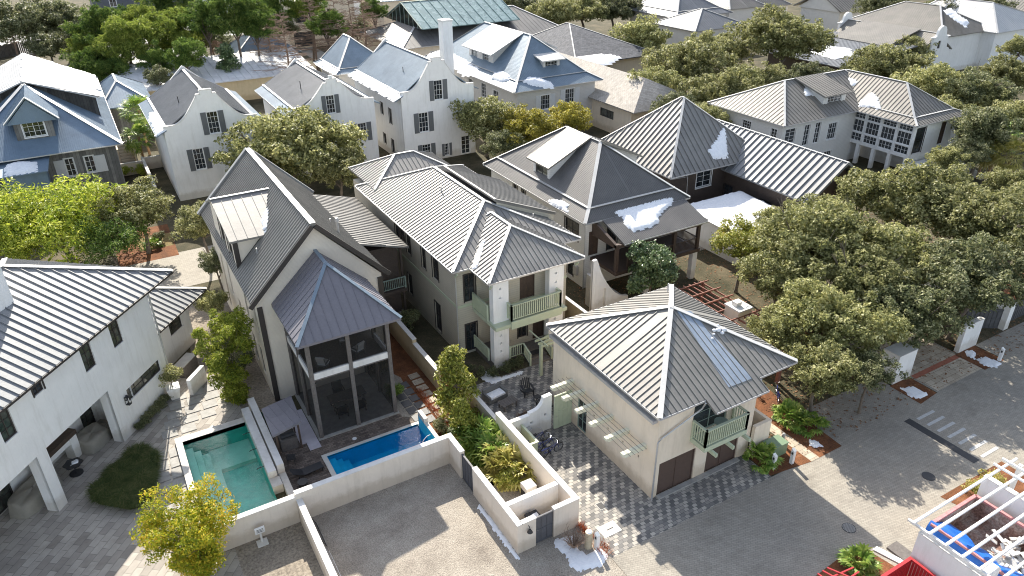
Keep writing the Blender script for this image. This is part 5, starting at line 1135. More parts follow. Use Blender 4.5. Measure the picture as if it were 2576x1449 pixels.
simple('hipped_house', 'long pale silver roofed house farthest right at the top', 143.2, 164, 74.5, 94, 6.6, (150, 80.5), (150, 90), 10.6, m_cap, m_white, .5, rh=.03)
t = simple('hipped_house', 'white roofed house cut by the top right corner', 165, 185, 70, 92, 6.6, (172, 78), (172, 86), 10.6, m_roofF, m_white, .6)
snow([Vector((136, 76.6, 8.1)), Vector((137.5, 77, 8.3)), Vector((138.2, 81.5, 9.6)), Vector((136.6, 81.5, 9.4))], Vector((-.2, -.4, 1)).normalized(), .25, .3, 'white and blue snow patch above the curly gable', seed=23)
# ================= far left and top =================
def block(name, label, x0, x1, y0, y1, h, wm, rm, zr=2.4, S=(), Wt=()):
    t = thing(name, label, 'house', ((x0+x1)/2, (y0+y1)/2, 0)); body(t, x0, x1, y0, y1, 0, h, wm, S=S, Wt=Wt)
    xc = (x0+x1)/2; yc = (y0+y1)/2; e = min(x1-x0, y1-y0)*.25
    hip(t, x0-.6, x1+.6, y0-.6, y1+.6, h+.1, (xc-e*.5, yc), (xc+e*.5, yc), h+zr, .6, rm, gut=False); return t
m_ds2 = siding('charcoal_siding', (.10, .11, .13), .2, .1, .7)
block('dark_sided_house', 'charcoal sided house at the top edge above the pines', 8, 33, 230, 246, 13, m_ds2, m_roofH, S=[(12, 3.5, 1.6, 3.4, 'w2'), (12, 8.5, 1.6, 3.2, 'w2'), (26, 4, 1.2, 2, 'w2'), (28.5, 4, 1.2, 2, 'w2')])
block('white_house', 'white walled house just right of the charcoal house at the top edge', 35, 44, 222, 236, 9, m_white, m_roofF, S=[(38, 4, 1.5, 2.2, 'dd')])
block('tan_house', 'tan stucco house behind the tall pines, left of centre at the top', 41, 56, 165, 180, 9.5, m_cream, m_roofF, S=[(43, 5.2, 2.4, 2.6, 'dd'), (50, 5.4, 1.2, 2, 'dd'), (42, .3, 4, 3, 'dk')], Wt=[(168, 5, 1.5, 2, 'dd')])
block('tan_house', 'pale tan house behind the bare cypress trees', 60, 76, 158, 172, 9, m_cream, m_roofB, S=[(62, 5, 1.4, 2, 'dd'), (70, 5, 1.4, 2, 'dd'), (64, .4, 3.5, 2.8, 'dk')])
block('white_house', 'white house with blue shaded roof behind the bare trees near the top', 78, 92, 178, 192, 9, m_white, m_roofB, S=[(80, 5, 1.4, 2, 'dd'), (86, 5, 1.4, 2, 'dd')])
block('white_house', 'white house at the top edge left of the glass roofed hall', 66, 78, 190, 205, 9, m_white, m_roofK, S=[(68, 5, 1.4, 2, 'dd'), (73, 5, 1.4, 2, 'dd')])
t = thing('wooden_fence', 'weathered grey wooden paling fence at far left behind the shingled house', 'fence', (-5, 190, 0))
mb = MB(); rr = random.Random(5)
for a, b in (((-30, 172), (-9.5, 191.5)), ((-9.5, 191.5), (2.5, 189))):
    a, b = Vector((*a, 0)), Vector((*b, 0)); n = int((b-a).length/.35)
    for i in range(n): p = a.lerp(b, i/n); mb.box(p.x, p.y, 0, p.x+.28, p.y+.28, 2.3+rr.random()*.25)
mb.build('palings', plain('weathered_paling', (.13, .115, .10), .9, .35, 1.5), t)
# stairs and low walls by the palms
t = thing('garden_stair', 'narrow pale outdoor stair with dark treads left of the palms', 'stairs', (2.8, 102, 0)); mb = MB()
for i in range(9): mb.box(2.1, 99+i*.38, 0, 3.6, 99.3+i*.38, .3+i*.28)
mb.build('treads', m_conc, t); mb = MB(); mb.box(3.65, 98.6, 0, 3.9, 104, 2.6); mb.box(1.8, 98.6, 0, 2.05, 104, 2.6); mb.build('stair_wall', m_cream, t)
wall('low pale wall running back between the grey shingled house and the left dutch gable', [(4.2, 86, 4.5, 98), (1.75, 96.2, 4.2, 96.5), (4.503, 97.3, 6.35, 97.6)], 1.5, mat=m_cream)
wall('beige wall stepping down between the gabled and the balcony house', [(15.9, 37.8, 16.2, 41.8, 1.6), (15.9, 41.8, 16.2, 48, 1.9)], 1.6, mat=m_beige)
wall('beige wall between the balcony house and the white curved stair', [(28.75, 36.5, 29.0, 42.4)], 1.7, mat=m_beige)

# ================= furniture and small things =================
t = thing('loveseat', 'grey wicker loveseat with snow-covered seat in the checkered court', 'sofa', (0, 0, 0)); mb = MB()
mb.box(-.75, -.42, 0.05, .75, .42, .34); mb.box(-.75, .3, .34, .75, .42, .8); mb.box(-.75, -.42, .34, -.62, .3, .58); mb.box(.62, -.42, .34, .75, .3, .58); mb.build('frame', m_wick, t)
mb = MB(); mb.box(-.58, -.4, .345, .58, .26, .47); mb.build('seat_cushion', m_snow, t)
t.location = (18.8, 35.0, .012); t.rotation_euler = (0, 0, R(8))
t = thing('coffee_table', 'low slatted grey wooden coffee table before the wicker loveseat', 'table', (0, 0, 0)); mb = MB()
for i in range(6): mb.box(-.62, -.36+i*.123, .4, .62, -.26+i*.123, .44)
mb.build('tabletop', m_wood, t)
for x in (-.5, .5):
    for y in (-.28, .28): mb = MB(); mb.box(x-.04, y-.04, 0, x+.04, y+.04, .4); mb.build('leg', m_wood, t)
t.location = (19.1, 33.8, .012); t.rotation_euler = (0, 0, R(10))
c = thing('adirondack_chair', 'dark adirondack chair facing the camera in the checkered court', 'chair', (0, 0, 0), 0, 'dark adirondack chairs')
mb = MB()
for i in range(5): x = -.24+i*.12; hh = 1.0-.03*(i-2)**2*1.2; mb.bar((x, .22, .34), (x*1.15, .52, hh+.05), .09, .02, up=(0, -1, .3))
mb.build('backrest', m_dark, c)
mb = MB()
for i in range(5): y = -.38+i*.13; mb.box(-.28, y, .40-.035*i, .28, y+.1, .425-.035*i)
mb.build('seat', m_dark, c)
mb = MB(); mb.box(-.42, -.42, .56, -.28, .36, .585); mb.box(.28, -.42, .56, .42, .36, .585); mb.build('armrest', m_dark, c)
for x in (-.32, .32): mb = MB(); mb.box(x-.03, -.38, 0, x+.03, -.3, .56); mb.bar((x, -.35, .3), (x, .5, .05), .04, .1); mb.build('leg', m_dark, c)
c.location = (20.9, 34.3, .012); c.rotation_euler = (0, 0, R(-10))
dup(c, (21.0, 32.4, .012), R(-75), 'dark adirondack chair turned sideways by the curved courtyard wall')
t = thing('side_stool', 'small dark stool between the two adirondack chairs', 'table', (21.05, 33.3, 0)); mb = MB(); mb.box(20.85, 33.1, .38, 21.25, 33.5, .42); mb.build('top', m_dark, t)
mb = MB()
for x in (20.9, 21.2):
    for y in (33.15, 33.45): mb.box(x-.02, y-.02, .012, x+.02, y+.02, .38)
mb.build('legs', m_dark, t)
t = thing('fire_pit', 'low dark log basket heaped with pale twigs behind the courtyard wall', 'fire pit', (19.6, 32.2, 0)); mb = MB()
mb.box(18.9, 31.6, .012, 20.2, 31.66, .4); mb.box(18.9, 32.3, .012, 20.2, 32.36, .4); mb.box(18.9, 31.66, .012, 18.96, 32.3, .4); mb.box(20.14, 31.66, .012, 20.2, 32.3, .4); mb.build('basket', m_wood, t)
mb = MB(); rr = random.Random(8)
for i in range(45): a = rr.random()*6.3; x, y = 19.5+rr.uniform(-.5, .5), 31.98+rr.uniform(-.22, .25); mb.tube([(x, y, .25), (x+.4*math.cos(a), y+.3*math.sin(a), .4+rr.random()*.35)], .012, 4)
mb.build('twigs', m_twig, t)
t = thing('patio_table', 'dark square patio table tucked behind the garage house corner', 'table', (24.3, 34.4, 0)); mb = MB(); mb.box(23.85, 33.9, .7, 24.9, 34.9, .74); mb.build('tabletop', m_wood, t)
for x in (23.95, 24.8):
    for y in (34.0, 34.8): mb = MB(); mb.box(x-.03, y-.03, .012, x+.03, y+.03, .7); mb.build('leg', m_dark, t)
pc = thing('metal_chair', 'black metal chair on the left of the patio table', 'chair', (0, 0, 0), 0, 'black metal chairs at the patio table'); mb = MB()
mb.box(-.23, -.23, .43, .23, .23, .46); mb.build('seat', m_dark, pc); mb = MB()
for x in (-.21, .21): mb.tube([(x, .22, .46), (x, .28, .9)], .015, 5)
for i in range(4): mb.tube([(-.21+i*.14, .22, .48), (-.14+i*.1, .28, .9)], .008, 4)
mb.tube([(-.21, .28, .9), (.21, .28, .9)], .015, 5); mb.build('backrest', m_dark, pc)
for x in (-.2, .2):
    for y in (-.2, .2): mb = MB(); mb.tube([(x, y, 0), (x, y, .43)], .014, 5); mb.build('leg', m_dark, pc)
pc.location = (23.4, 34.2, .012); pc.rotation_euler = (0, 0, R(95)); dup(pc, (24.0, 35.4, .012), R(10), 'black metal chair behind the patio table')

# bicycles
def bicycle(loc, rz, label, fm):
    b = thing('bicycle', label, 'bicycle', (0, 0, 0), 0, 'bicycles parked by the courtyard wall'); Rw = .33
    for nm, x in (('front_wheel', .55), ('rear_wheel', -.52)):
        mb = MB(); mb.tube([(x+Rw*math.cos(a*math.pi/12), 0, Rw+Rw*math.sin(a*math.pi/12)) for a in range(25)], .024, 6, cap=False); wh = mb.build(nm, m_rubber, b)
        mb = MB()
        for a in range(10): mb.tube([(x, 0, Rw), (x+Rw*math.cos(a*math.pi/5), 0, Rw+Rw*math.sin(a*math.pi/5))], .004, 3)
        mb.build('spokes', m_chrome, wh)
    mb = MB()
    for p, q in (((-.52, 0, Rw), (-.1, 0, .30)), ((-.1, 0, .30), (.38, 0, .72)), ((-.1, 0, .30), (-.25, 0, .78)), ((-.52, 0, Rw), (-.22, 0, .7)), ((-.22, 0, .62), (.36, 0, .8)), ((.55, 0, Rw), (.36, 0, .85))): mb.tube([p, q], .02, 6)
    mb.box(-.75, -.05, .66, -.3, .05, .68); mb.build('frame', fm, b)
    mb = MB(); mb.tube([(.36, 0, .85), (.3, 0, 1.05)], .014, 5); mb.tube([(.16, -.28, 1.08), (.3, -.12, 1.1), (.32, 0, 1.05), (.3, .12, 1.1), (.16, .28, 1.08)], .013, 5); mb.build('handlebar', m_chrome, b)
    mb = MB(); mb.box(-.38, -.08, .84, -.12, .08, .9); mb.tube([(-.25, 0, .78), (-.26, 0, .84)], .015, 5); mb.build('saddle', m_rubber, b)
    mb = MB(); mb.cyl(-.1, 0, .28, .32, .1, n=10); mb.box(-.13, -.16, .16, -.06, -.05, .19); mb.box(-.13, .05, .40, -.06, .16, .43); mb.build('pedals', m_dark, b)
    b.location = loc; b.rotation_euler = (R(6), 0, rz); return b
b0 = bicycle((19.0, 28.45, .012), R(3), 'blue cruiser bicycle nearest the driveway', m_bluef)
dup(b0, (18.95, 28.95, .012), R(-4), 'dark blue bicycle in the middle of the parked three'); dup(b0, (18.8, 29.6, .012), R(8), 'bicycle with high handlebars closest to the courtyard wall')
t = thing('bicycle', 'black bicycle half hidden under the oak beside the garage house', 'bicycle', (0, 0, 0), 0, 'bicycles under the oak')
for ch in b0.children: dup(ch, parent=t)
t.location = (34.3, 27.0, .01); t.rotation_euler = (0, 0, R(60))
dup(t, (34.9, 25.4, .01), R(50), 'second black bicycle under the oak, nearer the palmetto')

t = thing('bin_screen', 'pale green slatted bin screen beside the parked bicycles', 'screen', (17.7, 29.5, 0))
mb = MB(); mb.box(18.1, 28.6, 0, 18.16, 30.45, 1.2); mb.box(17.25, 28.6, 0, 18.1, 28.66, 1.2)
for i in range(9): mb.box(18.16, 28.65+i*.2, 0, 18.18, 28.8+i*.2, 1.15)
mb.build('slats', m_sage, t); mb = MB(); mb.box(17.22, 28.55, 1.2, 18.22, 28.7, 1.25); mb.box(18.07, 28.7, 1.2, 18.22, 30.45, 1.25); mb.build('top_rail', m_sage, t)
t = thing('meter_cabinet', 'small white cabinet against the curved courtyard wall', 'cabinet', (18.5, 30.3, 0)); mb = MB(); mb.box(18.3, 30.25, 0.012, 18.75, 30.49, .8); mb.build('cabinet', m_white2, t); mb = MB(); mb.box(18.28, 30.22, .8, 18.77, 30.49, .84); mb.build('lid', m_conc, t)
t = thing('pool_heater', 'cream and black pool heater beside the palmettos', 'pool equipment', (16.1, 26.2, 0)); mb = MB(); mb.box(15.75, 25.9, .02, 16.35, 26.5, .55); mb.build('base', m_dark, t); mb = MB(); mb.box(15.72, 25.87, .55, 16.38, 26.53, .9); mb.build('hood', m_walltop, t)
mb = MB(); mb.tube([(15.7, 26.1, .3), (15.4, 26.1, .3), (15.2, 25.7, .1), (15.0, 25.6, .02)], .04, 6); mb.cyl(15.2, 25.4, .02, .5, .14, n=10); mb.build('pipework', m_wtrim, t)
t = thing('rubbish_bin', 'black rubbish bin inside the small walled enclosure', 'bin', (15.2, 23.8, 0)); mb = MB(); mb.hexa([(14.7, 23.5, 0), (15.2, 23.5, 0), (15.2, 24.1, 0), (14.7, 24.1, 0), (14.62, 23.42, 1.0), (15.28, 23.42, 1.0), (15.28, 24.18, 1.0), (14.62, 24.18, 1.0)]); mb.build('body', m_dark, t); mb = MB(); mb.box(14.58, 23.4, 1.0, 15.3, 24.22, 1.08); mb.build('lid', m_dark, t)
snow([Vector((14.85, 23.5, 1.09)), Vector((15.15, 23.5, 1.09)), Vector((15.2, 24.0, 1.09)), Vector((14.9, 24.0, 1.09))], th=.06, cell=.08, label='scrap of snow on the lid of the black bin', seed=30)
t = thing('wall_lamp', 'dark bell shaped wall lamp on the front of the bin enclosure', 'lamp', (14.0, 22.9, 1.4)); mb = MB(); mb.cyl(14.05, 22.78, 1.4, 1.6, .15, .05); mb.build('shade', m_dark, t); mb = MB(); mb.tube([(14.05, 22.94, 1.7), (14.05, 22.85, 1.75), (14.05, 22.78, 1.6)], .02, 6); mb.build('bracket', m_dark, t)

# loungers and terrace things at the blue pool
def lounger(loc, rz, label):
    c = thing('sun_lounger', label, 'lounger', (0, 0, 0), 0, 'dark loungers beside the blue pool'); mb = MB(); mb.box(-.9, -.3, .24, .3, .3, .28); mb.build('seat', m_dark, c)
    mb = MB(); mb.bar((.3, 0, .26), (.95, 0, .62), .6, .04)
    for i in range(6): mb.bar((.34+i*.11, 0, .31+i*.06), (.38+i*.11, 0, .33+i*.06), .6, .015)
    mb.build('backrest', m_dark, c)
    for x in (-.8, .6):
        for y in (-.26, .26): mb = MB(); mb.box(x-.03, y-.03, 0, x+.03, y+.03, .25); mb.build('leg', m_dark, c)
    c.location = loc; c.rotation_euler = (0, 0, rz); return c
l0 = lounger((5.9, 34.3, .012), R(185), 'black sun lounger lying beside the end of the blue pool')
dup(l0, (5.9, 32.3, .012), R(190), 'black sun lounger mostly hidden behind the front pool wall')
t = thing('drum_table', 'small dark round stool between the two sun loungers', 'table', (5.3, 33.3, 0)); mb = MB(); mb.cyl(5.35, 33.35, .012, .4, .25, .25); mb.build('body', m_dark, t); mb = MB(); mb.cyl(5.35, 33.35, .4, .44, .3); mb.build('tabletop', m_dark, t)
t = thing('grill_shelter', 'small lean-to metal roof over the outdoor grill by the porch', 'shelter', (5.5, 37.4, 0)); mb = MB(); roofface(mb, [(4.6, 36.0, 2.15), (6.45, 36.5, 2.15), (6.5, 38.7, 2.6), (4.6, 38.3, 2.6)], .45, .02); mb.build('roof', m_roofP, t)
for x, y in ((4.85, 36.3), (6.25, 36.75), (4.85, 38.1), (6.25, 38.3)): mb = MB(); mb.box(x-.05, y-.05, 0, x+.05, y+.05, 2.12); mb.build('post', m_brown, t)
t = thing('grill', 'dark outdoor grill under the lean-to roof', 'grill', (5.6, 37.2, 0)); mb = MB(); mb.box(5.1, 36.9, .012, 6.1, 37.6, .85); mb.build('cabinet', m_wood, t); mb = MB(); mb.tube([(5.2, 37.25, .95), (6.0, 37.25, .95)], .22, 10); mb.build('hood', m_dark, t)
t = thing('terrace_chair', 'dark chair in front of the grill shelter', 'chair', (0, 0, 0))
for ch in pc.children: dup(ch, parent=t)
t.location = (5.35, 35.7, .012); t.rotation_euler = (0, 0, R(160))
mb = MB(); mb.box(6.25, 37.0, .02, 7.3, 40.5, .06); mb.box(6.6, 36.2, .02, 7.3, 36.998, .06); tag(mb.build('drop_cloth', plain('lilac_cloth', (.50, .47, .52), .8, .1, 2, bump=.5, bs=4)), 'pale lilac cloth spread beside the screened porch', 'cloth')
mb = MB(); rr = random.Random(2)
for i in range(5):
    r0 = .25+.04*i; mb.tube([(4.9+r0*math.cos(a*.52), 40.8+.8*r0*math.sin(a*.52), .1+i*.05) for a in range(13)], .03, 5)
tag(mb.build('garden_hose', plain('green_hose', (.03, .09, .05), .5)), 'coiled dark green garden hose at the side of the gabled house', 'hose')

cu = thing('condenser_unit', 'dark condenser unit by the balcony house wall, nearer the camera', 'air conditioner', (0, 0, 0), 0, 'dark condenser units by the balcony house'); mb = MB(); mb.box(-.42, -.42, .08, .42, .42, .85); mb.build('casing', m_dark, cu); mb = MB(); mb.cyl(0, 0, .85, .89, .34); mb.build('fan_grille', m_conc, cu); mb = MB(); mb.box(-.5, -.5, 0, .5, .5, .08); mb.build('pad', m_conc, cu)
cu.location = (17.3, 47.6, 0); dup(cu, (17.3, 49.2, 0), 0, 'dark condenser unit by the balcony house wall, farther back')
mb = MB(); mb.tube([(22.5, 50, 9.05), (22.5, 50, 9.5)], .05, 6); tag(mb.build('vent_pipe', m_gut), 'small vent pipe near the ridge on the left slope of the balcony house', 'vent pipe'); mb = MB(); mb.tube([(27.0, 43.5, 8.0), (27.0, 43.5, 8.5)], .05, 6); tag(mb.build('vent_pipe', m_gut), 'small vent pipe low on the right slope of the balcony house', 'vent pipe')

# loggia furniture (house frame)
def loc2(x, y): a = R(50.6); return (0.363+x*math.cos(a)-y*math.sin(a), 47.13+x*math.sin(a)+y*math.cos(a))
def covered(label, x, y, lx, ly, h, seed):
    rr = random.Random(seed); mb = MB(); n = 14; m = 8; base = len(mb.v); cx, cy = loc2(x, y); a0 = R(50.6)
    for j in range(m+1):
        tt = j/m; zz = h*(1-(1-tt)**1.0) if j < m else h
        for i in range(n*2):
            a = 2*math.pi*i/(n*2); c, s = math.cos(a), math.sin(a); k = 1/max(abs(c)**4+abs(s)**4, .01)**.25
            if j <= 5: q = (1.04-.10*j/5)*(1+.03*math.sin(i*2.6+seed)); z = h*(j/5)*(.84+.05*math.sin(i*.9+seed)+(.12 if s > 0 else -.1))
            else: q = (.82, .5, .02)[j-6]; z = h*(.92+.04*math.sin(i*.7)+(.10*(1-j/9) if s > 0 else -.08))
            lx_, ly_ = k*c*lx/2*q, k*s*ly/2*q; mb.v.append(Vector((cx+lx_*math.cos(a0)-ly_*math.sin(a0), cy+lx_*math.sin(a0)+ly_*math.cos(a0), .02+z)))
    for j in range(m):
        for i in range(n*2): i2 = (i+1) % (n*2); mb.f.append((base+j*2*n+i, base+j*2*n+i2, base+(j+1)*2*n+i2, base+(j+1)*2*n+i)); mb.m.append(0)
    return tag(mb.build('covered_furniture', m_cloth, None, smooth=True), label, 'furniture cover')
covered('taupe cover over a sofa in the right bay of the loggia', -5.85, 1.75, 1.9, 1.45, .95, 1)
covered('long taupe cover over furniture in the left bay beyond the white pier', -10.6, 2.3-.4, 3.0, 1.5, .95, 2)
covered('long taupe cover over furniture in the left bay beyond the white pier', -13.1, 1.5, .6, .8, .5, 3) if 0 else None
x, y = loc2(-4.95, .75); t = thing('umbrella_base', 'black round umbrella base beside the covered sofa', 'umbrella base', (x, y, 0)); mb = MB(); mb.cyl(x, y, .012, .06, .36); mb.build('base_plate', m_dark, t); mb = MB(); mb.cyl(x, y, .06, .5, .035, n=8); mb.build('sleeve', m_dark, t)
x, y = loc2(-8.4, 1.1); t = thing('pedestal_table', 'dark pedestal table with scalloped snow-dusted top under the loggia edge', 'table', (x, y, 0)); mb = MB(); mb.cyl(x, y, .012, .05, .38); mb.cyl(x, y, .05, .72, .04, n=8); mb.build('pedestal', m_dark, t)
mb = MB(); mb.prism([(x+(.5+.05*math.cos(6*a*.2618))*math.cos(a*.2618), y+(.5+.05*math.cos(6*a*.2618))*math.sin(a*.2618)) for a in range(24)], .72, .77); mb.build('tabletop', m_dark, t)
snow([Vector((x-.1, y-.15, .775)), Vector((x+.3, y-.1, .775)), Vector((x+.28, y+.25, .775)), Vector((x, y+.28, .775))], th=.05, cell=.07, label='bit of snow on the pedestal table under the loggia', seed=31)
x, y = 0.35, 46.15; t = thing('planter_pot', 'tapered square white planter with a sparse shrub beside the wall stub', 'planter', (x, y, 0)); mb = MB(); mb.hexa([(x-.25, y-.25, 0), (x+.25, y-.25, 0), (x+.25, y+.25, 0), (x-.25, y+.25, 0), (x-.42, y-.42, .95), (x+.42, y-.42, .95), (x+.42, y+.42, .95), (x-.42, y+.42, .95)]); mb.build('pot', m_white2, t)
pot_shrub = (x, y)
x, y = loc2(2.2, .2); t = thing('outdoor_cabinet', 'grey brown barbecue cabinet against the wing of the loggia house', 'cabinet', (x, y, 0), R(50.6)); FR[t.name] = Matrix.Identity(4); mb = MB(); mb.box(-.8, -.35, 0, .8, .35, .95); mb.build('cabinet', m_wood, t); mb = MB(); mb.box(-.85, -.4, .95, .85, .4, 1.02); mb.build('worktop', m_conc, t)
t = thing('wall_shutter', 'tall grey slatted shutter panel leaning on the wing wall of the loggia house', 'shutter', (*loc2(1.3, 1.65), 1.0), R(50.6)); FR[t.name] = Matrix.Identity(4); mb = MB(); mb.box(-.45, -.14, -.6, .45, 0, 1.3); mb.build('panel', m_shut, t)
t = thing('sign_post', 'white easel style notice sign standing against the cream pool wall', 'sign', (2.3, 30.4, 0)); mb = MB(); mb.box(2.05, 30.15, 0.01, 2.6, 30.65, .06); mb.box(2.28, 30.45, .06, 2.38, 30.55, .8); mb.build('stand', m_white2, t)
mb = MB(); mb.box(2.08, 30.38, .72, 2.58, 30.44, 1.12); sb_ = mb.build('sign_board', m_white2, t); mb = MB()
for i in range(3): mb.box(2.16, 30.374, .82+i*.08, 2.5, 30.379, .85+i*.08)
mb.build('text_lines', m_dark, sb_)
for i, (y0, y1, lb) in enumerate([(28.5, 30.3, 'black wire bicycle rack leaning near the top of the narrow lot wall'), (26.2, 28.1, 'pale rusted wire rack lower down along the narrow lot wall')]):
    mb = MB(); x0, x1 = 4.85, 5.2; zt = .75
    mb.tube([(x0+.3, y0, .03), (x0, y0, zt), (x0, y1, zt), (x0+.3, y1, .03), (x0+.3, y0, .03)], .018, 5)
    for k in range(9): y = y0+(y1-y0)*(k+.5)/9; mb.tube([(x0+.3, y-.1, .03), (x0+.12, y+.15, .4), (x0, y, zt)], .008, 4)
    tag(mb.build('wire_rack', m_dark if i == 0 else m_chrome), lb, 'rack')
# posts, bollards
t = thing('log_post', 'thick pale log post in the snowy bed near the bin enclosure', 'post', (16.8, 21.5, 0)); mb = MB(); mb.cyl(16.8, 21.5, 0, 1.1, .2, .19, 14); mb.build('post', m_log, t); mb = MB(); mb.cyl(16.8, 21.5, 1.1, 1.14, .17, .12, 12); mb.build('snow_cap', m_snow, t)
bl = thing('path_bollard', 'white square bollard beside the thick log post', 'bollard', (0, 0, 0), 0, 'white square path bollards'); mb = MB(); mb.box(-.1, -.1, 0, .1, .1, .92); mb.build('post', m_wtrim, bl)
mb = MB(); mb.hexa([(-.1, -.1, .93), (.1, -.1, .93), (.1, .1, .93), (-.1, .1, .93), (-.1, -.1, .98), (.1, -.1, .98), (.1, .1, 1.1), (-.1, .1, 1.1)]); mb.build('bollard_cap', m_wtrim, bl); mb = MB(); mb.box(-.11, -.06, .72, -.101, .06, .88); mb.build('light_slot', m_dark, bl)
bl.location = (17.12, 21.2, 0)
dup(bl, (30.77, 20.52, 0), 0, 'white square bollard in the orange mulch nearest the path'); dup(bl, (29.48, 20.76, 0), 0, 'white square bollard in front of the green utility box')
dup(bl, (51.9, 20.35, 0), 0, 'white square bollard in the snowy bed at far right'); mb = MB(); mb.cyl(31.62, 22.0, 0, .75, .11, .11); mb.sphere((31.62, 22.0, .75), .11); tag(mb.build('round_bollard', m_conc, None), 'pale round bollard beside the stone path', 'bollard')
t = thing('utility_box', 'green utility box behind the palmetto at the garage corner', 'utility box', (30.6, 21.9, 0)); mb = MB(); mb.box(29.95, 21.3, 0, 31.2, 22.1, .8); mb.build('cabinet', m_green, t); mb = MB(); mb.box(29.92, 21.27, .8, 31.23, 22.13, .86); mb.build('lid', m_green, t)
# gate pillars and walls to the right
def pillar(label, x0, y0, x1, y1, h, rot=0): return wall(label, [(x0, y0, x1, y1)], h, mat=m_white, name='wall_pillar')
pillar('slanting white wall panel standing beside the mulched bed at right', 50.3, 22.4, 52.5, 22.75, 2.3)
pillar('broad white wall end under the oak beside the crossing', 42.8, 22.4, 44.7, 23.6, 2.3)
pillar('narrow white wall end beside the dark bin gates', 56.2, 22.5, 56.8, 24.2, 2.3)
wall('long pale wall behind the mulched strip under the right hand oaks', [(52, 28.5, 62, 28.8), (44.5, 33, 50, 33.3)], 2.0, mat=m_cream)
gate('grey blue slatted bin gate left of the narrow white wall end', 53.8, 24.3, 56.1, 22.9, 1.7, m_slate); gate('dark bin gate right of the narrow white wall end', 57.0, 23.0, 60.5, 23.0, 1.9, m_slate)
t = thing('outdoor_chimney', 'cream outdoor fireplace chimney with a small flue beside the pergola', 'chimney', (37.4, 32, 0)); mb = MB(); mb.hexa([(36.5, 31.0, 0), (38.3, 31.0, 0), (38.3, 32.6, 0), (36.5, 32.6, 0), (36.75, 31.2, 3.1), (38.05, 31.2, 3.1), (38.05, 32.5, 3.1), (36.75, 32.5, 3.1)]); mb.build('shaft', m_cream, t); mb = MB(); mb.box(36.7, 31.1, 3.1, 38.1, 32.6, 3.22); mb.box(37.0, 31.7, 3.22, 37.5, 32.2, 3.55); mb.build('chimney_cap', m_walltop, t); snow([Vector((37.5, 31.3, 3.23)), Vector((37.95, 31.3, 3.23)), Vector((37.95, 31.65, 3.23)), Vector((37.5, 31.65, 3.23))], th=.05, cell=.08, label='blue shaded snow on the cream outdoor chimney cap', seed=33)
t = thing('wood_pergola', 'reddish brown timber pergola grid behind the garage house', 'pergola', (36, 33, 0))
for i in range(8): mb = MB(); mb.bar((34.6+i*.55, 30.5, 2.5), (34.6+i*.55, 37.0, 2.5), .07, .12); mb.build('rafter', plain('red_cedar', (.24, .10, .07), .7, .2, 5) if i == 0 else bpy.data.materials['red_cedar'], t)
for i in range(5): mb = MB(); mb.bar((34.2, 31.2+i*1.35, 2.63), (39.0, 31.2+i*1.35, 2.63), .07, .1); mb.build('purlin', bpy.data.materials['red_cedar'], t)
for x in (34.6, 38.6):
    for y in (30.9, 36.7): mb = MB(); mb.box(x-.1, y-.1, 0, x+.1, y+.1, 2.5); mb.build('post', bpy.data.materials['red_cedar'], t)
t = thing('street_pergola', 'brown timber pergola under the oak beside the road', 'pergola', (40, 27, 0)); mc_ = bpy.data.materials['red_cedar']
for i in range(9): mb = MB(); mb.bar((36.2+i*.5, 25.3, 2.7), (36.2+i*.5, 28.3, 2.7), .06, .12); mb.build('rafter', mc_, t)
for y in (25.5, 26.5, 27.3, 28.1): mb = MB(); mb.bar((36, y, 2.83), (40.5, y, 2.83), .07, .1); mb.build('purlin', mc_, t)
for x in (36.3, 40.2): mb = MB(); mb.box(x-.12, 26.5, 0, x+.12, 26.74, 2.69); mb.build('post', mc_, t)

# ---- building site, bottom right ----
t = thing('white_pergola', 'white metal pergola of parallel beams at the bottom right corner', 'pergola', (34, 9, 0))
for i in range(8): y = 12.55-i*.8; mb = MB(); mb.bar((29.3, y, 2.98), (38.2, y, 2.98), .11, .13); mb.build('rafter', m_wtrim, t)
for x, z in ((29.55, 2.83), (36.6, 3.12), (37.4, 3.12)): mb = MB(); mb.bar((x, 12.9, z), (x, 6, z), .12, .1); mb.build('purlin', m_wtrim, t)
for y in (12.2, 7): mb = MB(); mb.box(37.9, y-.1, 0, 38.1, y+.1, 2.97); mb.build('post', m_wtrim, t)
wall('white wall with a splayed corner below the white pergola', [(29.4, 6, 29.8, 12.2), (29.803, 9.0, 30.6, 9.4)], 2.75, mat=m_white2); wall('white wall on the right side of the building site', [(36.0, 6, 36.3, 12.9)], 2.6, mat=m_white2)
t = thing('skip', 'rusty red open dumpster half filled with white rubble under the pergola', 'dumpster', (33.8, 10.5, 0)); mb = MB(); X0, X1, Y0, Y1 = 31.6, 35.4, 6.5, 12.7
mb.box(X0, Y0, .2, X1, Y1, .3); mb.box(X0, Y0, .3, X0+.08, Y1, 1.6); mb.box(X1-.08, Y0, .3, X1, Y1, 1.6); mb.box(X0+.08, Y1-.08, .3, X1-.08, Y1, 1.6); mb.box(X0+.08, Y0, .3, X1-.08, Y0+.08, 1.6)
m_rust = ground3('rusty_painted_steel', [(.3, (.10, .06, .045)), (.45, (.28, .17, .14)), (.58, (.44, .38, .34)), (.8, (.52, .47, .43))], .8, 9, .4)
mb.build('container', m_rust, t); mb = MB()
for a, b in (((X0, Y0), (X0, Y1)), ((X0, Y1), (X1, Y1)), ((X1, Y1), (X1, Y0))): mb.bar((*a, 1.6), (*b, 1.6), .16, .12)
mb.build('rim', plain('faded_red_rim', (.50, .22, .22), .6, .25, 4), t)
mb = MB(); rr = random.Random(11)
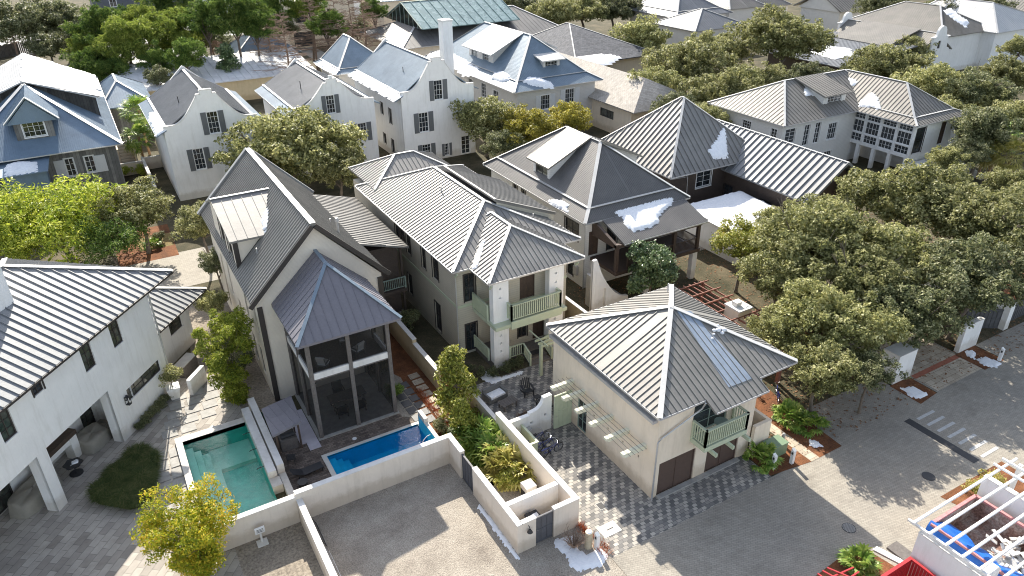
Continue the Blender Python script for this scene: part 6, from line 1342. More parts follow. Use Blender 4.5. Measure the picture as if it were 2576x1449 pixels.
for i in range(170):
    x, y = rr.uniform(X0+.3, X1-.4), rr.uniform(Y0+.2, 10.6); a = rr.random()*6.3; L = rr.uniform(.2, .8); z = rr.uniform(.5, 1.15)
    mb.bar((x, y, z), (x+L*math.cos(a), y+L*math.sin(a), z+rr.uniform(-.2, .3)), rr.uniform(.1, .35), rr.uniform(.02, .1))
tag(mb.build('rubble', ground3('rubble_mix', [(.3, (.2, .15, .10)), (.45, (.6, .58, .55)), (.8, (.8, .79, .77))], .9, 4, .3)), 'white board scraps and rubble heaped in the dumpster', 'debris', kind='stuff')
mb = MB(); n = 16; base = 0; rr = random.Random(4)
for i in range(n+1):
    for j in range(7):
        y = Y1+.1-(Y1-Y0+.1)*i/n; pr = [(X0-.45-.2*math.sin(i), .35), (X0-.3, .9), (X0-.13, 1.5), (X0+.05, 1.78), (X0+.35, 1.66), (X0+.75+.15*math.sin(i*1.3), 1.45), (X0+1.15+.3*math.sin(i*.7), 1.15)][j]
        mb.v.append(Vector((pr[0], y, pr[1]+.05*math.sin(i*2.3+j))))
for i in range(n):
    for j in range(6): mb.f.append((i*7+j, i*7+j+1, (i+1)*7+j+1, (i+1)*7+j)); mb.m.append(0)
tag(mb.build('tarp', m_tarp, None, smooth=True), 'bright blue tarpaulin draped over the side of the dumpster', 'tarp')
t = thing('plastic_barrier', 'dark red slatted crate at the bottom edge beside the white wall', 'crate', (28.2, 11.2, 0)); mb = MB()
for i in range(14): mb.box(27.0+i*.15, 12.0, 0, 27.1+i*.15, 12.06, 1.2); mb.box(27.0, 10.0+i*.15, 0, 27.06, 10.1+i*.15, 1.2); mb.box(29.1, 10.0+i*.15, 0, 29.16, 10.1+i*.15, 1.2)
mb.build('slats', m_red, t); mb = MB(); mb.box(26.95, 11.96, 1.2, 29.2, 12.12, 1.3); mb.box(26.95, 10, 1.2, 27.1, 11.95, 1.3); mb.box(29.06, 10, 1.2, 29.2, 11.95, 1.3); mb.box(27, 10, .02, 29.1, 12, .1); mb.build('rim', m_red, t)
t = thing('red_trellis', 'red lattice panel at the bottom edge by the yucca', 'trellis', (25.4, 12.8, 0)); mb = MB()
for i in range(3): mb.bar((24.3, 12.2+i*.5, 1.45), (26.1, 12.4+i*.3, 1.45), .07, .05)
for i in range(3): mb.bar((24.5+i*.66, 11.9, 1.51), (24.3+i*.33, 13.6, 1.51), .07, .05)
for x in (24.5, 25.9): mb.box(x-.04, 12.7, 0, x+.04, 12.78, 1.45)
mb.build('lattice', m_red, t)
mb = MB(); mb.box(29.9, 12.6, .01, 30.7, 13.6, .12); tag(mb.build('board_stack', m_wood), 'brown plywood sheet on the road beside the white wall', 'board')
for i, y in enumerate([13.0, 13.3]): mb = MB(); mb.bar((29.25+i*.2, 13.9, .02), (29.7+i*.2, 12.4, .02), .1+.1*i, .06); tag(mb.build('white_plank', m_wtrim), ['thin', 'wide'][i]+' white plank lying on the paving by the bottom right bed', 'plank', 'white planks by the bottom right bed')

# snow on the ground
def gsnow(px, label, seed, z=.02, th=.07, cell=.12): return snow([W(x, y, z) for x, y in px], th=th, cell=cell, label=label, seed=seed)
Z = lambda r, x, y: ({'1': 0, '2': 858.67, '3': 1717.3}[r[1]]+x/3, {'1': 0, '2': 482.8, '3': 965.5}[r[0]]+y/3)
gsnow([Z('32', x, y) for x, y in ((1600, 1185), (1660, 1160), (1740, 1150), (1760, 1230), (1850, 1290), (1960, 1240), (2015, 1300), (1960, 1370), (1810, 1412), (1720, 1380), (1700, 1290), (1640, 1260))], 'white snow around the bare bush and log post at the enclosure corner', 40)
gsnow([Z('32', x, y) for x, y in ((1040, 905), (1130, 1010), (1270, 1195), (1345, 1330), (1320, 1320), (1230, 1210), (1110, 1040), (1035, 940))], 'thin snow line at the foot of the cream boundary wall', 41, cell=.09)
gsnow([Z('23', x, y) for x, y in ((2125, 1205), (2180, 1190), (2215, 1215), (2200, 1260), (2150, 1235))], 'small snow patch by the slanting wall panel', 42, .03)
gsnow([Z('23', x, y) for x, y in ((2220, 1260), (2290, 1245), (2400, 1290), (2370, 1320), (2270, 1310))], 'larger snow patch beside the far right bollard', 43, .03)
gsnow([Z('33', x, y) for x, y in ((1640, 30), (1740, 20), (1865, 80), (1780, 110), (1710, 95), (1690, 60))], 'snow patch in the square mulched bed by the road', 44, .03)
gsnow([Z('33', x, y) for x, y in ((955, 420), (1010, 430), (1060, 470), (1000, 480), (960, 460))], 'snow patch in the mulch beside the bright palmetto', 45, .03, cell=.08)
gsnow([Z('22', x, y) for x, y in ((1060, 1350), (1130, 1370), (1200, 1400), (1370, 1350), (1360, 1370), (1210, 1420), (1140, 1448), (1060, 1410))], 'snow strip in front of the white porch pillars', 46, .03, cell=.09)
gsnow([Z('22', x, y) for x, y in ((620, 1300), (660, 1290), (690, 1350), (670, 1365), (630, 1330))], 'snow scrap at the foot of the beige stepping wall', 47, .03, cell=.08)

# ================= vegetation =================
def leafcloud(name, seed, Rr, nclump, nleaf, lsz, mat, zr=.62, clr=.26, shape='dome', aspect=.55, twigs=True, droop=0.0):
    rnd = random.Random(seed); V = []; Fc = []; cl = []; g = rnd.gauss
    for i in range(nclump):
        for _ in range(50):
            u = Vector((g(0, 1), g(0, 1), g(0, 1))).normalized(); k = rnd.random()**.45
            if shape == 'dome':
                p = Vector((u.x*k, u.y*k, u.z*k*zr)); 
                lob = .78+.22*math.sin(3*math.atan2(u.y, u.x)+seed)*math.cos(2.3*u.z+seed); p = p*lob*1.12
                if p.z < -zr*.5: continue
            elif shape == 'col': p = Vector((u.x*k*.55, u.y*k*.55, u.z*k*zr))
            elif shape == 'cone':
                h = rnd.random(); rr_ = (1-h)**.8; a = rnd.random()*6.28; q = rnd.random()**.5; p = Vector((math.cos(a)*rr_*q, math.sin(a)*rr_*q, (h*2-1)*zr))
            elif shape == 'vase':
                h = rnd.random(); rr_ = .25+.75*h**.8 if h < .75 else 1-(h-.75)*1.6; a = rnd.random()*6.28; q = rnd.random()**.5; p = Vector((math.cos(a)*rr_*q, math.sin(a)*rr_*q, (h*2-1)*zr))
            break
        cl.append((p*Rr, Rr*clr*rnd.uniform(.55, 1.25)))
    tot = sum(c[1]**2 for c in cl)
    for c, r in cl:
        m = int(nleaf*r*r/tot); sprigs = [Vector((g(0, 1), g(0, 1), g(.25, .8))).normalized() for _ in range(14)]
        for _ in range(m):
            if rnd.random() < .4:
                d = (rnd.choice(sprigs)+Vector((g(0, .12), g(0, .12), g(0, .12)))).normalized(); rad = r*rnd.uniform(.7, 1.38)
            else:
                d = Vector((g(0, 1), g(0, 1), g(.2, 1))).normalized(); rad = r*(.55+.5*rnd.random()**.6)
            p = c+Vector((d.x*rad, d.y*rad, d.z*rad*.8-droop*rad*.3))
            n = (d*.6+Vector((g(0, .6), g(0, .6), g(.45, .6)))).normalized(); a = n.cross(Vector((g(0, 1), g(0, 1), g(0, 1)))).normalized(); b = n.cross(a)
            s = lsz*rnd.uniform(.6, 1.4); i0 = len(V)
            V += [p-a*s, p-b*s*aspect+n*s*.15, p+a*s, p+b*s*aspect+n*s*.15]; Fc.append((i0, i0+1, i0+2, i0+3))
    me = bpy.data.meshes.new(name); me.from_pydata([tuple(v) for v in V], [], Fc); me.materials.append(mat); me.update(); return me, cl
def trunkmesh(name, seed, H0, Rr, cl, mat, r0=.25, zc=0.0, nl=9, multi=1, lean=.2):
    """trunk from ground (z=-H0 relative to crown centre) with limbs to the clumps"""
    rnd = random.Random(seed); mb = MB()
    for k in range(multi):
        bx, by = (rnd.uniform(-.4, .4), rnd.uniform(-.4, .4)) if multi > 1 else (0, 0); top = Vector((rnd.uniform(-lean, lean)*Rr, rnd.uniform(-lean, lean)*Rr, zc-H0*.25))
        b = Vector((bx, by, -H0)); mid = b.lerp(top, .5)+Vector((rnd.uniform(-.15, .15), rnd.uniform(-.15, .15), 0))*Rr*.4
        mb.tube([b, b.lerp(mid, .15)*1.0, mid, top], [r0*1.35, r0, r0*.85, r0*.6], 8)
        for c, r in rnd.sample(cl, min(nl, len(cl))):
            m1 = top.lerp(c, .5)+Vector((rnd.uniform(-.1, .1), rnd.uniform(-.1, .1), rnd.uniform(-.05, .1)))*Rr
            mb.tube([top.lerp(mid, rnd.random()*.5), m1, c], [r0*.45, r0*.26, r0*.08], 5, cap=False)
            for _ in range(3):
                e = c+Vector((rnd.gauss(0, 1), rnd.gauss(0, 1), rnd.gauss(.3, .7)))*r*.8; mb.tube([m1.lerp(c, rnd.random()), c.lerp(e, .5)+Vector((0, 0, .1)), e], [r0*.1, r0*.07, r0*.02], 4, cap=False)
    me = bpy.data.meshes.new(name); me.from_pydata([tuple(v) for v in mb.v], [], mb.f); me.materials.append(mat); me.polygons.foreach_set('use_smooth', [True]*len(mb.f)); me.update(); return me
PROTO = {}
def proto(key, seeds, Rr, H0, nclump, nleaf, lsz, mat, bark, r0=.25, multi=1, **kw):
    for i, s in enumerate(seeds):
        me, cl = leafcloud('crown', s, Rr, nclump, nleaf, lsz, mat, **kw); tr = trunkmesh('trunk', s, H0, Rr, cl, bark, r0, 0, 9, multi); PROTO[key, i] = (me, tr, Rr, H0)
def plant(key, var, pos, scale, name, label, cat='tree', group=None, rz=0, mat=None, sz=None, base=0.0):
    """pos: crown centre; the trunk reaches the ground below it"""
    me, tr, Rr, H0 = PROTO[key, var]; p = Vector(pos); s = scale/Rr; szz = s if sz is None else sz
    t = thing(name, label, cat, (p.x, p.y, base), rz, group)
    c = bpy.data.objects.new('crown', me); C.objects.link(c); c.parent = t; c.location = (0, 0, p.z-base); c.scale = (s, s, szz)
    if mat: c.material_slots[0].link = 'OBJECT'; c.material_slots[0].material = mat
    if tr is not None:
        k = bpy.data.objects.new('trunk', tr); C.objects.link(k); k.parent = t; k.location = (0, 0, p.z-base); k.scale = (s, s, (p.z-base)/H0)
    return t
proto('oak', (11, 12, 13), 5.0, 5.2, 150, 17000, .15, m_oak, m_bark, .26, zr=.62, clr=.14)
proto('bigoak', (21, 22, 23), 8.0, 6.5, 300, 36000, .175, m_oak, m_bark, .36, zr=.5, clr=.10)
proto('shrub', (31, 32), 1.0, .8, 22, 2600, .065, m_oakd, m_bark, .04, zr=.8, clr=.35)
proto('laurel', (41,), 2.4, 3.0, 60, 9000, .11, m_glossy, m_bark, .12, zr=1.05, clr=.24)
proto('lime', (51, 52), 3.4, 4.2, 60, 11000, .12, m_lime, m_bark, .14, zr=.6, clr=.22, aspect=.35)
proto('pine', (61, 62), 4.2, 9.0, 85, 14000, .26, m_pine, m_barkr, .22, zr=.85, clr=.17, aspect=.16)
proto('bamboo', (71,), 1.9, 3.4, 90, 16000, .10, m_lime, m_bark, .04, 6, zr=1.45, clr=.17, shape='vase', aspect=.28)
proto('yellow', (81,), 2.5, 2.6, 110, 24000, .08, m_yel, m_bark, .06, 5, zr=.95, clr=.2, shape='vase', aspect=.38)
proto('loquat', (91,), 1.4, 1.9, 40, 5000, .10, m_loq, m_bark, .07, zr=1.3, clr=.25, shape='cone', aspect=.4)
def tpx(key, var, cx, cy, hw, z, name, label, **kw):
    p = W(cx, cy, z); return plant(key, var, p, hw/SC(p), name, label, **kw)
G1 = 'olive live oaks of the right hand grove'
tpx('bigoak', 0, 745, 372, 195, 5.6, 'live_oak', 'broad olive live oak in front of the middle dutch gable house', rz=.4)
tpx('oak', 2, 850, 425, 92, 4.6, 'live_oak', 'lower right lobe oak beside the broad one behind the ribbed roofs', rz=2.5); tpx('oak', 0, 640, 425, 72, 4.0, 'live_oak', 'oak touching the rear rake of the steep gabled house', rz=.7)
tpx('oak', 1, 610, 330, 66, 5.0, 'live_oak', 'smaller live oak crown at the foot of the left dutch gable facade', rz=1.0)
tpx('oak', 0, 1222, 300, 92, 4.8, 'live_oak', 'olive oak hiding the lower right of the tallest dutch gable house', rz=2)
tpx('oak', 1, 1330, 322, 92, 4.6, 'golden_oak', 'yellow-green oak in front of the blue dormer house', mat=m_oaky, rz=1)
tpx('oak', 2, 1432, 300, 68, 4.4, 'golden_oak', 'smaller yellow-green oak at the right end of the row before the dormer house', mat=m_oaky, rz=3)
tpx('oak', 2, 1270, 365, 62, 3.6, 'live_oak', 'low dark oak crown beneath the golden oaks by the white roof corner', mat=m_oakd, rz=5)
# right hand grove
grove = [('bigoak', 0, 2075, 600, 190, 6.2, 'wide olive oak between the snowy flat roof and the right hand grove', m_oak), ('bigoak', 1, 2310, 500, 185, 6.5, 'sunlit olive oak below the buttress wall of the white house', m_oak),
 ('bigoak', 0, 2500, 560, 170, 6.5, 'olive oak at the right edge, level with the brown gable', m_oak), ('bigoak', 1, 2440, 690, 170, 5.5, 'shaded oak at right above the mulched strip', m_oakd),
 ('bigoak', 1, 2080, 800, 175, 4.4, 'olive oak overhanging the right corner of the garage roof', m_oak), ('bigoak', 0, 2265, 775, 150, 4.2, 'dark green oak at the outer end of the grove above the crossing', m_oakd),
 ('oak', 0, 1960, 690, 115, 4.8, 'grey green oak behind the timber pergola', m_oak), ('oak', 1, 2240, 640, 120, 5.2, 'thin branched oak in the middle of the right hand grove', m_oak),
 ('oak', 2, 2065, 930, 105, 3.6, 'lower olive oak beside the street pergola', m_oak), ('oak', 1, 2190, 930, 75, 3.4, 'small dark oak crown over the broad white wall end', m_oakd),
 ('oak', 0, 1870, 610, 85, 4.6, 'small tree with reddish tips right of the brown porch', m_loq), ('oak', 1, 1945, 830, 82, 3.8, 'olive oak right of the cream outdoor chimney', m_oak), ('bigoak', 2, 2180, 690, 130, 5.4, 'central grey olive oak of the right hand grove', m_oak), ('oak', 2, 1950, 560, 60, 5.6, 'wispy oak top rising over the snowy flat roof', m_oak),
 ('oak', 1, 2150, 470, 60, 5.0, 'oak top just below the window bay of the white house', m_oak)]
for i, (k, v, x, y, hw, z, lb, mt) in enumerate(grove): tpx(k, v, x, y, hw, z, 'live_oak', lb, mat=mt, rz=i*1.7, group=G1)
tr_ = [('bigoak', 1, 1960, 92, 135, 8.5, 'tall full oak at the top right of centre, before the pale roofs', m_oak), ('bigoak', 0, 1740, 165, 125, 6, 'olive brown oak in front of the wide hip roof', m_oak), ('bigoak', 1, 1830, 235, 120, 5.5, 'oak directly behind the tall brown pyramid roof', m_oak),
 ('oak', 2, 1610, 98, 88, 5.5, 'grey green oak beside the dark slate roof', m_oak), ('oak', 0, 1640, 215, 75, 5.5, 'oak overhanging the sunlit shingle roof', m_oak), ('oak', 1, 1700, 268, 62, 5.5, 'small oak between the shingle roof and the brown pyramid', m_oakd),
 ('bigoak', 0, 2225, 170, 115, 6, 'olive oak in front of the curly gable house', m_oak), ('bigoak', 1, 2350, 215, 110, 6, 'oak to the lower right of the curly gable', m_oak), ('bigoak', 0, 2450, 230, 100, 6, 'oak behind the right end of the window bay roof', m_oakd),
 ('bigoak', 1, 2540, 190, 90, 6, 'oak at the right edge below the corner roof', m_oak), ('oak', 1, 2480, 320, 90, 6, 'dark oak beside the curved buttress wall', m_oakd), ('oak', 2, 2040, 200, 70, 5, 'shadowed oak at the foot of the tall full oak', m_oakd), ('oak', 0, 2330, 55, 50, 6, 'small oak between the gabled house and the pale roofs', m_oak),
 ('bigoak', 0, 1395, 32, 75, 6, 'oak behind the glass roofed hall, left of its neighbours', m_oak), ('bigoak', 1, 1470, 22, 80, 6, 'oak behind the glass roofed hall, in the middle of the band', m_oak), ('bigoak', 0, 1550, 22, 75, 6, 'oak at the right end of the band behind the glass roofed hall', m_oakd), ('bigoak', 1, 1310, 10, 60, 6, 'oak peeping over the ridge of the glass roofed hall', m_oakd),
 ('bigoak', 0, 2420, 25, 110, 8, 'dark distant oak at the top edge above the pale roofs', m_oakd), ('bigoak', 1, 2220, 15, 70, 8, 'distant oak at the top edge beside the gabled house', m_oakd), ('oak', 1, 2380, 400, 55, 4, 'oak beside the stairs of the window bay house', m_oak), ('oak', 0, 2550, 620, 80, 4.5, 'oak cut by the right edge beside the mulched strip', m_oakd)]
for i, (k, v, x, y, hw, z, lb, mt) in enumerate(tr_): tpx(k, v, x, y, hw, z, 'oak_tree', lb, mat=mt, rz=i*2.1, group='oaks among the houses at the top')
# left side
tpx('lime', 0, 150, 545, 175, 4.5, 'young_pine', 'bright yellow-green tree at the left edge above the silver roof'); tpx('lime', 1, 45, 600, 110, 4, 'young_pine', 'bright green tree cut by the left edge', rz=2)
tpx('lime', 1, 290, 600, 90, 3.5, 'young_pine', 'lower bright green crown right of the big yellow-green tree', rz=4, mat=m_pine); tpx('oak', 0, 345, 525, 100, 4.5, 'live_oak', 'grey green oak between the bright trees and the left dutch gable house')
tpx('oak', 1, 505, 560, 78, 4.5, 'live_oak', 'oak beside the left wall of the steep gabled house', rz=1); tpx('oak', 2, 545, 655, 55, 3.8, 'live_oak', 'dark oak crown hugging the wall of the gabled house', mat=m_oakd); tpx('oak', 0, 530, 760, 45, 2.6, 'live_oak', 'low grey shrubby oak below the wing roof corner', rz=3)
tpx('laurel', 0, 1640, 682, 78, 3.4, 'laurel_tree', 'round glossy laurel tree in front of the brown porch'); tpx('bamboo', 0, 568, 905, 88, 3.3, 'bamboo_clump', 'bright green bamboo clump between the loggia house and the green pool')
tpx('yellow', 0, 480, 1345, 128, 2.7, 'autumn_tree', 'yellow autumn tree at the bottom edge beside the green pool'); tpx('loquat', 0, 1143, 955, 72, 2.5, 'loquat_shrub', 'tall mottled yellow-green shrub beside the white porch pillars')
tpx('loquat', 0, 1160, 1055, 50, 1.4, 'flowering_shrub', 'lower mottled shrub beneath the tall yellow-green one', rz=2)
ex = [('oak', 0, 2400, 300, 80, 5, 'oak right behind the right slope of the window bay roof', m_oak), ('oak', 1, 2560, 300, 85, 5, 'oak at the right edge level with the window bay roof', m_oak), ('oak', 2, 2480, 250, 70, 5.5, 'oak between the curly gable and the right edge', m_oak), ('oak', 0, 2440, 385, 60, 4, 'small oak by the foot of the buttress wall', m_oakd), ('oak', 1, 2545, 465, 70, 5, 'oak just below the right edge palms', m_oak), ('bigoak', 2, 1800, 130, 95, 5.5, 'oak between the tall full oak and the wide hip roof', m_oak), ('bigoak', 2, 1870, 280, 85, 5, 'oak immediately left of the white window bay house', m_oak), ('oak', 1, 1780, 300, 65, 5, 'olive oak brushing the back of the brown pyramid roof', m_oak), ('oak', 0, 1900, 205, 75, 5.5, 'oak under the left side of the tall full oak', m_oak), ('oak', 2, 2140, 210, 60, 5, 'oak in front of the low dark porch wing', m_oak), ('oak', 1, 2290, 120, 55, 5, 'oak crown touching the long grey roof of the curly gable house', m_oak), ('oak', 2, 2560, 120, 45, 6, 'small oak at the right edge near the corner roof', m_oak), ('pine', 0, 820, 60, 55, 9, 'green pine between the bare cypresses and the blue pyramid roof', m_pine), ('oak', 2, 900, 75, 45, 5, 'dark round oak left of the glass roofed hall', m_oakd), ('oak', 1, 700, 70, 50, 5, 'dark oak at the foot of the bare cypresses', m_oakd), ('oak', 0, 1660, 150, 55, 5, 'olive crown at the right end of the slate roof', m_oak)]
for i, (k, v, x, y, hw, z, lb, mt) in enumerate(ex): tpx(k, v, x, y, hw, z, 'oak_tree', lb, mat=mt, rz=i*1.9, group='oaks among the houses at the top')
tl = [('oak', 0, 60, 60, 95, 8, 'dark oak at the top left corner', m_oakd), ('oak', 1, 150, 50, 85, 8, 'dark oak second from the top left corner', m_oakd), ('oak', 2, 215, 85, 70, 7, 'dark oak behind the wooden fence', m_oakd), ('pine', 0, 255, 70, 85, 9, 'green pine behind the wooden fence, left of the bright pines', m_pine),
 ('pine', 1, 320, 110, 85, 8, 'brightest yellow-green pine left of the snowy shed', m_pinel), ('pine', 0, 245, 165, 75, 5, 'low pine crown behind the grey shingled roof', m_pine), ('pine', 1, 440, 85, 80, 8.5, 'bright pine with thin trunk over the snowy shed', m_pinel), ('pine', 0, 205, 120, 45, 6, 'small golden green pine crown', m_pinel),
 ('pine', 0, 515, 45, 70, 11, 'tall dark pine left of the bare cypresses', m_pine), ('pine', 1, 585, 45, 75, 11, 'tall green pine above the tan house', m_pine), ('oak', 1, 530, 95, 55, 6, 'dark green oak at the base of the tall pines', m_oakd), ('oak', 2, 395, 192, 40, 5, 'small dark oak in front of the snowy shed', m_oakd), ('loquat', 0, 575, 175, 48, 4, 'glossy magnolia tree in front of the snowy shed', m_glossy),
 ('pine', 0, 680, 15, 70, 11, 'pine at the top edge above the bare cypresses', m_pine), ('pine', 1, 770, 8, 60, 11, 'pine at the top edge right of the bare cypresses', m_pinel), ('pine', 0, 940, 25, 40, 9, 'thin pine left of the glass roofed hall', m_pine), ('oak', 0, 1000, 20, 40, 6, 'oak at the top edge left of the glass roof', m_oakd), ('pine', 0, 400, 150, 50, 6, 'small bright pine crown over the left end of the snowy shed', m_pine), ('pine', 1, 470, 140, 55, 7, 'bright pine crown leaning over the snowy shed', m_pine), ('oak', 1, 120, 115, 60, 5, 'dark oak just inside the wooden fence', m_oakd), ('pine', 0, 365, 60, 70, 9, 'tall pine crown in the middle of the bright pines', m_pinel), ('pine', 1, 290, 190, 55, 4, 'low pine crown beside the palms', m_pine), ('pine', 0, 640, 60, 60, 10, 'dark pine behind the small frosted pyramid roof', m_pine), ('pine', 1, 420, 20, 70, 9, 'pine at the top edge beside the charcoal house', m_pine)]
for i, (k, v, x, y, hw, z, lb, mt) in enumerate(tl): tpx(k, v, x, y, hw, z, 'pine_tree' if k == 'pine' else 'magnolia_tree' if 'magnolia' in lb else 'oak_tree', lb, mat=mt, rz=i*1.3, group='trees at the top left')
# bare trees
def baretree(p, h, seed, label):
    rnd = random.Random(seed); t = thing('bare_tree', label, 'tree', p, 0, 'leafless brown trees'); mb = MB(); p = Vector(p); mb.tube([p, p+Vector((.2, 0, h*.5)), p+Vector((0, .2, h))], [.22, .14, .03], 6); mb.build('trunk', m_twig, t); mb = MB()
    for i in range(80):
        z = h*(.28+.7*rnd.random()); a = rnd.random()*6.28; L = (1.1-z/h)*h*.42*rnd.uniform(.6, 1.2)+.4; q = p+Vector((0, 0, z)); e = q+Vector((math.cos(a)*L, math.sin(a)*L, L*.12)); mb.tube([q, q.lerp(e, .5)+Vector((0, 0, .15)), e], [.05, .035, .015], 4, cap=False)
        for k in range(9):
            s = q.lerp(e, rnd.uniform(.25, 1)); b = a+rnd.choice((-1, 1))*rnd.uniform(.4, 1.2); l2 = L*rnd.uniform(.2, .45); mb.tube([s, s+Vector((math.cos(b)*l2, math.sin(b)*l2, rnd.uniform(-.2, .4)))], [.028, .012], 3, cap=False)
    mb.build('branches', m_twig, t)
for i, (x, y, z, h, lb) in enumerate([(735, 235, 0, 13, 'bare brown cypress left of the blue pyramid roof'), (690, 200, 0, 12, 'bare brown cypress behind the frosted small pyramid roof'), (860, 190, 0, 14, 'bare cypress directly behind the blue pyramid roof'), (800, 185, 0, 13, 'bare cypress between its two taller neighbours'), (895, 180, 0, 14, 'bare tree nearest the glass roofed hall'), (925, 165, 0, 13, 'bare tree with greenish tips beside the hall'), (565, 205, 0, 7, 'small bare tree standing in front of the snowy shed'), (45, 140, 0, 9, 'bare greyish tree at the left edge by the wooden fence')]):
    baretree(tuple(W(x, y, z)), h, 100+i, lb)
# palms
def frond(mb, o, a, L, tilt, rnd, bl=.45, w=.08, fan=True, m=0):
    """a fan leaf on a stalk"""
    d = Vector((math.cos(a)*math.cos(tilt), math.sin(a)*math.cos(tilt), math.sin(tilt))); e = o+d*L; mb.tube([o, o.lerp(e, .5)+Vector((0, 0, .04)), e], [.012, .01, .008], 3, m, False)
    side = d.cross(Vector((0, 0, 1))).normalized(); up = side.cross(d)
    for k in range(11):
        s = (k/10-.5)*math.radians(210); q = (d*math.cos(s)+side*math.sin(s)).normalized(); ln = bl*rnd.uniform(.85, 1.1)*(1-.25*abs(s)/1.8); mid = e+q*ln*.5+up*.03; tip = e+q*ln+Vector((0, 0, -ln*.25)); pr_ = q.cross(up).normalized()*w
        i0 = len(mb.v); mb.v += [e, mid-pr_, tip, mid+pr_]; mb.f.append((i0, i0+1, i0+2, i0+3)); mb.m.append(m)
def palmetto(name, label, pos, r, n, seed, mat=None, group=None, trunk=0.0, bl=.45, cat='palm'):
    rnd = random.Random(seed); t = thing(name, label, cat, (pos[0], pos[1], 0), rnd.random()*6, group); mb = MB(); FR[t.name] = Matrix.Identity(4)
    for i in range(n):
        a = i*2.4; tl_ = rnd.uniform(-.15, 1.25) if not trunk else rnd.uniform(-.9, 1.2); o = Vector((rnd.uniform(-.12, .12), rnd.uniform(-.12, .12), trunk+.15)); frond(mb, o, a, r*rnd.uniform(.45, .75), tl_, rnd, bl*rnd.uniform(.8, 1.15), .075)
    mb.build('fronds', mat or m_palm, t)
    mb = MB(); mb.tube([(0, 0, 0), (.05, 0, trunk*.5), (0, 0, trunk+.2)], [.17 if trunk else .06, .15 if trunk else .05, .16 if trunk else .04], 8); mb.build('trunk', m_barkp, t); return t
GP = 'palmettos in the long bed between the cream walls'
for i, (x, y, r, lb, mt) in enumerate([(15.5, 33.0, 1.0, 'green palmetto at the upper end of the long bed', m_palm), (15.9, 31.8, 1.25, 'tall green palmetto beneath the mottled shrub', m_palm), (15.3, 30.9, 1.0, 'small dark palmetto on the path side of the long bed', m_palm), (16.3, 30.7, 1.25, 'green palmetto against the dividing wall, upper one', m_palm), (15.7, 29.9, 1.15, 'palmetto in the middle of the long bed', m_palm), (16.2, 29.3, 1.35, 'pale golden palmetto against the dividing wall', m_palmd), (15.6, 28.5, 1.2, 'golden tipped palmetto on the gravel side', m_palmd), (16.2, 28.0, 1.3, 'last golden palmetto before the round bush', m_palmd)]):
    palmetto('palmetto', lb, (x, y), r*1.1, 30, 200+i, mt, GP, bl=.95)
palmetto('palmetto', 'bright green palmetto in the mulch under the oak beside the path', (33.6, 23.3), 1.3, 40, 220, m_palm, None, bl=.6); palmetto('palmetto', 'second bright green palmetto just nearer the road', (34.3, 22.3), 1.2, 36, 221, m_palm, None, bl=.55)
palmetto('palmetto', 'dark palmetto beside the right garage door', (29.3, 21.6), 1.25, 36, 222, m_palm, None, bl=.55); palmetto('yucca', 'spiky yucca at the bottom edge beside the red trellis', (27.6, 13.6), 1.0, 34, 223, m_palm, None, bl=.6); palmetto('yucca', 'small spiky yucca in the mulch behind the left trees', W(386, 622)[:2], .9, 24, 224, m_palm, None, bl=.5)
palmetto('sabal_palm', 'tall sabal palm between the grey shingled house and the left dutch gable', (5.6, 103.5), 2.6, 70, 225, m_palm, 'sabal palms', 5.6, 1.1); palmetto('sabal_palm', 'lower sabal palm in front of the tall one', (4.6, 99.5), 2.2, 60, 226, m_palm, 'sabal palms', 3.4, 1.0)
for i, (x, y, z, lb) in enumerate([(2515, 345, 4.5, 'sabal palm at the right edge, upper one'), (2480, 375, 3.5, 'sabal palm at the right edge, left one with dry fronds'), (2545, 395, 3.5, 'sabal palm at the right edge, lowest one')]):
    p = W(x, y, z); palmetto('sabal_palm', lb, (p.x, p.y), 2.4, 60, 230+i, m_palmd if i else m_palm, 'sabal palms at the right edge', z, 1.1)
def shr(x, y, r, z, label, mat=None, name='shrub', v=0, grp=None): return plant('shrub', v, (x, y, z), r, name, label, 'shrub', grp, rz=x*3, mat=mat)
shr(17.4, 46.0, .95, .9, 'round dark shrub against the side wall of the balcony house', m_oakd); shr(13.2, 41.6, .8, .7, 'rounded dark shrub beside the screened porch', m_oakd, v=1); shr(15.6, 27.4, .85, .5, 'round golden green bush at the end of the palmettos', m_loq)
shr(13.1, 38.6, .7, .4, 'spiky low shrub at the corner of the screened porch', m_palm); shr(14.2, 33.8, .6, .4, 'low green shrub beside the pool fountain wall', m_oakd, v=1); shr(14.3, 32.3, .55, .35, 'low olive shrub behind the pool wall corner', m_oaky)
for i, (x, y) in enumerate([(18.6, 38.6), (19.2, 37.7), (19.9, 37.2), (20.9, 37.3), (21.6, 37.4), (22.2, 37.5)]): shr(x, y, .48, .35, ['dark bush leftmost in the bed before the porch pillars', 'second dark bush in the bed before the porch pillars', 'dark bush left of the white porch pillar base', 'dark bush in front of the white porch pillar', 'dark bush between pillar and sage steps', 'last dark bush beside the sage steps'][i], m_oakd, v=i % 2, grp='dark bushes before the porch pillars')
for i, (x, y) in enumerate([(25.2, 37.2), (26.0, 37.0)]): shr(x, y, .5, .35, ['dark bush right of the sage steps', 'dark bush under the right porch pillar'][i], m_oakd, v=i % 2, grp='dark bushes right of the steps')
for i in range(7):
    x, y = loc2(-4.2+i*.5, -.25); shr(x, y, .42, .28, 'low clipped boxwood hedge along the white loggia wall', m_oakd, 'boxwood', i % 2, 'boxwoods of one clipped hedge row')
plant('shrub', 0, (pot_shrub[0], pot_shrub[1], 1.7), .85, 'potted_shrub', 'sparse grey green shrub growing in the white tapered planter', 'shrub', None, 1, m_oak, base=.9)
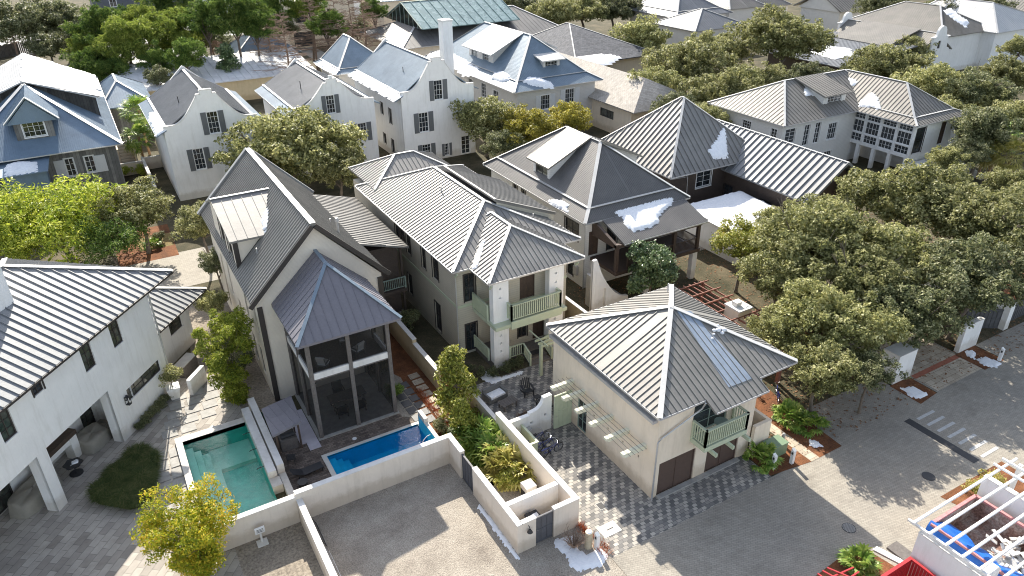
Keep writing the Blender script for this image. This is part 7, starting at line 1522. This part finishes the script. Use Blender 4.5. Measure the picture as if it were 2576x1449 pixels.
shr(1.9, 95.4, .9, .8, 'bright green round bush by the garden stair', m_lime); shr(3.7, 94.8, .8, .8, 'bright green bush right of the low pale wall', m_lime, v=1); p = W(403, 610); shr(p.x, p.y, .7, .5, 'round dark bush on the brown lawn behind the left trees', m_oakd)
for i, (x, y, lb) in enumerate([(5.2, 52, 'dark bush beneath the left wall of the gabled house, upper'), (5.0, 49, 'dark bush beneath the left wall of the gabled house, middle'), (4.9, 46.5, 'dark bush beneath the left wall of the gabled house, lower')]): shr(x, y, 1.1, 1.0, lb, m_oakd, v=i % 2, grp='bushes along the gabled house')
for i, (x, y, lb) in enumerate([(37.5, 13.5, 'tufty ornamental grass in the bed right of the dumpster'), (38.6, 13.3, 'second tufty grass nearer the crossing')]): shr(x, y, .8, .5, lb, m_palmd, v=i % 2, grp='tufty grasses by the building site')
t = thing('bare_bush', 'leafless brown bush in the snowy bed before the enclosure', 'shrub', (16.1, 21.8, 0)); mb = MB(); rr = random.Random(77)
for i in range(60):
    a = rr.random()*6.28; L = rr.uniform(.5, 1.1); q = Vector((16.1, 21.8, 0)); e = q+Vector((math.cos(a)*L*.7, math.sin(a)*L*.7, L)); mb.tube([q, q.lerp(e, .5)+Vector((0, 0, .1)), e], [.02, .013, .005], 4, cap=False)
    for k in range(4): s = q.lerp(e, rr.uniform(.4, 1)); mb.tube([s, s+Vector((rr.gauss(0, .16), rr.gauss(0, .16), rr.uniform(0, .25)))], [.008, .004], 3, cap=False)
mb.build('branches', m_twig, t)
mb = MB(); rr = random.Random(78)
for i in range(500):
    x, y = (17.25+rr.gauss(0, .12), rr.uniform(21.8, 23.0)) if i % 3 else (rr.uniform(17.0, 17.7), 21.0+rr.gauss(0, .25)); a = rr.random()*6.28; mb.tube([(x, y, .02), (x+.12*math.cos(a), y+.12*math.sin(a), rr.uniform(.08, .35))], [.01, .004], 3)
tag(mb.build('rusty_grass', plain('rusty_stems', (.42, .13, .045), .8, .3, 8)), 'rust coloured dry groundcover along the enclosure corner', 'ground cover', kind='stuff')
mb = MB()
for i in range(1500):
    y = rr.uniform(30.5, 38.5); x = 14.75+rr.gauss(0, .15)+.0*y; a = rr.random()*6.28; mb.tube([(x, y, .02), (x+.1*math.cos(a), y+.1*math.sin(a), rr.uniform(.06, .28))], [.01, .004], 3)
tag(mb.build('rusty_grass', bpy.data.materials['rusty_stems']), 'rust coloured dry fern strip beside the limestone path', 'ground cover', kind='stuff')
# liriope island (blades)
mb = MB(); rr = random.Random(79); pg = [(-2.3, 41.6), (-1.6, 40.4), (-1.75, 38.9), (-2.4, 36.3), (-3.4, 36.5), (-4.9, 37.9), (-5.0, 39.0), (-3.8, 40.4)]
def inpoly(x, y, P):
    c = False
    for i in range(len(P)):
        (xa, ya), (xb, yb) = P[i], P[i-1]
        if (ya > y) != (yb > y) and x < (xb-xa)*(y-ya)/(yb-ya)+xa: c = not c
    return c
n = 0
while n < 26000:
    x, y = rr.uniform(-5.2, -1.4), rr.uniform(36, 41.8)
    if not inpoly(x, y, pg): continue
    n += 1; a = rr.random()*6.28; L = rr.uniform(.3, .62)*(1.15+.35*math.sin(x*3.1)*math.cos(y*2.7)); d = Vector((math.cos(a), math.sin(a), 0)); s = Vector((-d.y, d.x, 0))*.012; b = Vector((x, y, .02)); i0 = len(mb.v)
    mb.v += [b-s, b+s, b+d*L*.45+Vector((0, 0, L*.75))+s, b+d*L*.45+Vector((0, 0, L*.75))-s, b+d*L*.95+Vector((0, 0, L*.7))]; mb.f += [(i0, i0+1, i0+2, i0+3), (i0+3, i0+2, i0+4)]; mb.m += [0, 0]
tag(mb.build('ornamental_grass', m_grass), 'dark green triangular island of ornamental grass in the travertine court', 'grass', kind='stuff')
# scattered leaf litter under the grove
mb = MB()
for i in range(14000):
    x, y = rr.uniform(31, 75), rr.uniform(20.5, 62); a = rr.random()*6.28; s = rr.uniform(.05, .11); d = Vector((math.cos(a), math.sin(a), rr.uniform(-.1, .3)))*s; e = Vector((-d.y, d.x, rr.uniform(0, .05)))*.6; b = Vector((x, y, .035)); i0 = len(mb.v); mb.v += [b-d, b-e, b+d, b+e]; mb.f.append((i0, i0+1, i0+2, i0+3)); mb.m.append(0)
tag(mb.build('fallen_leaves', plain('fallen_leaf', (.22, .11, .05), .9, .4, 9)), kind='stuff')
